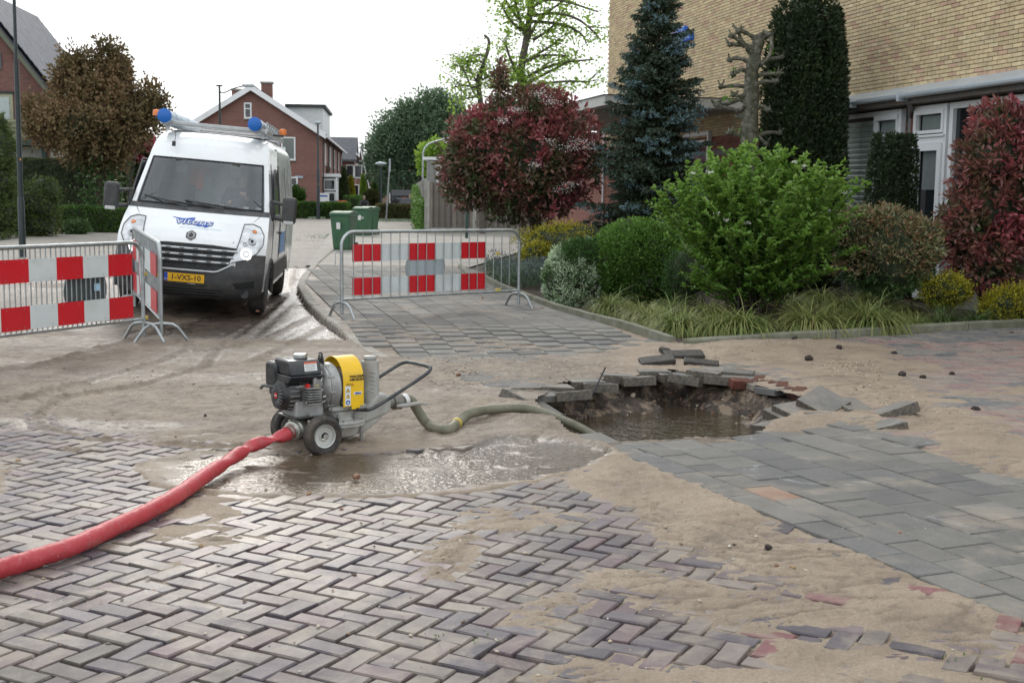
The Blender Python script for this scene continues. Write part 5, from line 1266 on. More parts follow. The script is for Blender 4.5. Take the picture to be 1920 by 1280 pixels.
# driver
skinm = mat('skin', (.42, .24, .17), .5, var=.08); dk = mat('dark work clothes', (.03, .04, .07), .8, var=.15)
SX = .46
dv_ = [(SX, 1.95, 1.22), (SX, 1.98, 1.40), (SX, 2.02, 1.62), (SX, 2.02, 1.74), (SX, 1.99, 1.83), (SX, 1.98, 1.92), (SX-.19, 2.0, 1.66), (SX-.25, 1.86, 1.44), (SX-.15, 1.62, 1.50), (SX+.19, 2.0, 1.66), (SX+.27, 1.86, 1.46), (SX+.10, 1.62, 1.58),
       (SX-.12, 1.56, 1.53), (SX+.05, 1.55, 1.64), (SX-.12, 1.62, 1.20), (SX-.12, 1.48, .85), (SX+.12, 1.62, 1.20), (SX+.12, 1.48, .85)]
de = [(0, 1), (1, 2), (2, 3), (3, 4), (4, 5), (2, 6), (6, 7), (7, 8), (2, 9), (9, 10), (10, 11), (8, 12), (11, 13), (0, 14), (14, 15), (0, 16), (16, 17)]
dr = [(.16, .12), (.16, .12), (.15, .11), .06, (.075, .09), (.078, .10), .075, .052, .038, .075, .052, .038, (.035, .022), (.035, .022), .09, .06, .09, .06]
per = empty('person', (0, 0, 0), 0, 'driver in dark clothes behind the windscreen, one hand raised over the wheel', 'person'); per.matrix_world = van.matrix_world
bpy.context.view_layer.update(); per.matrix_world = van.matrix_world.copy()
skin_obj('body', dv_, de, dr, skinm, per)
jr = [(.18, .14), (.18, .14), (.17, .125), .07, .092, .066, .05, .092, .066, .05]
skin_obj('jacket', [dv_[i] for i in (0, 1, 2, 3, 6, 7, 8, 9, 10, 11)], [(0, 1), (1, 2), (2, 3), (2, 4), (4, 5), (5, 6), (2, 7), (7, 8), (8, 9)], jr, dk, per)
lump('hair', (SX, 2.01, 1.95), .10, mat('brown hair', (.06, .04, .025), .7), (.9, 1.0, .75), 0, 3, per)
for k in range(5): MB().tube([(SX+.02+k*.018, 1.545, 1.655), (SX+.02+k*.019, 1.50, 1.67), (SX+.02+k*.019, 1.48, 1.64-.004*k)], [.010, .009, .007], 6).build('finger', skinm, per, True)
for k in (-1, 1): MB().lathe([(0, -.008), (.012, 0), (0, .008)], (SX+k*.032, 1.905, 1.88), 'y', 10).build('eye', blk, per, True)
MB().tube([(SX, 1.90, 1.885), (SX, 1.878, 1.85), (SX, 1.895, 1.84)], [.010, .014, .008], 8).build('nose', skinm, per, True)
# ------------------------------------------------------------------ yellow brick building on the right
def bricktex(name, ca, cb, mo, sc_=1.0):
    m, n, o, p = _nodes(name); t = nd(n, 'ShaderNodeTexCoord'); sx_ = nd(n, 'ShaderNodeSeparateXYZ', {0: t.outputs['Object']})
    ad_ = nd(n, 'ShaderNodeMath', {0: sx_.outputs[0], 1: sx_.outputs[1]}, operation='ADD'); cb_ = nd(n, 'ShaderNodeCombineXYZ', {0: ad_.outputs[0], 1: sx_.outputs[2]})
    bt = nd(n, 'ShaderNodeTexBrick', {'Vector': cb_.outputs[0], 'Scale': 1, 'Brick Width': .22, 'Row Height': .0625, 'Mortar Size': .006, 'Color1': c4(ca), 'Color2': c4(cb), 'Mortar': c4(mo), 'Bias': -.2})
    n.links.new(mixc(n, 1, bt.outputs[0], ramp(n, noise(n, .8, 5, .6), [(.3, (.85, .85, .85)), (.7, (1.12, 1.1, 1.08))]), 'MULTIPLY'), p.inputs['Base Color']); p.inputs['Roughness'].default_value = .85
    bump(n, p, bt.outputs[1], .3, -.01); return m
RB0 = bricktex('red wing brick', (.26, .095, .065), (.20, .075, .055), (.13, .11, .10))
CW = A(1140, 100, 35.3); WW = A(1920, 100, 17.2)
e1 = Vector((WW.x-CW.x, WW.y-CW.y, 0)); WL = e1.length; e1.normalize(); e2 = Vector((-e1.y, e1.x, 0))      # e2 points into the building
RZ = math.atan2(e1.y, e1.x); HO = Vector((CW.x, CW.y, 0))
def W2(px, py, off_=0):      # pixel -> (along, height) on the wall plane moved outwards by off_
    d = Vector(ray(px, py)); o_ = HO - e2*off_; t = (o_.dot(e2))/(d.dot(e2)); p_ = Vector((0, 0, CAMH)) + d*t
    return (p_-o_).dot(e1), p_.z
bh_ = empty('brick_building', HO, RZ, 'yellow brick building with white windows and a grey gutter behind the shrubs', 'building')
mortar = mat('mortar', (.25, .22, .175), .9, var=.15, vs=3)
WE = WL+5.5
MB().box((WE/2, .24, 4.6), (WE, .44, 9.2)).build('wall', mortar, bh_)
MB().box((WE-.2, 6, 4.6), (.4, 11.5, 9.2)).build('end_wall', mat('yellow end wall', (.36, .28, .15), .8), bh_)
MB().box((.2, 6, 4.6), (.4, 11.5, 9.2)).build('end_wall', mat('yellow end wall', (.36, .28, .15), .8), bh_)
MB().box((WE/2, 6, 9.3), (WE+.4, 12.6, .2)).build('roof', mat('roof edge', (.3, .3, .3), .7), bh_)
def wallbrickmat(name, attr):
    m, n, o, p = _nodes(name)
    cc = nd(n, 'ShaderNodeAttribute', attribute_name='Col').outputs['Color'] if attr else n.nodes.new('ShaderNodeObjectInfo').outputs['Color']
    pos = n.nodes.new('ShaderNodeNewGeometry').outputs['Position']
    f = ramp(n, noise(n, 9, 6, .7, pos), [(.3, (.78, .76, .74)), (.7, (1.15, 1.14, 1.12))])
    c = mixc(n, 1, cc, f, 'MULTIPLY'); st_ = ramp(n, noise(n, 5, 5, .7, pos, 1.0), [(.60, (0, 0, 0)), (.68, (.5, .5, .5))]); c = mixc(n, st_, c, (.33, .17, .11))
    n.links.new(c, p.inputs['Base Color']); p.inputs['Roughness'].default_value = .8; bump(n, p, noise(n, 60, 4, .6, pos), .4, .004); return m
WBM, WBS = wallbrickmat('yellow brick', False), wallbrickmat('yellow brick far', True)
def ybrick():
    v = random.uniform(.86, 1.1); c = random.choice([(.60, .475, .285)]*5 + [(.55, .43, .26), (.62, .51, .32), (.52, .35, .24), (.53, .42, .27)]); return tuple(k*v for k in c)
def rbrick():
    v = random.uniform(.75, 1.2); return tuple(k*v for k in random.choice([(.22, .075, .05), (.19, .065, .045), (.25, .095, .065)]))
bw = [MB().box((0, -.004, 0), (.209, .022, .052)).build('brick', WBM, None) for _ in range(1)]
bme = bw[0].data; bpy.data.objects.remove(bw[0])
bV, bF = [], []
q_ = MB().box((0, -.004, 0), (.209, .022, .052)); bV, bF = q_.v, [f for f in q_.f if f != (3, 2, 6, 7) ][:]
zg = W2(1920, 140, .0)[1]
lows = []
wb = Bulk(); nB = 0
allb = []
for r_ in range(0, 140):
    z = .05 + r_*.0625
    for i in range(0, int((WL+5.4)/.22)):
        x = i*.22 + (.11 if r_ % 2 else 0) + .11
        if z > 8.9: continue
        yellow = z > 2.95
        if not yellow and not (x < 10.5): continue
        allb.append((x, z, yellow))
allb.sort(key=lambda t: (0 if (t[2] and 3.35 < t[1] < 4.9 and t[0] < WL+.1) else 1, -t[0] + random.random()*.1 + (0 if not t[2] else 0)))
for (x, z, yl) in allb:
    c = ybrick() if yl else rbrick()
    jy = random.uniform(-.002, .001)
    if yl and nB < 290:
        ob = link('brick', bme, bh_); ob.location = (x, jy, z); ob.color = (*c, 1); nB += 1
    else: wb.add(bV, bF, Matrix.Translation((x, jy, z)), c)
wb.build('brickwork', WBS, bh_)
MB().box((-3.2, 1.5, 1.72), (6.4, 3.0, 3.44)).build('side_wing', RB0, bh_); MB().box((-3.2, -.01, 2.45), (6.4, .03, .12)).build('string_course', mat('grey band', (.16, .155, .15), .8), bh_)
# pent roof strip, gutter, fascia
zin = mat('zinc grey coping', (.42, .47, .52), .4, .3, var=.08, vs=3); gut = mat('grey gutter', (.50, .55, .58), .35, .2, var=.06, vs=3)
fasc = mat('dark fascia', (.12, .11, .10), .7, var=.2, dirt=(.18, .10, .05), dirtamt=.6); wfr = mat('white window frame', (.78, .79, .80), .4, var=.04, vs=2, dirt=(.45, .44, .42), dirtamt=.25)
z_st = W2(1920, 143, .45)[1]; z_gb = W2(1920, 150.5, .5)[1]; z_top = W2(1920, 129, .0)[1]; z_fr = W2(1920, 179, .02)[1]
xg0 = W2(1500, 200, .4)[0]; xg1 = WL+3
MB().prismx([(.0, z_top), (-.45, z_st), (-.45, z_st-.03), (.0, z_st-.03)], xg0, xg1).build('coping_strip', zin, bh_)
gt = MB()
for k in range(6):
    a0, a1 = math.pi*k/6, math.pi*(k+1)/6; g_ = lambda a: (-.51+.055*math.cos(a), z_st-.035-.055*math.sin(a))
    gt.add([(xg0, *g_(a0)), (xg1, *g_(a0)), (xg1, *g_(a1)), (xg0, *g_(a1))], [(0, 1, 2, 3)])
gt.build('gutter', gut, bh_, True)
for xx in (W2(1690, 180, .5)[0], W2(1600, 180, .5)[0]): MB().box((xx, -.51, z_st-.06), (.05, .125, .13)).build('gutter_joint', gut, bh_)
MB().box(((xg0+xg1)/2, -.20, (z_st+z_fr)/2-.02), (xg1-xg0, .40, z_st-z_fr-.10)).build('fascia', fasc, bh_)
MB().tube([(W2(1700, 190, .45)[0], -.45, z_st-.08), (W2(1702, 196, .3)[0], -.25, z_st-.20), (W2(1706, 205, .1)[0], -.08, z_st-.34), (W2(1706, 205, .1)[0], -.08, .1)], .04, 10).build('downpipe', mat('grey downpipe', (.20, .19, .18), .5), bh_, True)
gls = mat('dark window glass', (.018, .02, .022), .06, var=.3, vs=1.2, spec=.8); shut = mat('closed blind behind glass', (.30, .34, .33), .5, var=.1, vs=2)
def X_(px): return W2(px, 300)[0]
def Z_(px, py): return W2(px, py)[1]
def framebox(nm, x0, x1, z0, z1, y0, y1, t, m__, parent, sill=True):
    f_ = MB(); f_.box(((x0+x1)/2, (y0+y1)/2, z1-t/2), (x1-x0, y1-y0, t)); f_.box(((x0+x1)/2, (y0+y1)/2, z0+t/2), (x1-x0, y1-y0, t))
    f_.box((x0+t/2, (y0+y1)/2, (z0+z1)/2), (t, y1-y0, z1-z0-2*t)); f_.box((x1-t/2, (y0+y1)/2, (z0+z1)/2), (t, y1-y0, z1-z0-2*t))
    o_ = f_.build(nm, m__, parent)
    return o_
MB().box((X_(1500)*.5+X_(2050)*.5, -.03, z_fr*.5), (X_(2050)-X_(1500), .06, z_fr)).build('window_wall_back', mat('room dark', (.03, .03, .03), .8), bh_)
# window with the blind
g2_ = gm_.copy(); g2_.name = 'clear pane'
for nd_ in g2_.node_tree.nodes:
    if nd_.type == 'MATH': nd_.inputs[1].default_value = .0; nd_.operation = 'MULTIPLY'; nd_.inputs[1].default_value = .30
    if nd_.type == 'BSDF_TRANSPARENT': nd_.inputs[0].default_value = (.95, .97, .96, 1)
xa, xb, xc = X_(1560), X_(1652), X_(1702); zs_ = .75; zt_ = z_fr
w1 = framebox('window', xa, xc, zs_, zt_, -.15, -.065, .07, wfr, bh_)
MB().box((xb, -.108, (zs_+zt_)/2), (.07, .085, zt_-zs_-.14)).build('mullion', wfr, w1)
MB().box(((xb+xc)/2, -.115, Z_(1675, 262)), (xc-xb-.1, .07, .07)).build('transom', wfr, w1)
framebox('sash', xb+.035, xc-.07, Z_(1675, 262)+.035, zt_-.07, -.175, -.12, .05, wfr, w1)
MB().box(((xb+xc)/2, -.17, zt_-.13), (xc-xb-.14, .03, .05)).build('vent_strip', wfr, w1)
MB().quad((xa, -.085, zs_), (xc, -.085, zs_), (xc, -.085, zt_), (xa, -.085, zt_)).build('pane', g2_, w1)
slm = mat('pale green blind slat', (.46, .53, .48), .45, var=.08, vs=2)
nS = 24; z0_, z1_ = zs_+.08, zt_-.12; sp = (z1_-z0_)/nS
sme = MB().add([(-(xb-xa)/2+.05, 0, -sp*.52), ((xb-xa)/2-.05, 0, -sp*.52), ((xb-xa)/2-.05, -.012, 0), (-(xb-xa)/2+.05, -.012, 0), ((xb-xa)/2-.05, .012, sp*.50), (-(xb-xa)/2+.05, .012, sp*.50)], [(0, 1, 2, 3), (3, 2, 4, 5)])
s0 = sme.build('slat', slm, w1, True); s0.location = ((xa+xb)/2, -.068+.0, z0_+sp*.5)
for k in range(1, nS): c_ = s0.copy(); col.objects.link(c_); c_.location.z = z0_+sp*(k+.5)
for f in (.30, .68): MB().box((xa+(xb-xa)*f, -.0825, (z0_+z1_)/2), (.012, .003, z1_-z0_)).build('ladder_tape', mat('tape', (.30, .33, .31), .7), w1)
MB().quad((xb+.08, -.07, z0_), (xc-.08, -.07, z0_), (xc-.08, -.07, z1_), (xb+.08, -.07, z1_)).build('blind', shut, w1)
# red brick pier and the glazed door
xp0, xp1 = X_(1709), X_(1725); q_ = MB()
prb = Bulk()
for r_ in range(0, 46):
    for i in range(2):
        x = xp0 + (i*.22+.11 if r_ % 2 else i*.22)
        V2, F2 = MB().box((0, 0, 0), (min(.209, .209), .03, .052)).v, MB().box((0, 0, 0), (.2, .03, .052)).f
        if x+.0 < xp1+.05 and .05+r_*.0625 < z_fr: prb.add(V2, F2, Matrix.Translation((x+.03, -.075, .05+r_*.0625)), rbrick())
prb.build('brick_pier', WBS, bh_)
xd0, xd1 = X_(1727), X_(1790); zd = Z_(1755, 262)
d_ = framebox('garden_door', xd0, xd1, .12, z_fr, -.17, -.065, .085, wfr, bh_)
MB().box(((xd0+xd1)/2, -.12, zd), (xd1-xd0-.1, .11, .13)).build('transom', wfr, d_); MB().box(((xd0+xd1)/2, -.185, zd+.05), (xd1-xd0-.04, .05, .035)).build('sill', wfr, d_)
framebox('sash', xd0+.06, xd1-.06, zd+.085, z_fr-.085, -.195, -.13, .05, wfr, d_)
framebox('door_leaf', xd0+.07, xd1-.07, .16, zd-.07, -.20, -.12, .105, wfr, d_)
MB().quad((xd0+.1, -.10, .2), (xd1-.1, -.10, .2), (xd1-.1, -.10, z_fr-.1), (xd0+.1, -.10, z_fr-.1)).build('pane', gls, d_)
MB().box(((xd0+xd1)/2+.02, -.108, (zd+z_fr)/2), (xd1-xd0-.30, .004, z_fr-zd-.30)).build('net_curtain', mat('net curtain', (.16, .19, .18), .7), d_)
MB().box(((xd0+xd1)/2+.06, -.108, zd-.45), (xd1-xd0-.36, .004, .62)).build('blind', mat('half blind', (.14, .16, .16), .6), d_)
w3 = framebox('window', X_(1793), X_(2060), .8, z_fr, -.15, -.065, .09, wfr, bh_)
MB().quad((X_(1793), -.09, .8), (X_(2060), -.09, .8), (X_(2060), -.09, z_fr), (X_(1793), -.09, z_fr)).build('pane', gls, w3); MB().box((X_(1915), -.108, 1.9), (.09, .085, 2.0)).build('mullion', wfr, w3)
MB().box(((X_(1793)+X_(2060))/2, -.1, .4), (X_(2060)-X_(1793), .06, .8)).build('plinth', mat('plinth render', (.30, .28, .25), .8), bh_)
# flat canopy over the entrance
cA = A(1134, 197, 25.2); zso = cA.z; ca = (cA-HO); cx0, cy0 = ca.dot(e1), ca.dot(e2)
cxb = .3
cm = mat('canopy fascia', (.50, .50, .47), .6, var=.05, vs=1, dirt=(.34, .32, .28), dirtamt=.3)
MB().box(((cx0+cxb)/2, cy0/2, zso+.10), (cx0-cxb, -cy0, .20)).build('canopy', cm, bh_)
MB().box(((cx0+cxb)/2, cy0/2-.01, zso+.207), (cx0-cxb+.04, -cy0+.04, .014)).build('roof_trim', mat('dark trim', (.03, .035, .035), .6), bh_)
MB().box(((cx0+cxb)/2, cy0/2+.05, zso-.012), (cx0-cxb-.1, -cy0-.1, .02)).build('soffit', mat('soffit boards', (.30, .29, .26), .7, var=.1, vs=1), bh_)
xx0, xx1 = W2(1286, 300)[0], W2(1334, 300)[0]
d2_ = framebox('entrance_door', xx0, xx1, .1, zso-.35, -.09, -.015, .09, wfr, bh_); MB().box(((xx0+xx1)/2, -.02, 1.5), (xx1-xx0-.1, .01, 2.8)).build('pane', gls, d2_)
MB().box(((xx0+xx1)/2, -.05, W2(1310, 268)[1]), (xx1-xx0-.1, .06, .09)).build('transom', wfr, d2_)
MB().box((WL*.30, -.03, 2.60), (WL*.55, .03, .12)).build('string_course', mat('grey band', (.16, .155, .15), .8), bh_)
MB().tube([(W2(1134, 330)[0], -.05, .3), (W2(1134, 330)[0], -.05, zso)], .03, 6).build('downpipe', wfr, bh_)
# blue wall sign
sgn = empty('wall_sign', HO + e1*W2(1262, 75)[0] - e2*.06 + Vector((0, 0, W2(1262, 75)[1])), RZ, 'blue sign boxes high on the yellow brick wall behind the spruce', 'sign'); blu = mat('blue sign box', (.015, .12, .50), .35)
for (dx, dz, wx, wz) in [(-.35, .05, .55, .22), (.55, .10, .75, .30), (.95, -.10, .95, .22), (.15, -.38, .75, .22), (.55, -.18, .5, .25)]:
    MB().box((dx*.75+.3, 0, dz*.8), (wx*.8, .14, wz*.8)).build('sign_box', blu, sgn, bevel=.04, bseg=3)
text('lettering', 'VVB', .34, whp, sgn, (.5, -.085, -.10), (R(90), 0, 0), shear=.3, off=.015)

# ------------------------------------------------------------------ fence behind the pavement
woodm = []
for i, c in enumerate([(.175, .150, .130), (.150, .132, .118), (.20, .172, .148)]):
    m, n, o, p = _nodes('weathered plank %s' % 'abc'[i]); t = nd(n, 'ShaderNodeTexCoord'); mp = nd(n, 'ShaderNodeMapping', {'Vector': t.outputs['Object'], 'Scale': (14, 14, .9)})
    n.links.new(ramp(n, noise(n, 3, 6, .65, mp.outputs[0]), [(.3, tuple(k*.65 for k in c)), (.7, tuple(k*1.3 for k in c))]), p.inputs['Base Color']); p.inputs['Roughness'].default_value = .85; woodm.append(m)
conc = mat('fence concrete', (.36, .35, .32), .8, var=.12, vs=3, dirt=(.18, .2, .13), dirtamt=.5)
FL, FR_ = A(803, 400, 50), A(1078, 400, 50); fzt = A(900, 341, 50).z; fence = empty('plank_fence', (FL.x, 50, 0), 0, 'weathered grey plank fence with concrete posts behind the red tree', 'fence')
fl = FR_.x-FL.x; pmesh = [MB().box((0, 0, 0), (.145, .022, fzt-.34)).build('plank', m__, None) for m__ in woodm]
pme = [o_.data for o_ in pmesh]; [bpy.data.objects.remove(o_) for o_ in pmesh]
k = 0; x = .1
while x < fl:
    for dx, yy in ((0, -.03), (.118, .02)):
        if x+dx < fl-.05 and min((x+dx) % 1.83, 1.83-(x+dx) % 1.83) > .07:
            ob = link('plank', random.choice(pme), fence); ob.location = (x+dx, yy, .30+(fzt-.34)/2+random.uniform(-.006, .006))
    x += .236; k += 1
for i in range(int(fl/1.83)+1): MB().box((i*1.83, 0, (fzt-.0)/2), (.10, .10, fzt+.03)).build('post', conc, fence, bevel=.008)
for i in range(int(fl/1.83)+1):
    if i*1.83+1.7 < fl+.6: MB().box((i*1.83+.915, 0, .15), (1.72, .05, .28)).build('gravel_board', conc, fence)
for zz_ in (.55, fzt-.25): MB().box((fl/2, .0, zz_), (fl, .018, .09)).build('rail', woodm[1], fence)
f2 = empty('side_fence', (FL.x-.12, 50.2, 0), 0, 'ivy hung plank fence running away up the street from the corner post', 'fence')
far_e = A(781, 400, 76); fv = Vector((far_e.x-FL.x+.12, 76-50.2, 0)); f2.rotation_euler = (0, 0, math.atan2(fv.y, fv.x)); n_p = 60
for i in range(n_p): ob = link('plank', random.choice(pme), f2); ob.location = (.1+i*.40, (.02 if i % 2 else -.03), .30+(fzt-.34)/2+.10*math.sin(i*.1)); ob.scale = (1.9, 1, 1.04)
for i in range(0, 14): MB().box((i*1.83, 0, fzt/2+.05), (.10, .10, fzt+.12)).build('post', conc, f2)
MB().box((12, -.0, .14), (24, .05, .26)).build('gravel_board', conc, f2)
# garden shed seen over the fence
sh0 = A(800, 345, 53); shd = empty('garden_shed', (sh0.x, 53, 0), 0, 'small white edged shed with a window looking over the fence', 'shed')
zA, zB = A(815, 300, 53).z, A(815, 297, 53).z; xw = A(845, 345, 53).x-sh0.x
MB().box((xw/2, 1.0, zA/2), (xw, 2.0, zA)).build('wall', mat('shed white', (.45, .45, .42), .6), shd); MB().box((xw/2, 1.0, zA+.06), (xw+.3, 2.3, .12)).build('roof', wfr, shd)
ws_ = framebox('window', xw*.42, xw*1.0, A(820, 345, 53).z-.05, zA-.25, -.06, -.005, .09, wfr, shd); MB().box((xw*.71, -.008, (A(820, 345, 53).z+zA-.3)/2), (xw*.5, .01, zA-.3-A(820, 345, 53).z)).build('pane', gls, ws_)
MB().box((.18, -.06, zA-.5), (.30, .12, .9)).build('side_board', mat('grey board', (.25, .25, .24), .8), shd)
# ------------------------------------------------------------------ houses up the street
RB = bricktex('red brick wall', (.235, .10, .080), (.185, .08, .068), (.17, .145, .125)); RB2 = bricktex('mixed brick wall', (.22, .085, .065), (.12, .055, .055), (.20, .17, .15)); TB = bricktex('tan brick wall', (.30, .20, .15), (.26, .16, .12), (.2, .17, .14))
tile_d = mat('dark roof tiles', (.075, .078, .09), .6, var=.25, vs=3, dirt=(.13, .12, .11), dirtamt=.5); tile_o = mat('orange roof tiles', (.30, .10, .055), .8, var=.25, vs=3)
def win(parent, x, z, w_, h_, face='front', y=0, t=.09, bars=0, sill=True, glass=None):
    """a window on the front (x across, y = wall plane) or on the side wall (x is then the wall plane, y along it)"""
    f_ = MB(); g_ = MB(); d = .05
    if face == 'front':
        for a in ((x, z+h_/2-t/2, w_, t), (x, z-h_/2+t/2, w_, t), (x-w_/2+t/2, z, t, h_-2*t), (x+w_/2-t/2, z, t, h_-2*t)): f_.box((a[0], y-d/2, a[1]), (a[2], d, a[3]))
        if bars: f_.box((x, y-d/2, z+h_*.12), (w_-2*t, d*.8, t*.7))
        g_.box((x, y-.008, z), (w_-t*2, .012, h_-t*2)); sl_ = MB().box((x, y-.06, z-h_/2-.03), (w_+.1, .12, .06))
    else:
        for a in ((y, z+h_/2-t/2, w_, t), (y, z-h_/2+t/2, w_, t), (y-w_/2+t/2, z, t, h_-2*t), (y+w_/2-t/2, z, t, h_-2*t)): f_.box((x+d/2, a[0], a[1]), (d, a[2], a[3]))
        g_.box((x+.008, y, z), (.012, w_-t*2, h_-t*2)); sl_ = MB().box((x+.06, y, z-h_/2-.03), (.12, w_+.1, .06))
    o_ = f_.build('window', wfr, parent); g_.build('pane', glass or gls, o_)
    if sill: sl_.build('sill', conc, o_)
    return o_
def gable_house(name, label, loc, rz, hw, ln_, ze, za, wm, rm, group='houses along the street', barge=True, over=.35):
    h = empty(name, loc, rz, label, 'house', group)
    w_ = MB().prismy([(-hw, 0), (hw, 0), (hw, ze), (0, za), (-hw, ze)], 0, ln_); w_.build('wall', wm, h)
    sl = (za-ze)/hw; th = .16
    for s_ in (-1, 1):
        x0, z0 = s_*(hw+over), ze-sl*over
        MB().prismy([(0, za+.04), (x0, z0+.04), (x0, z0+.04+th), (0, za+.04+th)], -over, ln_+over).build('roof', rm, h)
        if barge:
            MB().prismy([(0, za-.16), (x0, z0-.16), (x0, z0+.09+th), (0, za+.09+th)], -over-.05, -over-.002).build('bargeboard', wfr, h)
            MB().box((s_*(hw+over+.05), ln_/2, z0+.02), (.12, ln_+2*over, .12)).build('gutter', wfr, h)
    MB().box((0, ln_/2, za+.04+th), (.28, ln_+2*over, .12)).build('ridge', rm, h)
    return h
hc = A(472, 250, 85); hze = A(598, 250, 85).z; hza = A(472, 166, 85).z
HZ = R(5.4)
h1 = gable_house('terraced_house', 'red brick house with white bargeboards facing the camera above the van', (hc.x, 85, 0), HZ, 4.62, 34, hze, hza, RB, tile_d)
lx = lambda px, Y=85: A(px, 300, Y).x-hc.x
lz = lambda py, px=500: A(px, py, 85).z
win(h1, lx(466), lz(208), .50, 1.05, bars=1); win(h1, lx(540), lz(278), .95, 1.55, bars=0, glass=mat('pale window', (.16, .18, .17), .1)); win(h1, lx(543), lz(352), 1.0, 1.5, bars=1)
win(h1, lx(395), lz(278), 1.2, 1.5); win(h1, lx(430), lz(352), 1.6, 1.5)
MB().box((lx(559), -.02, lz(331)), (.55, .03, .15)).build('street_name_plate', mat('name plate', (.35, .42, .50), .5), h1)
for k, (x, y, hh_) in enumerate([(.75, 3.0, 1.0), (2.5, 7.5, .9), (-1.9, 8, 1.6)]):
    zz_ = hza-abs(x)*(hza-hze)/4.62; ch_ = MB().box((x, y, zz_+.1), (.75, .6, 2*hh_)).build('chimney', RB, h1); MB().box((x, y, zz_+.12+hh_), (.9, .75, .12)).build('chimney_cap', conc, ch_)
dz0 = hze+.3; dz1 = A(565, 203, 92).z
dm = MB().box((3.2, 10.5, (dz0+dz1)/2), (2.5, 9.5, dz1-dz0)).build('dormer', mat('white dormer boards', (.62, .63, .62), .5), h1); MB().box((3.2, 10.5, dz1+.1), (2.9, 10.0, .2)).build('dormer_roof', mat('dark trim', (.03, .035, .035), .6), dm)
for k, y in enumerate((5, 11.5, 18, 25, 31)):
    win(h1, 4.63, hze-1.25, 1.3 if k else .8, 1.5, 'side', y)
    win(h1, 4.63, 1.6, 1.9, 1.7, 'side', y+1)
for y in (1.0, 8.5, 15.5, 22.5, 29): MB().tube([(4.9, y, hze-.1), (4.72, y, hze-.6), (4.72, y, .1)], .05, 6).build('downpipe', blk, h1)
for y in (2.6, 12, 20): MB().box((5.2, y+1, 2.85), (1.2, 4.0, .22)).build('bay_roof', wfr, h1); MB().box((5.1, y+1, 1.35), (.9, 3.6, 2.7)).build('bay', mat('bay glazing', (.10, .11, .11), .15), h1); [win(h1, 5.1, zz__, .85, hh__, y=y-.81, sill=False) for zz__, hh__ in ((.95, 1.5), (2.2, .8))]; [win(h1, 5.56, 1.45, 1.0, 1.9, 'side', y+dy_) for dy_ in (-.2, .95, 2.1)]; 
for y in (1.2, 2.9, 4.9): MB().box((5.62, y, 1.35), (.1, .12, 2.7)).build('bay_post', wfr, h1)
# house with the broad dark tiled roof
c2 = A(640, 300, 124); h2 = empty('tiled_house', (c2.x, 124, 0), HZ, 'house with a broad dark tiled roof beyond the red brick terrace', 'house', 'houses along the street')
zr2, ze2 = A(640, 258, 124).z, A(640, 300, 124).z; hx = A(669, 300, 124).x-c2.x
MB().box((0, 4.5, ze2/2), (hx*2-.6, 9, ze2)).build('wall', RB2, h2); MB().prismx([(-.5, ze2-.15), (3.6, zr2), (7.7, ze2-.15), (7.7, ze2+.05), (3.6, zr2+.2), (-.5, ze2+.05)], -hx-.4, hx).build('roof', tile_d, h2)
for x in (-.4, .9, 1.6): win(h2, x, ze2-1.1, .9, 1.3)
win(h2, 1.2, 1.6, 1.1, 1.8); MB().box((hx-.02, 4.0, ze2+.6), (.12, 8.2, .2)).build('verge_board', wfr, h2)
for k, (px0, px1, yr, Y, lab) in enumerate([(668, 684, 280, 140, 'narrow brick house end with a steep dark roof beyond the tiled house'), (682, 697, 288, 156, 'last small gabled house of the left row, beyond the narrow one')]):
    a, b = A(px0, 300, Y), A(px1, 300, Y); g_ = gable_house('gabled_house', lab, ((a.x+b.x)/2, Y, 0), HZ, (b.x-a.x)/2*1.25, 10, A(px0, yr+45, Y).z, A(px0, yr, Y).z, RB2, tile_d)
    win(g_, .0, A(px0, yr+30, Y).z, .6, 1.0)
# house closing the street
c3 = A(735, 350, 142); h3 = empty('brick_house', (c3.x, 142, 0), 0, 'tan brick house with orange tiled roof closing the end of the street', 'house', 'houses along the street')
ze3, zr3 = A(735, 336, 142).z, A(735, 319, 142).z
MB().box((1, 4, ze3/2), (10.5, 8, ze3)).build('wall', TB, h3); MB().prismx([(-.4, ze3-.1), (4, zr3), (8.4, ze3-.1), (4, zr3+.25), (-.4, ze3+.1)], -4.6, 6.6).build('roof', tile_o, h3)
win(h3, A(746, 350, 142).x-c3.x, A(746, 349, 142).z, .95, 1.5); win(h3, A(725, 344, 142).x-c3.x, A(725, 343, 142).z, .5, .6); win(h3, A(733, 343, 142).x-c3.x, A(733, 341, 142).z, .4, .6)
for x in (-2.2, .2, 2.4): win(h3, x, 1.3, 1.0, 1.4)
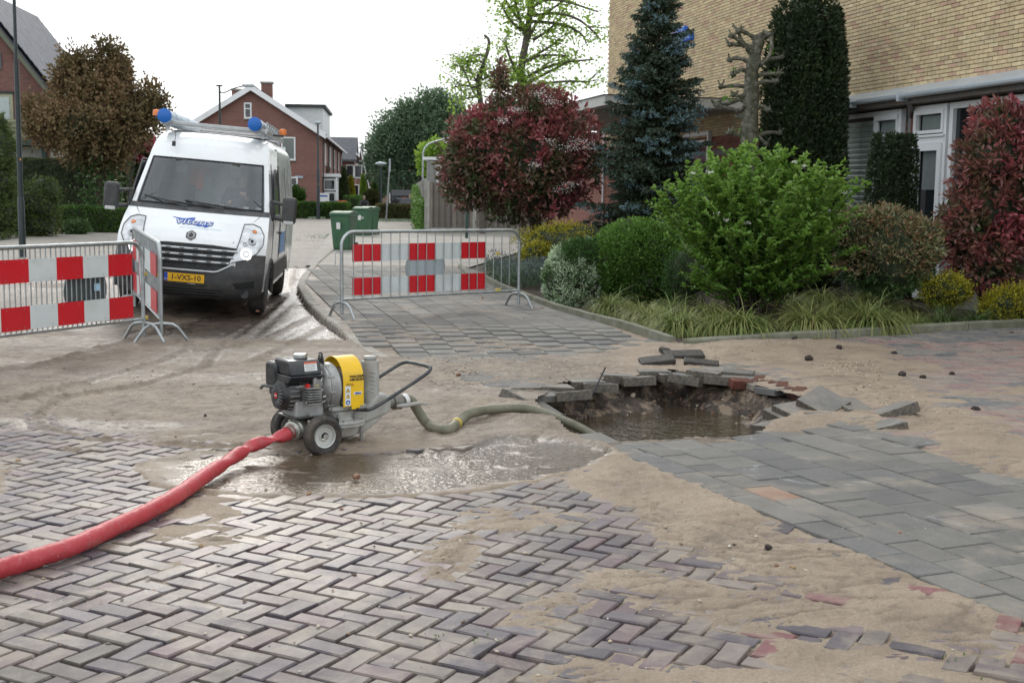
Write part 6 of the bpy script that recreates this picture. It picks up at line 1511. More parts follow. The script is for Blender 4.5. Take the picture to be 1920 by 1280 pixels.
# big gabled house at the left
a_ = A(85, 165, 56); zc = a_.z; hwL = 3.15; zaL = zc + hwL*1.30
h4 = gable_house('brick_house', 'tall gabled brick house with a dark tiled roof at the left edge', (a_.x-hwL, 56, 0), HZ, hwL, 9.6, zc-.0, zaL, RB2, mat('left roof tiles', (.085, .085, .105), .6, var=.2, vs=2), barge=False)
for s_ in (-1, 1): MB().prismy([(0, zaL-.18), (s_*(hwL+.35), zc-1.30*.35-.18), (s_*(hwL+.35), zc-1.30*.35+.10), (0, zaL+.10)], -.42, -.36).build('bargeboard', mat('olive bargeboard', (.12, .13, .09), .6), h4)
tr_ = Bulk(); sl_len = math.hypot(hwL+.35, 1.3*(hwL+.35)); 
tm = mat('left roof tiles', (.085, .085, .105), .6)
for s_ in (1,):
    nr = 17; ux, uz = (hwL+.35)/sl_len, -1.3*(hwL+.35)/sl_len; th_ = math.atan2(-uz, ux)
    tv = MB().box((0, 0, 0), (sl_len/nr+.03, .285, .025)); 
    for r_ in range(nr):
        for c_ in range(34):
            d_r = (r_+.5)*sl_len/nr; x, z = ux*d_r + .16*math.sin(th_)+.02, zaL+.04+uz*d_r+.16*1.0+.08
            v_ = random.uniform(.75, 1.3); tr_.add(tv.v, tv.f, Matrix.Translation((x, -.32+c_*.305+random.uniform(-.004, .004), z-.0)) @ Euler((0, th_+.06, 0)).to_matrix().to_4x4(), (.07*v_, .072*v_, .092*v_))
tro = tr_.build('roof_tile', brickmat('roof tile', True) if False else WBS, h4)
m, n, o, p = _nodes('slate tile'); n.links.new(nd(n, 'ShaderNodeAttribute', attribute_name='Col').outputs['Color'], p.inputs['Base Color']); p.inputs['Roughness'].default_value = .5; tro.data.materials[0] = m
ol = mat('olive window frame', (.33, .33, .22), .5); L4 = lambda px, py: (A(px, py, 56).x-(a_.x-hwL), A(px, py, 56).z)
def rect(px0, py0, px1, py1, nm, m__, y, d, parent):
    x0, z0 = L4(px0, py1); x1, z1 = L4(px1, py0); return MB().box(((x0+x1)/2, y, (z0+z1)/2), (x1-x0, d, z1-z0)).build(nm, m__, parent)
w_ = rect(-45, 176, 22, 252, 'balcony_door', ol, -.03, .06, h4); rect(-40, 182, 16, 240, 'pane', mat('pale curtain glass', (.42, .47, .46), .2), -.075, .02, w_); rect(-45, 171, 24, 175, 'lintel', mat('dark trim', (.03, .035, .035), .6), -.05, .1, h4)
rect(-60, 226, 58, 262, 'balcony_panel', mat('olive balcony board', (.22, .23, .13), .6), -.9, .05, h4); rect(-60, 263, 84, 272, 'balcony_floor', mat('dark green trim', (.03, .06, .05), .5), -.5, .95, h4)
for py in (228, 237, 246): rect(-60, py, 60, py+1.2, 'balcony_rail', ol, -.95, .04, h4)
rect(78, 268, 84, 296, 'bracket', mat('dark green trim', (.03, .06, .05), .5), -.2, .2, h4); rect(-60, 275, 76, 350, 'ground_floor_front', mat('pale render', (.42, .41, .36), .7), -.03, .05, h4)
rect(-5, 100, 1, 130, 'small_window', gls, -.03, .05, h4)
rect(115, 250, 119, 300, 'downpipe', blk, -.05, .1, h4)
ex = MB(); x0, z0 = L4(82, 330); x1, z1 = L4(119, 276); ex.box(((x0+x1)/2, .3, z1/2), (x1-x0, .5, z1)).build('extension', mat('cream render', (.50, .47, .38), .7), h4)
x0, _ = L4(119, 300); x1, z1 = L4(153, 262); MB().prismy([(x0+.01, 0), (x1, 0), (x1, z1-.8), (x0+.01, z1+.6)], .4, 6).build('annex', RB2, h4)
# low brick building behind the pink shrub
a_ = A(215, 340, 66); b_ = A(300, 340, 66); lowb = empty('brick_garage', (a_.x, 66, 0), 0, 'low red brick building with grey roof seen between hedge and van', 'building')
zz_ = A(240, 326, 66).z; MB().box(((b_.x-a_.x)/2, 2.5, zz_/2), (b_.x-a_.x, 5, zz_)).build('wall', RB, lowb); MB().prismx([(-.3, zz_), (2.5, zz_+1.6), (5.3, zz_)], -.2, b_.x-a_.x+.2).build('roof', tile_d, lowb)

# ------------------------------------------------------------------ street furniture
def pole(name, label, px, Y, ptop, cat='street lamp', m_=None, group='street lamps'):
    b = A(px, 400, Y); t = empty(name, (b.x, Y, 0), 0, label, cat, group); return t
ldk = mat('dark green lamp paint', (.018, .028, .030), .4, var=.2)
zt = 8.5; la = pole('street_lamp', 'tall dark lamp post rising out of the picture at the left edge', 40, 30, 0)
MB().tube([(0, 0, 0), (0, 0, A(40, 375, 30).z), (0, 0, A(40, 370, 30).z)], [.085, .08, .066], 14).build('base', ldk, la, True); MB().tube([(0, 0, A(40, 372, 30).z), (0, 0, A(40, 115, 30).z)], [.062, .058], 14).build('pole', ldk, la, True)
MB().tube([(0, 0, A(40, 116, 30).z), (0, 0, zt)], [.042, .036], 12).build('upper_pole', ldk, la, True); MB().box((.045, -.06, A(40, 299, 30).z), (.025, .02, .05)).build('marker', mat('orange marker', (.6, .25, .03), .5), la)
MB().tube([(0, 0, zt), (.1, -.2, zt+.3), (.6, -.9, zt+.4)], .03, 8).build('arm', ldk, la, True); MB().box((.8, -1.2, zt+.4), (.25, .6, .12)).build('lamp_head', ltback, la, bevel=.03)
lb2 = pole('street_lamp', 'dark lamp post with a long curved arm in front of the brick gable', 415, 42, 0); z1 = A(415, 162, 42).z
MB().tube([(0, 0, 0), (0, 0, 2), (0, 0, z1)], [.07, .045, .035], 10).build('pole', ldk, lb2, True)
x2 = A(470, 160, 42).x-A(415, 160, 42).x; MB().tube(smooth([(0, 0, z1-.15), (.1, 0, z1-.25), (x2*.5, 0, z1-.05), (x2*.85, 0, z1+.02)]), .02, 8).build('arm', ldk, lb2, True)
MB().box((x2*.98, 0, z1+.03), (.40, .16, .09)).build('lamp_head', ltback, lb2, bevel=.03); MB().box((0, 0, z1+.02), (.2, .08, .05)).build('cross_piece', ldk, lb2)
lc = pole('street_lamp', 'dark lamp post standing at the corner of the brick terrace', 597, 78, 0); z1 = A(597, 234, 78).z
MB().tube([(0, 0, 0), (0, 0, 3.0), (0, 0, 3.1), (0, 0, z1)], [.11, .10, .07, .055], 10).build('pole', ldk, lc, True); MB().lathe([(.05, 0), (.18, .05), (.22, .12), (.10, .22), (0, .26)], (0, 0, z1), 'z', 14).build('lamp_head', ltback, lc, True)
MB().box((0, -.08, A(597, 345, 78).z), (.1, .03, .1)).build('marker', mat('orange marker', (.6, .25, .03), .5), lc)
ld = pole('street_lamp', 'lantern topped lamp post before the trees in the middle of the street', 714, 80, 0); z1 = A(714, 312, 80).z
MB().tube([(0, 0, 0), (0, 0, z1)], [.08, .06], 8).build('pole', ldk, ld, True); MB().lathe([(.06, 0), (.30, .12), (.38, .16), (.30, .24), (.05, .30)], (0, 0, z1), 'z', 14).build('lamp_head', ltback, ld, True)
le = empty('street_lamp', (A(830, 400, 56).x-.9, 56, 0), 0, 'pale arched lamp post rising behind the shed', 'street lamp', 'street lamps'); zb = A(830, 268, 56).z
MB().tube(smooth([(0, 0, 0), (0, 0, zb-.8), (.02, 0, zb-.3), (.3, 0, zb), (.9, 0, zb+.15)]), .04, 8).build('pole', galv, le, True); MB().box((1.2, 0, zb+.18), (.6, .2, .1)).build('lamp_head', ltback, le, bevel=.03)
sp2 = A(724, 414, 72); sg = empty('sign_post', (sp2.x, 72, 0), 0, 'grey leaning signpost in front of the clipped hedge', 'signpost'); tp = A(731, 300, 72)
MB().tube([(0, 0, 0), (tp.x-sp2.x, 0, tp.z)], .045, 8).build('pole', galv, sg, True); MB().box((tp.x-sp2.x, -.03, tp.z-.3), (.10, .02, .75)).build('sign_plate', ltback, sg)
gp0 = A(875, 445, 44.5); gpl = empty('green_post', (gp0.x, 44.5, 0.06), 0, 'dark green post standing in front of the plank fence', 'post'); MB().tube([(0, 0, 0), (0, 0, A(875, 372, 44.5).z)], .055, 10).build('pole', mat('green post paint', (.015, .055, .045), .4), gpl, True); MB().lathe([(.06, 0), (.03, .04), (0, .05)], (0, 0, A(875, 372, 44.5).z), 'z', 10).build('cap', ldk, gpl)
# wheeled bins
gbin = mat('green bin plastic', (.035, .115, .055), .45, var=.12, vs=4, dirt=(.09, .12, .08), dirtamt=.5)
def wbin():
    t = empty('wheelie_bin', (0, 0, 0)); 
    V = []; lv = [(.22, .24, .0), (.23, .26, .10), (.275, .33, .86), (.275, .33, .93)]
    for (a, b, z) in lv: V += [(-a, -b, z), (a, -b, z), (a, b, z), (-a, b, z)]
    F = [(0, 3, 2, 1)] + [(4*k+i, 4*k+(i+1) % 4, 4*k+4+(i+1) % 4, 4*k+4+i) for k in range(3) for i in range(4)]
    MB().add(V, F).build('body', gbin, t, bevel=.025, bseg=3)
    MB().box((0, 0, .93), (.60, .71, .045)).build('rim', gbin, t, bevel=.012)
    MB().prismx([(-.38, .955), (-.38, .985), (-.30, 1.025), (.0, 1.055), (.30, 1.045), (.37, 1.0), (.37, .955)], -.29, .29).build('lid', gbin, t, bevel=.012)
    MB().tube([(-.22, .36, 1.0), (-.22, .42, 1.0), (.22, .42, 1.0), (.22, .36, 1.0)], .016, 8).build('handle', gbin, t, True)
    for s_ in (-1, 1): MB().lathe([(.0, -.025), (.10, -.025), (.10, .025), (0, .025)], (s_*.25, .30, .10), 'x', 20).build('wheel', rub, t, True)
    rb_ = MB()
    for s_ in (-.13, .13): rb_.box((s_, -.285, .52), (.012, .012, .6))
    rb_.build('ribs', gbin, t)
    return t
bn = wbin(); specs = [((645, 475), -12, 'nearest green wheeled bin, a white sticker on its front, by the kerb', 34.2), ((681, 438), -10, 'second green wheeled bin with white house number scrawl', 46), ((693, 437), -14, 'green wheeled bin mostly hidden behind the numbered one', 47.3)]
for k, ((px, py), rz_, lab, Y) in enumerate(specs):
    t = bn if k == 0 else copy_tree(bn); q_ = A(px, 440, Y); t.location = (q_.x, Y, .085); t.rotation_euler = (0, 0, R(rz_)); tag(t, lab, 'wheeled bin', 'green wheeled bins')
    if k == 0: st_ = MB().box((-.02, -.332, .66), (.11, .004, .18)).build('sticker', whp, t); st_.rotation_euler = (R(5.2), 0, 0); st_.location = (0, -.005, .03)
    if k == 1:
        for (dx, dz) in ((-.08, 0), (0, .01), (.08, -.02)): text('lettering', random.choice('24A'), .15, whp, t, (dx, -.318, .68+dz), (R(85), 0, 0), off=.004)
# estate agent's board, far small bins
a_ = A(607, 380, 82); sb_ = empty('sale_board', (a_.x, 82, 0), 0, 'white estate agent board behind the low hedge', 'sign'); zc_ = A(607, 371, 82).z
MB().box((0, 0, zc_), (.72, .03, .62)).build('board', whp, sb_); MB().box((0, -.02, zc_+.12), (.5, .006, .10)).build('print', bluep, sb_); MB().box((-.3, .02, zc_/2), (.05, .05, zc_)).build('post', wfr, sb_); MB().box((.3, .02, zc_/2), (.05, .05, zc_)).build('post', wfr, sb_)
for px, m__, lab in ((624, mat('grey bin', (.05, .07, .12), .5), 'small dark grey bin lid behind the low hedge'), (639, mat('orange bin lid', (.60, .12, .03), .5), 'orange topped bin behind the low hedge')):
    a_ = A(px, 380, 84); t = empty('recycling_bin', (a_.x, 84, 0), 0, lab, 'bin', 'bins behind the hedge'); MB().box((0, 0, .52), (.75, .5, 1.04)).build('body', mat('grey bin', (.05, .07, .12), .5), t, bevel=.03); MB().box((0, 0, 1.08), (.8, .55, .08)).build('lid', m__, t, bevel=.02)
# parked delivery vehicle, white car, cyclist far up the street
a_ = A(757, 385, 96); pv = empty('parked_van', (a_.x, 96, 0), R(6), 'black van with a printed picture on its flank, beyond the hedge', 'van'); bv = mat('black van paint', (.015, .017, .02), .15, coat=.6, var=0)
MB().prismx([(-1.0, .35), (-1.0, 1.5), (-.85, 1.95), (.9, 1.95), (1.0, 1.5), (1.0, .35)], -1.0, 2.2).prismx([(-1.0, .35), (-1.0, .95), (1.0, .95), (1.0, .35)], -1.5, -.99).build('body', bv, pv, bevel=.05)
MB().box((-.6, -1.01, 1.25), (.5, .02, .5)).build('window', gls, pv)
for x in (-.9, 1.5): MB().lathe([(.0, -.1), (.32, -.1), (.32, .1)], (x, -.9, .32), 'y', 18).build('wheel', rub, pv, True)
MB().box((.0, -1.015, .95), (.35, .02, .85)).build('printed_figure', redp, pv); MB().lathe([(0, -.01), (.2, -.01), (.2, .01)], (.55, -1.02, 1.45), 'y', 14).build('printed_face', skinm, pv); MB().box((.55, -1.015, 1.0), (.45, .02, .55)).build('printed_shirt', mat('red and white print', (.5, .05, .04), .5), pv); MB().box((1.5, -1.015, 1.1), (.9, .02, .16)).build('printed_band', whp, pv)
a_ = A(776, 385, 90); wc = empty('parked_car', (a_.x, 90, 0), R(-20), 'white car half hidden beyond the right end of the hedge', 'car')
MB().prismx([(-.8, .3), (-.8, .85), (.8, .85), (.8, .3)], -2.0, 2.0).build('body', white, wc, bevel=.12, bseg=3); MB().prismx([(-.7, .85), (-.55, 1.35), (.55, 1.35), (.7, .85)], -1.2, 1.3).build('cabin', gls, wc, bevel=.1, bseg=3)
for x in (-1.3, 1.3): MB().lathe([(.0, -.1), (.31, -.1), (.31, .1)], (x, -.75, .31), 'y', 16).build('wheel', rub, wc, True)
a_ = A(683, 380, 70); cyv = Vector((a_.x, 70, 0)); bk = empty('bicycle', cyv, 0, 'bicycle coming down the street behind the bins', 'bicycle')
for y in (-.5, .5): MB().lathe([(.33, -.015), (.35, 0), (.33, .015)], (0, y, .35), 'x', 24, False).build('wheel', rub, bk, True)
MB().tube([(0, -.5, .35), (0, -.35, .95), (0, .15, .9), (0, .0, .3), (0, -.35, .85)], .02, 6).tube([(0, .5, .35), (0, .15, .9)], .015, 6).tube([(-.3, -.3, 1.05), (0, -.38, 1.02), (.3, -.3, 1.05)], .015, 6).box((0, .2, .97), (.15, .25, .05)).build('frame', blk, bk)
cyc = empty('person', cyv, 0, 'cyclist in black riding towards the camera behind the bins', 'person')
cv = [(0, .2, 1.02), (0, .12, 1.28), (0, .05, 1.48), (0, .0, 1.56), (0, -.02, 1.70), (.2, .03, 1.44), (.26, -.12, 1.22), (.26, -.3, 1.08), (-.2, .03, 1.44), (-.26, -.12, 1.22), (-.26, -.3, 1.08), (.12, -.1, .85), (.12, .0, .45), (-.12, -.1, .75), (-.12, -.05, .32)]
skin_obj('body', cv, [(0, 1), (1, 2), (2, 3), (3, 4), (2, 5), (5, 6), (6, 7), (2, 8), (8, 9), (9, 10), (0, 11), (11, 12), (0, 13), (13, 14)], [.13, .13, .12, .06, .10, .05, .04, .035, .05, .04, .035, .08, .05, .08, .05], blk, cyc, 1)
skin_obj('coat', cv[:4]+cv[5:11], [(0, 1), (1, 2), (2, 3), (2, 4), (4, 5), (5, 6), (2, 7), (7, 8), (8, 9)], [.22, .22, .21, .08, .12, .10, .07, .12, .10, .07], mat('black coat', (.02, .02, .025), .8), cyc, 1); cyc.scale = bk.scale = (.82, .82, .80); lump('face', (0, -.06, 1.70), .085, skinm, (.85, .7, 1.1), 0, 3, cyc, 2, .05)
lump('hair', (cyv.x*0, .0, 1.76), .115, blk, (1, 1, .8), 0, 2, cyc)
# low wooden fence at the left
lf = empty('rail_fence', (A(-10, 440, 46).x, 46, 0), 0, 'low mossy wooden rail fence in front of the conifers at the left', 'fence'); mossw = mat('mossy wood', (.20, .20, .10), .85, var=.3, vs=4)
lfl = A(114, 440, 46).x-A(-10, 440, 46).x
for (ya, yb) in ((434, 424), (448, 440)):
    za_, zb_ = A(0, ya+4, 46).z, A(114, yb+4, 46).z; q_ = MB(); q_.add([(0, 0, za_-.09), (lfl, 0, zb_-.09), (lfl, 0, zb_+.09), (0, 0, za_+.09), (0, .04, za_-.09), (lfl, .04, zb_-.09), (lfl, .04, zb_+.09), (0, .04, za_+.09)], [(0, 1, 2, 3), (4, 7, 6, 5), (0, 4, 5, 1), (1, 5, 6, 2), (2, 6, 7, 3), (3, 7, 4, 0)]).build('rail', mossw, lf)
for x in (.1, lfl*.55, lfl-.1): MB().box((x, .07, .3), (.1, .08, .62)).build('post', mossw, lf)
# ------------------------------------------------------------------ planting bed and its edging
bedpoly = GK + GR[1:] + [(12, 14), (12, 40), (2.6, 49), (-2.9, 49.5), (-1.0, 26)]
mulch = mat('dark bed soil', (.045, .032, .024), .9, var=.5, vs=12, bmp=1.0, bs=40, dirt=(.10, .075, .05), dirtamt=.5)
bd = MB().add([(x, y, .055) for x, y in bedpoly], [tuple(range(len(bedpoly)))]).build('planting_bed', mulch); tag(bd, kind='structure')
edm = mat('mossy edging', (.21, .205, .16), .8, var=.25, vs=5, bmp=.4, bs=60, dirt=(.10, .11, .05), dirtamt=.8)
ED = [(-1.05, 26), (-.75, 23)] + [tuple(p) for p in GK]
kerb_run(ED, .10, lambda x, y: float(fz(x, y))+.075+.02*float(sst(15, 12, y)), .98, bd, side=-1, name='edging_stone', mt=edm)
kerb_run(GR, .10, lambda x, y: float(fz(x, y))+.085, .98, bd, side=1, name='edging_stone', mt=edm)
bark = mat('bark', (.085, .065, .050), .9, var=.4, vs=8, bmp=.8, bs=30); barkg = mat('grey green bark', (.17, .155, .125), .85, var=.75, vs=16, bmp=1.5, bs=26, dirt=(.05, .055, .028), dirtamt=1.4)
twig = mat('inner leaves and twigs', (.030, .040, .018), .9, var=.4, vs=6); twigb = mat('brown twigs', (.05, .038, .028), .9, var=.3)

def px_blob(px, py, rx_, ry_, Y, depth=1.0):
    """ellipsoid whose outline has centre (px, py) and radii (rx, ry) in pixels at distance Y"""
    c = A(px, py, Y); k = Y/FPX; return (c.x, Y, c.z, rx_*k, max(rx_, ry_)*k*depth*.9, ry_*k)
def blobs_rel(bl, o_): return [(b[0]-o_.x, b[1]-o_.y, b[2]-o_.z, b[3], b[4], b[5]) for b in bl]
def stems(base_, blobs, n, r0_, m_, parent, name='trunk', seg=5, wob=.06):
    t = MB()
    for k in range(n):
        b = blobs[k % len(blobs)]; d = unit(rng.normal(size=(1, 3)))[0]; e = Vector((b[0]+d[0]*b[3]*.6, b[1]+d[1]*b[4]*.6, b[2]+abs(d[2])*b[5]*.5)); s0 = Vector(base_)+Vector((random.uniform(-1, 1)*r0_*2, random.uniform(-1, 1)*r0_*2, 0))
        pts = [s0.lerp(e, j/seg)+Vector((random.uniform(-1, 1), random.uniform(-1, 1), random.uniform(0, .6)))*wob*(0 < j < seg) for j in range(seg+1)]
        t.tube(pts, [r0_*(1-.8*j/seg)+.003 for j in range(seg+1)], 5)
    return t.build(name, m_, parent, True)
def bush(name, label, cat, loc, blobs, n, ln_, wd_, lm, k=6, spread=.08, shell=.35, rough=.3, oval=False, tintf=None, group=None, fold=.25, stems_n=8, sr=.015, up=None, core=.72, droop=0, jit=.8, freq=2.5):
    o_ = Vector(loc); t = empty(name, o_, 0, label, cat, group); bl = blobs_rel(blobs, o_)
    C, D, r = blob_pts(bl, n, shell, rough, freq, seed=random.randint(0, 999)); ok_ = C[:, 2] > .02; C, D, r = C[ok_], D[ok_], r[ok_]
    D = unit(D + np.array([0, 0, .35]))
    C2, D2_, i = clump(C, D, k, spread, jit)
    ti = tintf(C2, r[i], D[i]) if tintf else None
    leaves('foliage', C2, D2_, ln_, wd_, lm, t, ti, oval, fold, up, droop)
    if stems_n: stems((0, 0, 0), bl, stems_n, sr, twig if sr < .03 else bark, t, 'stem' if sr < .03 else 'trunk')
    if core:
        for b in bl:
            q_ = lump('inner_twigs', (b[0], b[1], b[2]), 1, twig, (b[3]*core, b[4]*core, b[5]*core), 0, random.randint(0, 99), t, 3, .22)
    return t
def hedge(name, label, p0, p1, dep, h, lm, n, ln_, wd_, cat='hedge', group=None, z0=0, rough=.06, roundr=.1):
    a = Vector(p0); b = Vector(p1); d = b-a; L_ = d.length; t = empty(name, (a.x, a.y, z0), math.atan2(d.y, d.x), label, cat, group)
    C = rng.random((n, 3))*np.array([L_, dep, h]); f = rng.integers(0, 5, n); D = np.zeros((n, 3))
    w_ = np.array([L_*h, L_*h, L_*dep*1.5, dep*h, dep*h]); f = rng.choice(5, n, p=w_/w_.sum())
    for k, (ax, v, s_) in enumerate([(1, 0, -1), (1, dep, 1), (2, h, 1), (0, 0, -1), (0, L_, 1)]):
        m_ = f == k; C[m_, ax] = v - s_*rng.random(m_.sum())*.08; D[m_, ax] = s_
    C += D*((fbm(C[:, 0]*2, C[:, 2]*2+C[:, 1]*2, 3, 5)-.5)*2*rough)[:, None]
    top = np.clip((C[:, 2]-(h-roundr))/roundr, 0, 1); C[:, 1] += (dep/2-C[:, 1])*top*.10
    D = unit(D*.8 + rng.normal(size=(n, 3))*.6 + np.array([0, 0, .4]))
    leaves('foliage', C, D, ln_, wd_, lm, t, fbm(C[:, 0]*1.5, C[:, 2]*3, 3, 8)*1.6-.4)
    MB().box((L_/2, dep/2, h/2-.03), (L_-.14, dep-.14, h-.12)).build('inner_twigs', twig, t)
    return t
# leaf colours
LM = dict(
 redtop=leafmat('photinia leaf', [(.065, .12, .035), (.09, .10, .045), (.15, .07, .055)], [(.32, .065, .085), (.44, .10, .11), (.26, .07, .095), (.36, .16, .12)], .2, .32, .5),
 spruce=leafmat('spruce needles', [(.035, .055, .028), (.05, .075, .034), (.06, .075, .04)], [(.13, .21, .22), (.18, .27, .29), (.10, .16, .17)], .05, .6, .3),
 yew=leafmat('yew needles', [(.020, .038, .016), (.028, .048, .018), (.035, .052, .020)], [(.06, .085, .025), (.10, .10, .03), (.05, .075, .022)], .08, .5, .35),
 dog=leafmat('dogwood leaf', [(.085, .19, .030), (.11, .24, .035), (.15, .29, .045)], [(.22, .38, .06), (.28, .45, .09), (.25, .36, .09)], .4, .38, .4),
 box=leafmat('clipped box leaf', [(.05, .115, .022), (.07, .145, .03), (.09, .18, .035)], [(.13, .25, .045), (.17, .31, .06), (.12, .22, .045)], .25, .4, .4),
 varie=leafmat('variegated leaf', [(.050, .114, .026), (.071, .156, .035), (.043, .085, .028)], [(.781, .852, .682), (.596, .710, .511), (.426, .596, .284)], .2, .45, .3),
 yellow=leafmat('golden leaf', [(.071, .114, .017), (.142, .185, .021), (.227, .241, .028)], [(.540, .454, .043), (.653, .540, .057), (.426, .383, .043)], .3, .45, .3),
 pieris=leafmat('pieris leaf', [(.043, .099, .028), (.071, .128, .043), (.099, .156, .050)], [(.312, .355, .170), (.426, .284, .170), (.398, .142, .099), (.369, .426, .213)], .2, .4, .4),
 carex=leafmat('sedge blade', [(.08, .15, .03), (.14, .21, .05), (.21, .27, .08)], [(.38, .40, .14), (.45, .43, .18), (.36, .25, .11)], .25, .5, .3),
 catm=leafmat('catmint leaf', [(.085, .142, .071), (.128, .199, .099)], [(.185, .185, .270), (.170, .227, .156)], .2, .6, .2),
 brown=leafmat('copper leaf', [(.11, .095, .045), (.15, .105, .055), (.13, .125, .05)], [(.26, .165, .09), (.30, .19, .11), (.21, .18, .08)], .2, .6, .2),
 dgreen=leafmat('street tree leaf', [(.085, .14, .085), (.105, .17, .095), (.09, .15, .085)], [(.17, .25, .14), (.19, .28, .15), (.15, .22, .13)], .25, .5, .3),
 lime=leafmat('young linden leaf', [(.199, .341, .050), (.284, .454, .071)], [(.355, .511, .085), (.426, .568, .114)], .5, .5, .3),
 hedge=leafmat('hedge leaf', [(.035, .085, .017), (.057, .121, .023)], [(.085, .170, .028), (.121, .227, .035)], .25, .5, .3),
 dhedge=leafmat('dark hedge leaf', [(.045, .07, .030), (.06, .08, .034), (.065, .065, .038)], [(.10, .13, .05), (.12, .12, .055)], .1, .6, .2),
 conif=leafmat('golden conifer', [(.07, .10, .03), (.10, .13, .04)], [(.19, .21, .055), (.24, .24, .07)], .15, .6, .2),
 bhedge=leafmat('beech hedge leaf', [(.071, .071, .028), (.085, .106, .031)], [(.185, .099, .057), (.142, .156, .043)], .25, .5, .3),
 pink=leafmat('rhododendron', [(.043, .085, .028), (.057, .114, .035)], [(.710, .071, .199), (.852, .142, .312), (.540, .043, .128)], .25, .5, .3),
 ivy=leafmat('ivy leaf', [(.028, .071, .021), (.050, .106, .028)], [(.099, .185, .050), (.071, .142, .043)], .2, .35, .5),
 purple=leafmat('purple leaf', [(.050, .026, .040), (.071, .035, .057)], [(.114, .043, .085), (.085, .035, .071)], .2, .5, .3))

# 1 red-leaved standard photinia
Y = 24.3; tx = A(1003, 440, Y)
bl = [px_blob(975, 300, 128, 108, Y), px_blob(905, 285, 78, 75, Y), px_blob(1050, 290, 75, 95, Y), px_blob(985, 225, 80, 60, Y), px_blob(990, 370, 85, 48, Y), px_blob(938, 150, 10, 40, Y), px_blob(1035, 205, 40, 35, Y), px_blob(880, 330, 55, 60, Y)]
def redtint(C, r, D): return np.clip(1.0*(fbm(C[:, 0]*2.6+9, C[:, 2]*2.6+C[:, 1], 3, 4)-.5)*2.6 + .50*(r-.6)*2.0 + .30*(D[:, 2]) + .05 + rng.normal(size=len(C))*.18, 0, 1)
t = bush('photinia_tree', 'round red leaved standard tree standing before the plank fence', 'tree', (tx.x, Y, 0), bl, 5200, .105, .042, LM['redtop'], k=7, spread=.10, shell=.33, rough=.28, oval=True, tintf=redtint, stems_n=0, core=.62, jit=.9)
tb_ = MB().tube([(0, 0, 0), (.02, 0, .6), (-.03, 0, 1.15), (-.08, 0, 1.7)], [.115, .09, .085, .06], 10)
for k in range(12): a = k*.55; tb_.tube([(-.05, 0, 1.25+.05*k), (-.25*math.sin(a)*1.3-.2, .3*math.cos(a), 1.7+.05*k), (-1.0*math.sin(a)-.25, .8*math.cos(a), 2.2+.06*k)], [.04, .03, .012], 6)
tb_.build('trunk', bark, t, True)
cf_ = leafmat('cream flowers', [(.45, .38, .28)], [(.55, .5, .4)], .2, .7, .1)
fc = []
for (px, py) in [(1035, 190), (1085, 263), (1100, 275), (1062, 275), (970, 205), (1050, 355), (1070, 345), (945, 225), (1003, 310), (1015, 175), (1028, 265)]:
    c = A(px, py, Y-1.15); fc += [(c.x-tx.x+random.gauss(0, .10), -1.15+random.gauss(0, .08)+.25*abs(px-985)/120, c.z+random.gauss(0, .035)) for _ in range(90)]
fc = np.array(fc); leaves('flower_heads', fc, rng.normal(size=(len(fc), 3)), .022, .02, cf_, t)['kind'] = 'stuff'

# 2 blue spruce
Y = 23.6; s0 = A(1222, 440, Y); top = A(1222, -25, Y).z
sp_t = empty('blue_spruce', (s0.x, Y, 0), 0, 'tall blue spruce with pale tips standing against the yellow wall', 'tree')
MB().tube([(0, 0, 0), (0.03, 0, 2), (.0, 0, 4), (0, 0, top)], [.14, .10, .055, .012], 10).build('trunk', bark, sp_t, True)
Cs, Ds, Ts, br = [], [], [], MB(); z = .7
ga = 0.0; nbr = 0
while z < top-.12:
    f = max(1-(z-.3)/(top-.3), .03); Rm = (1.20*f**.66+.09)*(1 if z > 1.1 else .95)
    ga += 2.39996+random.uniform(-.4, .4); a = ga; nbr += 1; irr = .48+.82*float(vnoise(np.array(a*.9), np.array(z*2.6), 9))
    L_ = Rm*irr; d = np.array([math.cos(a), math.sin(a), 0]); m = 7; sag = random.uniform(.12, .40)*min(1, f*1.8)
    pts = [d*L_*(j/m) + np.array([0, 0, z + L_*(.14*(j/m) - sag*(j/m)**1.5 + .16*(j/m)**3)]) for j in range(m+1)]
    br.tube([tuple(p_) for p_ in pts], [.018*(1-.8*j/m)+.003 for j in range(m+1)], 4, cap=False)
    side = np.cross(d, [0, 0, 1]); bw_ = random.random()
    for j in range(1, m+1):
        for sgn in (-1, 1, 0, 2):
            tl = (L_*.34*(1-.5*j/m)+.10)*random.uniform(.7, 1.2) if sgn in (-1, 1) else .13; td = unit((d*.75+side*(sgn if sgn != 2 else random.uniform(-.5, .5))*.9+np.array([0, 0, random.uniform(-.45, .12) if sgn != 2 else -.8]))[None])[0]
            nn_ = max(3, int(tl/.028))
            for q_ in range(nn_):
                pp = pts[j] + td*tl*q_/nn_ + np.array([0, 0, -.10*(tl*q_/nn_)**1.3]); tipf = (q_/nn_)*.5 + (j/m)*.5
                blue = 1 if (tipf > .66 and bw_ > .70) else max(0, tipf-.5)*.7
                for w_ in range(4): Cs.append(pp); Ds.append(td*.8+rng.normal(size=3)*.8+np.array([0, 0, .25])); Ts.append(blue)
    z += .0185 if z < top-1.2 else .030
br.build('branches', bark, sp_t); leaves('needles', np.array(Cs), np.array(Ds), .062, .022, LM['spruce'], sp_t, np.array(Ts), fold=.1)
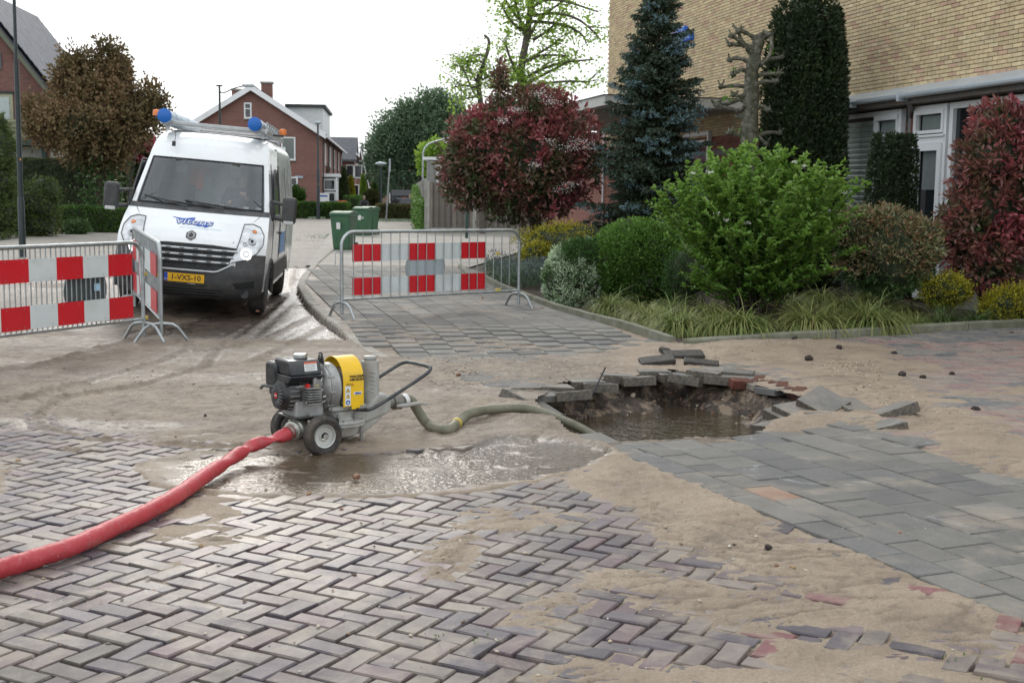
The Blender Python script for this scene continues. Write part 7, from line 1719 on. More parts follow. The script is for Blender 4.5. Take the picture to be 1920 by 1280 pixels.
# leader
# 3 pollarded plane
Y = 20.2; b0 = A(1404, 430, Y); pl_ = empty('pollarded_tree', (b0.x, Y, 0), 0, 'pollarded bare trunk with knobbly stubs in front of the tall yew', 'tree')
rel = lambda px, py, dy=0: tuple(A(px, py, Y+dy)-b0+Vector((0, 0, b0.z)))
tk_ = MB(); P_ = [(1404, 560), (1404, 420), (1402, 290), (1405, 240), (1410, 190), (1408, 140), (1415, 110), (1420, 85), (1425, 68)]
tk_.tube(smooth([rel(*p_) for p_ in P_], 1), [.16]*3+[.155, .15, .15, .145, .14, .14, .14, .13, .12, .11, .10, .09, .08][:0] + [(.15-.005*k)*(1+.13*math.sin(k*2.3)) for k in range(len(smooth([rel(*p_) for p_ in P_], 1))-3)], 12)
tk_.build('trunk', barkg, pl_, True); sb2 = MB()
for pts in [[(1412, 100), (1395, 85), (1378, 70), (1372, 68)], [(1410, 95), (1390, 78), (1385, 60)], [(1420, 75), (1400, 62), (1385, 58)], [(1422, 80), (1440, 66), (1447, 74), (1446, 95), (1440, 112), (1425, 122)], [(1410, 90), (1385, 84), (1370, 84)], [(1409, 118), (1385, 108), (1368, 113)], [(1412, 125), (1440, 112), (1465, 108)],
            [(1408, 140), (1390, 128), (1375, 140)], [(1408, 145), (1440, 138), (1458, 139)], [(1408, 175), (1395, 160), (1352, 163)], [(1412, 158), (1440, 153), (1455, 153)], [(1403, 190), (1380, 187), (1368, 196), (1342, 196)], [(1402, 200), (1385, 208), (1365, 203), (1345, 198)], [(1412, 205), (1432, 198), (1440, 207)], [(1402, 250), (1380, 255), (1368, 242), (1366, 250)], [(1412, 258), (1440, 248), (1462, 250)], [(1402, 215), (1388, 222), (1384, 218)], [(1425, 70), (1436, 58), (1441, 66)], [(1400, 178), (1388, 182), (1376, 178)], [(1410, 250), (1428, 262), (1436, 270)]]:
    dy = random.uniform(-.25, .25); q_ = [rel(p_[0], p_[1], dy*i/3) for i, p_ in enumerate(pts)]; nq = len(smooth(q_, 1)); sb2.tube(smooth(q_, 1), [(.042-.020*i/nq)*(1+.22*math.sin(i*3.1+dy*20)) for i in range(nq-1)]+[.034], 7)
    e = q_[-1]
    for _ in range(4): sb2.tube([e, tuple(Vector(e)+Vector((random.uniform(-.11, .11), random.uniform(-.10, .10), random.uniform(-.03, .13))))], [.022, .009], 5)
    kb = q_[0]; lump('knuckle', tuple(kb), .075, barkg, (1.2, 1.1, .8), 0, int(abs(dy)*99), pl_, 2, .35); lump('knuckle', tuple(e), .045, barkg, (1.2, 1.1, .9), 0, int(abs(dy)*77), pl_, 2, .35)
sb2.build('stubs', barkg, pl_, True)
lc_ = np.array([rel(px+random.gauss(0, 5), py+random.gauss(0, 5), random.gauss(0, .05)) for px, py in [(1362, 186), (1372, 140), (1440, 70), (1455, 140), (1368, 180), (1420, 255), (1390, 250), (1445, 95)] for _ in range(9)])
leaves('foliage', lc_, rng.normal(size=(len(lc_), 3))+[0, 0, .5], .06, .04, LM['dog'], pl_, None, True)
# 4 tall column yew: packed upright shoots
def column(name, label, px0, px1, pyt, Y, zb, n, lm, cat='tree', taper=.1, bumps=9, ln_=.05, flat=False, shoots=60):
    a, b = A(px0, 300, Y), A(px1, 300, Y); w_ = (b.x-a.x)/2; c = (a+b)/2; zt = A((px0+px1)/2, pyt, Y).z
    t = empty(name, (c.x, Y, 0), 0, label, cat); H_ = zt-zb
    C, D, T = [], [], []
    per_ = n//shoots
    for s_ in range(shoots):
        an = s_*2.399963; rr_ = w_*(.80+.10*random.random())*(math.sqrt((s_+.5)/shoots) if s_ < shoots*.35 else 1)
        x, y = rr_*math.cos(an), rr_*math.sin(an)
        h0, h1 = (0, H_*(1-.10*(rr_/w_)**2*(0 if flat else 1)*random.uniform(.3, 1.6))) if s_ % 3 else (0, H_*random.uniform(.5, .9 if not flat else 1))
        u = rng.random(per_); zz_ = h0+(h1-h0)*u; th = rng.random(per_)*6.28; rad = w_*.22*(1-.75*np.clip((u-.8)/.2, 0, 1))*(.7+.5*fbm(zz_*5+s_, zz_*0, 3, s_))
        sc_ = 1-taper*np.clip((zz_/H_-.55)/.45, 0, 1)**2-(.10*np.exp(-(zz_/H_)/.12))
        C.append(np.stack([x*sc_+rad*np.cos(th), y*sc_+rad*np.sin(th), zb+zz_], 1)); D.append(np.stack([np.cos(th), np.sin(th), np.full(per_, .9)], 1)); T.append(np.clip((rad/(w_*.25)-.75)*1.2+(u > .93)*.5+rng.normal(size=per_)*.15, 0, 1)*.8)
    C = np.concatenate(C); D = np.concatenate(D)+rng.normal(size=(len(C), 3))*.5; leaves('foliage', C, D, ln_, ln_*.42, lm, t, np.concatenate(T))
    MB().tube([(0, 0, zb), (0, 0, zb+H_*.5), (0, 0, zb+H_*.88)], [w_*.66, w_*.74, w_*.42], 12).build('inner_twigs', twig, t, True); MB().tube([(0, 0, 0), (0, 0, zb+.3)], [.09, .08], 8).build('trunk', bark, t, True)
    return t
column('yew_column', 'tall dark column shaped yew reaching the top of the picture', 1432, 1578, -14, 20.8, .15, 90000, LM['yew'], taper=.16, shoots=90, ln_=.085)
column('clipped_yew', 'short flat topped clipped yew between the blind window and the garden door', 1631, 1718, 252, 18.0, .2, 34000, LM['yew'], taper=.06, flat=True, shoots=60, ln_=.055)
# 6 photinia at the right
Y = 16.3; c0 = A(1850, 560, Y); bl = [px_blob(1868, 300, 70, 85, Y), px_blob(1862, 400, 88, 90, Y), px_blob(1850, 480, 72, 70, Y), px_blob(1880, 235, 55, 45, Y), px_blob(1935, 330, 55, 120, Y), px_blob(1815, 430, 45, 70, Y)]
def redt2(C, r, D): return np.clip(.95*(fbm(C[:, 0]*3+2, C[:, 2]*2.6+C[:, 1], 3, 14)-.5)*2.4 + .7*(r-.5)*1.8 + .22, 0, 1)
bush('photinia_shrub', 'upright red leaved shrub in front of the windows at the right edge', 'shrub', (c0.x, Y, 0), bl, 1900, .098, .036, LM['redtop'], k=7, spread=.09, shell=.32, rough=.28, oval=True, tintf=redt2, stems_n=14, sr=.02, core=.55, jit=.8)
# 7 pieris, 8 dogwood, 9 box ball, 10 variegated
Y = 16.4; c0 = A(1660, 560, Y); bl = [px_blob(1665, 478, 90, 78, Y), px_blob(1610, 440, 52, 50, Y), px_blob(1715, 455, 52, 50, Y), px_blob(1660, 425, 60, 34, Y)]
bush('pieris_shrub', 'mixed green shrub with pinkish shoot tips between the dogwood and the red shrub', 'shrub', (c0.x, Y, 0), bl, 4600, .060, .022, LM['pieris'], k=7, spread=.08, shell=.35, rough=.38, tintf=lambda C, r, D: np.clip((r-.55)*1.6*(D[:, 2] > -.1)+rng.normal(size=len(C))*.3*(D[:, 2] > .1), 0, 1), core=.8, stems_n=0)
Y = 15.5; c0 = A(1415, 590, Y); bl = [px_blob(1415, 410, 125, 100, Y), px_blob(1330, 400, 80, 80, Y), px_blob(1500, 390, 82, 85, Y), px_blob(1420, 325, 100, 42, Y), px_blob(1380, 300, 34, 28, Y), px_blob(1450, 300, 40, 30, Y), px_blob(1300, 345, 45, 40, Y), px_blob(1530, 350, 48, 35, Y), px_blob(1430, 500, 90, 60, Y-.2), px_blob(1290, 395, 45, 40, Y), px_blob(1383, 272, 9, 20, Y), px_blob(1352, 285, 8, 18, Y), px_blob(1312, 300, 10, 22, Y), px_blob(1280, 318, 12, 16, Y), px_blob(1450, 275, 9, 20, Y), px_blob(1490, 296, 12, 20, Y), px_blob(1540, 320, 12, 18, Y), px_blob(1575, 340, 14, 14, Y), px_blob(1250, 365, 16, 14, Y), px_blob(1265, 440, 22, 26, Y), px_blob(1560, 440, 36, 46, Y), px_blob(1350, 520, 46, 36, Y-.2), px_blob(1420, 545, 60, 26, Y-.4), px_blob(1500, 500, 50, 40, Y)]
dg = empty('dogwood_shrub', (c0.x, Y, 0), 0, 'large bright green dogwood with a few white flower heads, centre of the bed', 'shrub')
tb_ = MB(); Cl, Dl, Tl = [], [], []
zb0 = .15
def leafpair(p_, d, s_, tipf):
    sd_ = Vector((random.uniform(-1, 1), random.uniform(-1, 1), random.uniform(-.2, .5)))
    for q_ in (1, -1): Cl.append(p_); Dl.append(sd_*q_*.8 + d*.5 + Vector((0, 0, .15))); Tl.append(tipf)
for k in range(250):
    an = random.uniform(0, 6.283); el = random.random()**.6; hor = 1.14*el*(.82+.36*random.random()); ztop = (2.22-.62*el**2.4)*random.uniform(.62, 1.0) if random.random() < .72 else random.uniform(.45, 1.3)
    ztop = min(ztop, 2.08) + (.16*random.random() if k % 6 == 0 else 0)
    if ztop < 1.3: hor = max(hor, .75)*1.0
    if math.sin(an) < 0 and ztop < .9: hor *= .9
    e = Vector((hor*math.cos(an)*1.02, hor*math.sin(an)*.9, ztop)); s0 = Vector((random.gauss(0, .10), random.gauss(0, .10), 0)); mid = s0.lerp(e, .5)+Vector((-.12*math.cos(an)*el, -.12*math.sin(an)*el, .10))
    q_ = smooth([s0, mid, e], 2); nq = len(q_); tb_.tube(q_, [.009*(1-.75*i/nq)+.0015 for i in range(nq)], 4, cap=False)
    Ln = (e-s0).length; steps = int(Ln/.05)
    for j in range(int(steps*.42), steps+1):
        f = j/steps; i0 = min(int(f*(nq-1)), nq-2); p_ = Vector(q_[i0]).lerp(Vector(q_[i0+1]), f*(nq-1)-i0); d = (Vector(q_[i0+1])-Vector(q_[i0])).normalized()
        leafpair(p_, d, 1, max(0, f-.55)*1.6)
        if j % 3 == 0:
            td = (d*.7+Vector((random.uniform(-1, 1), random.uniform(-1, 1), random.uniform(-.1, .6)))).normalized(); tl = random.uniform(.10, .28); e2_ = p_+td*tl; tb_.tube([p_, e2_], [.003, .0015], 3, cap=False)
            for w_ in range(int(tl/.05)+1): leafpair(p_+td*(w_*.05+.02), td, 1, max(0, f-.45)*1.2)
            for w_ in range(3): Cl.append(e2_); Dl.append(td+Vector((random.uniform(-1, 1), random.uniform(-1, 1), random.uniform(-.3, .8)))); Tl.append(max(0, f-.3))
    for w_ in range(5): Cl.append(e); Dl.append(Vector((random.uniform(-1, 1), random.uniform(-1, 1), random.uniform(.0, 1.2)))); Tl.append(.9)
tb_.build('stem', twigb, dg)
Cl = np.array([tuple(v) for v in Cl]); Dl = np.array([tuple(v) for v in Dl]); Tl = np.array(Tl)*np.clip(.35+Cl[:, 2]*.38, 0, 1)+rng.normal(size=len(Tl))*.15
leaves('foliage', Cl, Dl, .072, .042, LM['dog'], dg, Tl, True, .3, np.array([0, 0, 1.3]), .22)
for px, py in [(1345, 400), (1402, 418), (1462, 420), (1480, 343), (1490, 304), (1508, 312), (1552, 352), (1582, 362), (1363, 413), (1333, 324), (1430, 440), (1300, 325), (1555, 395), (1425, 380)]:
    c = A(px, py, Y-.75 if 1300 < px < 1540 else Y-.4); fl_ = np.array([(c.x-c0.x+random.gauss(0, .018), c.y-Y+random.gauss(0, .015), c.z+random.gauss(0, .008)) for _ in range(40)])
    leaves('flower_head', fl_, rng.normal(size=(40, 3))+[0, 0, 1], .012, .010, leafmat('white flowers', [(.7, .7, .58)], [(.7, .7, .6)], .2, .7), dg)
Y = 18.0; c0 = A(1195, 590, Y); bl = [px_blob(1195, 500, 94, 86, Y)]
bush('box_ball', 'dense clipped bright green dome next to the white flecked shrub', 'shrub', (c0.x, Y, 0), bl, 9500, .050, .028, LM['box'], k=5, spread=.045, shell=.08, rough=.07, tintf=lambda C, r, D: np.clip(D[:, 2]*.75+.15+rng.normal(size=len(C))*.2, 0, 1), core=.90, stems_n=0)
Y = 18.6; bl = [px_blob(1275, 470, 50, 50, Y), px_blob(1315, 455, 45, 40, Y)]; c0 = A(1290, 560, Y)
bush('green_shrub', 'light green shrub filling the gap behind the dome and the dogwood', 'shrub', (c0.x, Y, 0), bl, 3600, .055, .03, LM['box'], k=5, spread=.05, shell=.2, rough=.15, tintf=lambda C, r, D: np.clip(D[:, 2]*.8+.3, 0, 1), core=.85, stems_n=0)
Y = 17.9; c0 = A(1070, 590, Y); bl = [px_blob(1078, 520, 58, 68, Y), px_blob(1100, 488, 42, 40, Y), px_blob(1062, 545, 42, 42, Y)]
bush('variegated_shrub', 'white flecked evergreen shrub leaning over the edging, left of the green dome', 'shrub', (c0.x, Y, 0), bl, 5500, .036, .018, LM['varie'], k=6, spread=.04, shell=.14, rough=.14, tintf=lambda C, r, D: np.clip((fbm(C[:, 0]*3.5, C[:, 2]*3.5, 3, 44)-.42)*4+rng.normal(size=len(C))*.35-.05, 0, 1), core=.86, stems_n=0)
Y = 17.0; c0 = A(1290, 585, Y); bl = [px_blob(1285, 520, 42, 55, Y)]
bush('variegated_shrub', 'grey green flecked shrub squeezed between the dome and the dogwood', 'shrub', (c0.x, Y+.6, 0), bl, 1500, .03, .013, LM['varie'], k=5, spread=.05, shell=.25, rough=.2, tintf=lambda C, r, D: np.clip((fbm(C[:, 0]*3.5, C[:, 2]*3.5, 3, 45)-.55)*3, 0, 1), core=.8, stems_n=0)
# golden shrubs
for (px, py, rx_, ry_, Y, lab, n_, s_) in [(1062, 458, 86, 40, 23.0, 'low golden shrub at the foot of the red tree', 3400, 1), (1895, 590, 46, 42, 15.7, 'bright golden shrub beside the driveway at the right edge', 2600, .8), (1772, 545, 42, 30, 16.0, 'small golden shrub peeping out under the red shrub', 1100, .8), (1010, 478, 30, 22, 22.4, 'golden shoots at the left end of the low golden shrub', 900, 1)]:
    c0 = A(px, py+ry_, Y); bl = [px_blob(px, py, rx_, ry_, Y), px_blob(px+rx_*.4, py+ry_*.15, rx_*.6, ry_*.8, Y), px_blob(px-rx_*.4, py+ry_*.1, rx_*.55, ry_*.75, Y)]
    bush('golden_shrub', lab, 'shrub', (c0.x, Y, 0.04), [(b[0], b[1], max(b[2], b[5]*.8+.05), *b[3:]) for b in bl], int(n_*1.4), .042*s_, .022*s_, LM['yellow'], k=5, spread=.07, shell=.3, rough=.5, tintf=lambda C, r, D: np.clip((r-.6)*1.3*(D[:, 2]+.6)+rng.normal(size=len(C))*.3+.1, 0, 1), core=.85, stems_n=0, group='golden shrubs')
# catmint
ct_ = []; x0, y0 = A(945, 500, 22).x, 22
Cc = np.stack([rng.uniform(A(880, 500, 22).x, A(1060, 500, 22).x, 9000), rng.uniform(20.7, 23.2, 9000), rng.random(9000)**.7*.42], 1); Cc[:, 2] *= (.6+.8*fbm(Cc[:, 0]*2.5, Cc[:, 1]*2.5, 3, 6)); Cc[:, 2] += .06
keepc = Cc[:, 0] > -.55+(23-Cc[:, 1])*.22
tag(leaves('catmint', Cc[keepc], rng.normal(size=(keepc.sum(), 3))*.5+[0, 0, 1], .06, .022, LM['catm'], None, np.clip(Cc[keepc, 2]*2.2-.25+rng.normal(size=keepc.sum())*.3, 0, 1)), 'grey green catmint with faint blue flowers along the edging', kind='stuff')
# sedge tufts along the edging
def tuft(n, R_, H_, tint=.35, wide=.011, drop=1.6):
    V, F, T = [], [], []; K = 5
    for _ in range(n):
        a = random.uniform(0, 6.283); lean = random.random()**.7; L_ = H_*random.uniform(.75, 1.35); x0, y0 = [random.gauss(0, R_*.13) for _ in range(2)]
        d = Vector((math.cos(a), math.sin(a), 0)); s_ = Vector((-d.y, d.x, 0)); w_ = wide*random.uniform(.6, 1.2); p_ = Vector((x0, y0, 0)); el = 1.35-.65*lean; b0 = len(V); ti = min(1, max(0, random.gauss(tint, .28)))
        for j in range(K+1):
            ww = w_*(1-(j/K)**2)*.5+.0008; V += [tuple(p_+s_*ww), tuple(p_-s_*ww)]; T += [min(1, ti*.7+.55*(j/K)**3)]*2
            st_ = L_/K*1.25; p_ = p_ + (d*math.cos(el)+Vector((0, 0, 1))*math.sin(el))*st_; el -= (.18+.52*lean)*drop*(.8+.4*random.random())
            if p_.z < -.06: p_.z = -.06
        F += [(b0+2*j, b0+2*j+1, b0+2*j+3, b0+2*j+2) for j in range(K)]
    me = npmesh('blades', np.array(V), np.array(F), LM['carex'], None, True, {'tint': np.array(T)}); return me
TU = [tuft(1000, .5, .47, .22), tuft(1000, .5, .44, .42), tuft(850, .42, .43, .12, .012)]
TD = [t.data for t in TU]; [bpy.data.objects.remove(t) for t in TU]
tl_ = [(1148, 600, .9, 'sedge tuft at the left end of the row, against the green dome'), (1205, 612, .85, 'sedge tuft second from the left end of the row'), (1262, 604, .95, 'sedge tuft set back behind the edging corner'), (1275, 636, .95, 'sedge tuft hanging over the edging corner stone'), (1330, 610, .9, 'sedge tuft under the left part of the dogwood'),
       (1392, 640, 1.15, 'large arching sedge tuft right of the edging corner'), (1450, 612, .9, 'sedge tuft under the middle of the dogwood, set back'), (1525, 636, 1.15, 'large sedge tuft below the right part of the dogwood'), (1590, 600, 1.0, 'grey green sedge tuft below the pieris, set back'), (1640, 634, 1.2, 'largest sedge tuft, spilling over the dark edging'), (1700, 606, .9, 'sedge tuft behind the largest one'), (1728, 630, .72, 'brownish small sedge tuft'), (1480, 598, .95, 'loose sedge tuft in the shade of the dogwood'), (1232, 622, .85, 'sedge tuft leaning over the sloping edging before the corner'), (1345, 640, .95, 'sedge tuft just right of the edging corner, low and wide'), (1575, 628, .9, 'sedge tuft wedged between the two large ones'), (1420, 590, 1.0, 'tall shaded sedge tuft directly under the dogwood'), (1545, 585, 1.0, 'wispy grey green sedge tuft before the pieris'), (1640, 590, 1.0, 'tall wispy sedge tuft behind the largest one')]
for k, (px, py, s_, lab) in enumerate(tl_):
    x, y = G(px, py-4, .06); y += .30; x += .30*.1; t = empty('sedge_tuft', (x, y, .06), random.uniform(0, 6), lab, 'grass tuft', 'sedge tufts along the edging'); b_ = link('blades', TD[k % 3], t); b_.scale = (s_*1.0, s_*1.0, s_*.92)
lm2 = leafmat('lily turf blade', [(.06, .11, .03), (.09, .15, .04)], [(.22, .27, .12), (.14, .2, .06)], .25, .4)
for k, (px, py, s_, lab) in enumerate([(1782, 622, .75, 'striped broad bladed tuft beside the small golden shrub'), (1845, 622, .8, 'fresh green broad bladed tuft left of the golden shrub')]):
    x, y = G(px, py-4, .06); t = empty('lily_turf', (x, y+.25, .06), k*2, lab, 'grass tuft', 'broad bladed tufts'); q_ = tuft(200, .4, .42, .3, .020, .9); q_.parent = t; q_.data.materials[0] = lm2; q_.scale = (s_, s_, s_)
# weeds in joints
wc_ = []
for px, py in [(790, 600), (880, 620), (920, 640), (1106, 610), (1115, 613), (700, 560), (760, 590), (830, 640), (1010, 640), (980, 610), (1570, 660), (1640, 690), (1860, 1232), (1800, 1230), (1870, 1270), (820, 1190), (890, 1200), (1050, 660), (1260, 650), (1300, 652)]:
    x, y = G(px, py, .02)
    for _ in range(7): wc_.append((x+random.gauss(0, .05), y+random.gauss(0, .05), float(fz(x, y))*(1 if pip(np.array([x]), np.array([y]), PAV)[0] else 0)+.004))
for gx_ in range(0, 5200):
    px, py = rng.uniform(580, 1280), rng.uniform(480, 660); x, y = G(px, py, .1)
    q_ = Vector((x, y, 0))-Q0; u_, v_ = q_.dot(E2)/.303, q_.dot(E1)/.303
    if abs((u_+.5) % 1) < .035 and pip(np.array([x]), np.array([y]), PAV)[0] and fbm(np.array(x*1.2), np.array(y*.8), 3, 55) > .5: wc_.append((x, y, float(fz(x, y))+.004))
wc_ = np.array(wc_); tag(leaves('weeds', wc_, rng.normal(size=(len(wc_), 3))*.8+[0, 0, .8], .016, .007, leafmat('weed green', [(.07, .14, .025), (.10, .18, .03)], [(.1, .2, .03)], .3), None), 'small weeds and moss in the slab joints', kind='stuff')
# fallen leaves
fl_ = np.array([(*G(px, py), .12) for px, py in [(990, 586), (1000, 590), (903, 574), (762, 622), (1020, 593), (1560, 640), (1720, 640), (1680, 636), (1900, 640), (480, 600)]]); fl_[:, 2] = [float(fz(q_[0], q_[1]))+.008 for q_ in fl_]
tag(leaves('fallen_leaves', fl_, rng.normal(size=(len(fl_), 3))*[1, 1, .1], .07, .05, leafmat('red brown fallen leaf', [(.25, .07, .04), (.18, .09, .04)], [(.2, .08, .04)], .1), None, None, True, up=np.array([0, 0, 3.])), 'few red brown fallen leaves on the paving', kind='stuff')

# ------------------------------------------------------------------ trees and hedges further off
def tree(name, label, tpx, Y, th, tr_, blobs, n, ln_, wd_, lm, k=6, spread=.3, rough=.42, shell=.5, tintf=None, tm=bark, group='trees along the street', limbs=14, core=0, lean=0, twig_n=0):
    b0 = A(tpx, 400, Y); t = empty(name, (b0.x, Y, 0), 0, label, 'tree', group); bl = blobs_rel(blobs, Vector((b0.x, Y, 0)))
    C, D, r = blob_pts(bl, n, shell, rough, 3.0, seed=random.randint(0, 999)); C2, D2_, i = clump(C, unit(D+np.array([0, 0, .3])), k, spread, 1.0); m_ = C2[:, 2] > .3
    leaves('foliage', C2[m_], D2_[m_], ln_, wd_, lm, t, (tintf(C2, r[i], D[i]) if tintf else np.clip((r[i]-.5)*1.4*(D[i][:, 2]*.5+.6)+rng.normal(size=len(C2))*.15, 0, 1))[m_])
    tb_ = MB(); zt_ = max(b[2] for b in bl); zb_ = th; tb_.tube([(0, 0, 0), (lean*.3, 0, zb_*.6), (lean*.6, 0, zb_), (lean, 0, (zb_+zt_)/2), (lean, 0, zt_)], [tr_, tr_*.85, tr_*.75, tr_*.5, tr_*.15], 8)
    for q_ in range(limbs):
        b = bl[q_ % len(bl)]; f = random.uniform(.0, .8); s0 = Vector((lean*(.6+.4*f), 0, zb_+(zt_-zb_)*f*.5)); d = unit(rng.normal(size=(1, 3)))[0]; e = Vector((b[0]+d[0]*b[3]*.7, b[1]+d[1]*b[4]*.7, b[2]+d[2]*b[5]*.6)); mid = s0.lerp(e, .5)+Vector((0, 0, .25))
        tb_.tube([s0, mid, e], [tr_*.42, tr_*.24, tr_*.06], 5)
    tb_.build('trunk', tm, t, True)
    for b in bl[:core]: lump('inner_twigs', (b[0], b[1], b[2]), 1, twig, (b[3]*.6, b[4]*.6, b[5]*.6), 0, 5, t, 2, .25)
    return t
Y = 52; pb = lambda *a: px_blob(*a, 52)
bt_ = tree('copper_tree', 'brown leaved tree with an ivy covered trunk left of the van', 192, Y, 2.6, .30, [pb(175, 235, 100, 62), pb(110, 230, 62, 42), pb(250, 215, 55, 55), pb(180, 165, 62, 55), pb(205, 115, 30, 36), pb(140, 125, 26, 30), pb(190, 280, 55, 45), pb(75, 205, 32, 25), pb(292, 190, 24, 28), pb(222, 140, 22, 30), pb(122, 150, 25, 30), pb(90, 235, 40, 26)], 4200, .17, .10, LM['brown'], k=10, spread=.34, rough=.6, core=3, group=None, tintf=lambda C, r, D: np.clip((fbm(C[:, 0]*.8, C[:, 2]*.8, 3, 3)-.35)*1.6+(r-.6)*.8, 0, 1))
bo_ = A(192, 400, Y); iv = np.stack([rng.normal(size=2600)*.42, rng.normal(size=2600)*.35, rng.random(2600)*2.7+.9], 1); leaves('ivy', iv, rng.normal(size=(2600, 3))+[0, -.8, 0], .13, .10, LM['ivy'], bt_, rng.random(2600))
Y = 100; pb = lambda *a: px_blob(*a, 100)
tree('street_tree', 'large dark green street tree behind the leaning signpost', 760, Y, 3.2, .32, [pb(765, 290, 62, 62), pb(800, 235, 55, 50), pb(745, 250, 40, 45), pb(830, 270, 45, 70), pb(722, 290, 28, 45), pb(815, 195, 30, 28), pb(850, 220, 28, 35), pb(770, 215, 24, 24), pb(840, 320, 40, 40)], 5200, .25, .15, LM['dgreen'], k=8, spread=.6, rough=.75, shell=.5, core=0, limbs=30)
tree('street_tree', 'loose crowned tree further up the street, left of the large one', 712, 125, 3, .25, [px_blob(712, 285, 22, 45, 125), px_blob(705, 320, 22, 30, 125), px_blob(728, 330, 22, 28, 125)], 900, .26, .16, LM['dgreen'], k=8, spread=.7, rough=.5)
tree('purple_tree', 'dark purple leaved tree behind the hedge end', 782, 110, 1.5, .15, [px_blob(782, 355, 22, 28, 110), px_blob(765, 350, 14, 16, 110)], 700, .3, .2, LM['purple'], k=8, spread=.4, core=1)
tree('street_tree', 'yellow green tree between the ivy fence and the shed', 808, 60, 1.8, .12, [px_blob(806, 300, 18, 30, 60), px_blob(818, 285, 14, 22, 60)], 420, .2, .12, LM['lime'], k=6, spread=.25)
# lindens with sparse young leaves: branching skeletons
def linden(name, label, px, Y, trunk, limbs, nleaf, lw, extra=26):
    b0 = A(px, 400, Y); t = empty(name, (b0.x, Y, 0), 0, label, 'tree', 'pale green lindens'); tb_ = MB(); L3 = lambda p_, dy=0: Vector((A(p_[0], p_[1], Y).x-b0.x, dy, A(p_[0], p_[1], Y).z))
    tr = smooth([L3(p_) for p_ in trunk], 1); n_ = len(tr); tb_.tube(tr, [lw*(1-.72*i/n_) for i in range(n_)], 10); seg = []
    for pts in limbs:
        dy = random.uniform(-1.5, 1.5); q_ = smooth([L3(p_, dy*i/len(pts)) for i, p_ in enumerate(pts)], 1); tb_.tube(q_, [lw*.30*(1-.8*i/len(q_))+.008 for i in range(len(q_))], 6); seg.append(q_)
        for _ in range(7):
            j = random.randrange(1, len(q_)); s0 = Vector(q_[j]); dd = Vector((random.uniform(-1, 1), random.uniform(-1, 1), random.uniform(-.25, .7))).normalized()*random.uniform(.5, 1.3); w_ = [s0, s0+dd*.5+Vector((0, 0, .06)), s0+dd+Vector((0, 0, -.08))]; tb_.tube(w_, [.022, .014, .006], 4); seg.append(w_)
    tb_.build('trunk', mat('linden bark', (.105, .09, .075), .9, var=.3, vs=5, bmp=.5), t, True)
    C = []
    for _ in range(nleaf):
        s_ = random.choice(seg[len(limbs) and 0:]); j = random.randrange(len(s_)//3, len(s_)-1) if len(s_) > 3 else random.randrange(0, len(s_)-1); p_ = Vector(s_[j]).lerp(Vector(s_[j+1]), random.random())
        C.append(p_+Vector((random.gauss(0, .24), random.gauss(0, .24), random.gauss(-.08, .15))))
    C = np.array([tuple(c) for c in C]); leaves('foliage', C, rng.normal(size=(len(C), 3))*[1, 1, .5]+[0, 0, -.25], .125, .10, LM['lime'], t, rng.random(len(C)))
    return t
linden('linden_tree', 'tall sparse linden with fresh pale green leaves behind the red tree', 985, 47, [(982, 460), (980, 300), (978, 190), (976, 130), (988, 70), (994, 20), (1000, -60), (1002, -120)],
       [[(988, 80), (975, 40), (965, 5), (950, -10)], [(990, 75), (1010, 35), (1045, 10), (1070, -5)], [(985, 60), (965, 50), (945, 25), (942, 10)], [(992, 60), (998, 20), (1003, -20)], [(980, 120), (1000, 105), (1040, 80), (1050, 68)], [(1000, 75), (1030, 55), (1060, 20)], [(980, 150), (1015, 130), (1060, 118), (1112, 115)], [(979, 160), (1020, 140), (1050, 125), (1078, 112)], [(982, 118), (1010, 102), (1050, 100), (1070, 100)], [(978, 170), (1010, 160), (1060, 155), (1100, 158)],
        [(975, 150), (955, 110), (947, 80)], [(1000, 30), (1040, 25), (1080, 35), (1110, 60), (1125, 80)], [(995, 40), (1060, 45), (1095, 65), (1100, 80)], [(985, 50), (960, 25), (945, 0)], [(990, 20), (1020, 0), (1060, 5), (1100, 20), (1120, 28)], [(977, 175), (995, 168), (1020, 168), (1040, 175)], [(978, 140), (960, 150), (940, 165)]], 4600, .20)
linden('linden_tree', 'smaller linden with a broken top, left of the tall one', 905, 50, [(905, 460), (903, 250), (902, 195), (896, 160), (905, 125), (915, 95), (918, 75), (908, 66)],
       [[(902, 190), (885, 170), (870, 130), (858, 118)], [(900, 180), (885, 185), (862, 190)], [(905, 130), (920, 150), (930, 160)], [(897, 160), (880, 130), (872, 110)], [(912, 105), (890, 100), (865, 108)], [(903, 150), (925, 140), (940, 125)], [(898, 165), (870, 160), (852, 165)], [(910, 120), (895, 112), (880, 118)]], 1300, .14)
# green mass and shrubs behind
Y = 58
tree('pink_rhododendron', 'pink flowering rhododendron between the copper tree and the van', 262, 58, .6, .12, [px_blob(255, 290, 34, 28, 58), px_blob(275, 280, 22, 26, 58), px_blob(262, 315, 24, 18, 58)], 1000, .16, .10, LM['pink'], k=8, spread=.2, core=2, group=None, tintf=lambda C, r, D: np.clip((fbm(C[:, 0]*1.5, C[:, 2]*1.5, 3, 19)-.42)*5, 0, 1))
def hpx(px0, px1, py_top, Y): a, b = A(px0, 400, Y), A(px1, 400, Y); return (a.x, Y, 0), (b.x, Y, 0), A(px0, py_top, Y).z
a, b, h_ = hpx(28, 215, 298, 54.5); hedge('dark_hedge', 'tall dark clipped hedge in front of the left house', a, b, 1.6, h_, LM['dhedge'], 9000, .13, .06)
a, b, h_ = hpx(212, 240, 285, 56); hedge('dark_hedge', 'dark conical evergreen beside the ivy covered trunk', a, b, 1.0, h_, LM['dhedge'], 1500, .13, .06)
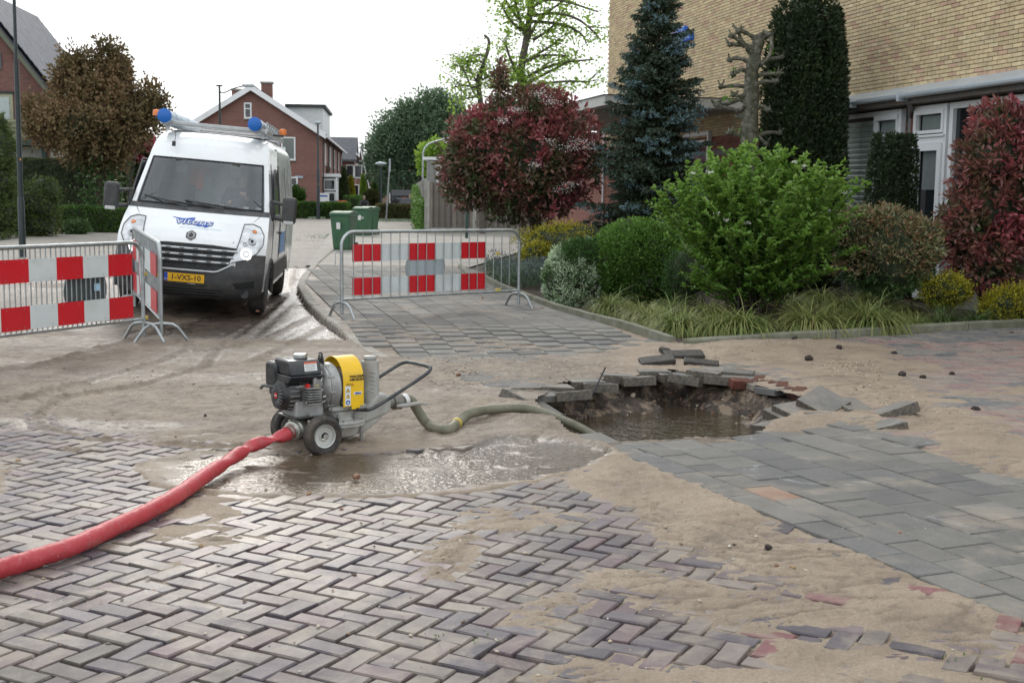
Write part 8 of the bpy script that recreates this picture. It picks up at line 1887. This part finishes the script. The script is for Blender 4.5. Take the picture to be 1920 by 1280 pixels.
a, b, h_ = hpx(106, 248, 388, 48.5); hedge('low_hedge', 'low fresh green hedge between the dark hedge and the van', a, b, 1.5, h_, LM['hedge'], 9000, .10, .055, rough=.12)
Y = 44; bush('golden_conifer', 'olive green conifer bush behind the lamp post', 'shrub', (A(70, 430, Y).x, Y, 0), [px_blob(72, 385, 36, 50, Y), px_blob(45, 400, 30, 40, Y), px_blob(95, 360, 16, 22, Y), px_blob(70, 420, 42, 30, Y)], 1500, .13, .05, LM['conif'], k=6, spread=.12, core=.8, stems_n=0)
Y = 42; bush('golden_conifer', 'tall olive conifer cut off by the left edge', 'shrub', (A(5, 430, Y).x, Y, 0), [px_blob(2, 280, 22, 45, Y), px_blob(-4, 340, 30, 50, Y), px_blob(0, 400, 34, 45, Y), px_blob(4, 235, 10, 18, Y)], 1500, .14, .05, LM['conif'], k=6, spread=.14, core=.75, stems_n=0)
Y = 46.5; bush('small_shrub', 'small pale green shrub right of the low rail fence', 'shrub', (A(140, 440, Y).x, Y, 0), [px_blob(140, 430, 28, 15, Y), px_blob(150, 425, 16, 12, Y)], 500, .10, .045, LM['pieris'], k=6, spread=.08, core=.7, stems_n=0)
# hedges and conifers in the front gardens on the left side of the street
a, b, h_ = hpx(551, 650, 380, 79); hedge('clipped_hedge', 'long low clipped hedge in front of the brick terrace', a, b, 1.6, h_, LM['hedge'], 8000, .13, .08)
a, b, h_ = hpx(644, 672, 368, 84); hedge('clipped_hedge', 'taller block of clipped hedge at the end of the low one', a, b, 3.0, h_, LM['hedge'], 3200, .13, .08)
a, b, h_ = hpx(704, 778, 384, 75.5); hedge('beech_hedge', 'brownish clipped hedge across the end of the pavement', a, b, 1.6, h_, LM['bhedge'], 7000, .12, .07)
def cone(label, px, py, w_, Y, lm=LM['yew'], nm='cypress'):
    b0 = A(px, 400, Y); H_ = A(px, py, Y).z; k = Y/FPX*w_; n_ = 1500; u = rng.random(n_); th = rng.random(n_)*6.283; r_ = k*(1-u**1.6)*(.85+.2*rng.random(n_)); t = empty(nm, (b0.x, Y, 0), 0, label, 'tree', 'small conifers in the front gardens')
    leaves('foliage', np.stack([r_*np.cos(th), r_*np.sin(th), u*H_], 1), np.stack([np.cos(th), np.sin(th), np.full(n_, 1.2)], 1), .28, .12, lm, t, rng.random(n_)*.8); MB().tube([(0, 0, 0), (0, 0, H_*.5), (0, 0, H_*.93)], [k*.85, k*.62, k*.1], 8).build('inner_twigs', twig, t, True)
cone('slim dark cypress before the terrace windows', 610, 311, 7, 92); cone('broad dark cypress at the right end of the terrace', 645, 316, 10, 90); cone('small dark cypress by the bay roof', 594, 318, 4, 96, nm='cypress')
cone('yellow green column shrub by the far gables', 681, 330, 6, 100, LM['lime'], 'column_shrub'); cone('clipped green column in the street middle distance', 702, 343, 8, 108, LM['hedge'], 'column_shrub'); cone('yellow leaved small tree by the tiled house', 658, 332, 8, 104, LM['yellow'], 'column_shrub')
for (px, py, rx_, ry_, Y, lm_, lab) in [(555, 372, 12, 14, 82, 'hedge', 'round clipped bush at the left end of the low hedge'), (697, 372, 14, 10, 98, 'bhedge', 'reddish brown shrub before the far gables'), (622, 372, 14, 10, 90, 'dgreen', 'dark shrub behind the low hedge'), (745, 352, 12, 8, 120, 'dgreen', 'green shrub below the end house window'), (716, 350, 6, 14, 118, 'dgreen', 'slim green shrub beside the lantern post')]:
    c0 = A(px, py, Y); bush('garden_shrub', lab, 'shrub', (c0.x, Y, 0), [(c0.x, Y, c0.z, rx_*Y/FPX, rx_*Y/FPX, ry_*Y/FPX*1.3)], 260, .26, .15, LM[lm_], k=6, spread=.2, core=.8, stems_n=0, group='shrubs in the front gardens')
# ivy over the side fence
n_ = 7000; u = rng.random(n_)**1.1*22; C = np.stack([u, -.12*np.ones(n_)+rng.normal(size=n_)*.10, .1+rng.random(n_)*(1.25+.65*sst(3, 20, u)+.2*fbm(u, u*0, 3, 4))], 1); C[:, 1] = np.abs(C[:, 1])*1.0
leaves('climber', C, rng.normal(size=(n_, 3))*.6+[0, .9, .2], .13, .09, LM['lime' if False else 'box'], f2, rng.random(n_)*1.0)
# grass verge at the hedge foot and by the kerb
def grass(label, pts, h_=.12):
    pts = np.array(pts); C = pts[rng.integers(0, len(pts), 1)] if False else pts; tag(leaves('grass', C, rng.normal(size=(len(C), 3))*.5+[0, 0, 1], h_, .02, leafmat('grass blade', [(.07, .15, .025), (.10, .19, .03)], [(.12, .2, .04)], .3), None, rng.random(len(C))), label, kind='stuff')
gpt = []
for _ in range(3500): px = random.uniform(706, 790); x = A(px, 410, 75).x; gpt.append((x+random.gauss(0, .1), 75.2-abs(random.gauss(0, .5)), 0.0))
for _ in range(900): px = random.uniform(578, 606); gpt.append((A(px, 400, 78).x, 78.6-abs(random.gauss(0, .25)), 0))
for _ in range(260): Yq = random.gauss(47, 2.2); gpt.append((A(612, 430, 47).x+random.gauss(0, .5), Yq, -.06))
grass('rough grass at the hedge foot and beside the kerb', gpt, .16)
# far green behind everything so the street does not end in the open
for i, (px, py, rx_, ry_, Y, lab) in enumerate([(700, 345, 40, 22, 175, 'far trees closing the view left of the end house'), (800, 340, 60, 34, 150, 'far trees behind the shed and the ivy fence'), (885, 300, 44, 90, 75, 'dark tree filling in behind the red tree, left side'), (1060, 330, 40, 50, 60, 'shrubby tree filling in behind the red tree, right side')]):
    tree('background_tree', lab, px, Y, 1.5, .2, [px_blob(px, py, rx_, ry_, Y), px_blob(px-rx_*.6, py+ry_*.3, rx_*.6, ry_*.7, Y), px_blob(px+rx_*.6, py+ry_*.25, rx_*.6, ry_*.75, Y)], 1300 if Y > 100 else 700, .2+Y*.0022, .12+Y*.0012, LM['dgreen'], k=7, spread=.12+Y*.004, core=1)
# small joined bits (bolts, rivets, ribs) that cannot be picked apart in the picture
for o_ in bpy.data.objects:
    if o_.type == 'MESH' and o_.name.split('.')[0] in ('rivets', 'housing_bolts', 'flange_bolts', 'fan_grille', 'cooling_fins', 'label_print', 'grip_ribs', 'tread', 'pipework', 'carburettor', 'door_gap', 'bonnet_gap', 'grille_struts', 'foliage', 'needles', 'ivy', 'climber', 'blades', 'branches', 'stubs', 'flower_head', 'brickwork', 'ribs', 'stem', 'chassis', 'rack_foot'):
        if o_.parent is not None and 'kind' not in o_: o_['kind'] = 'stuff'
print('scene built', len(bpy.data.objects), sum(len(m_.polygons) for m_ in bpy.data.meshes))
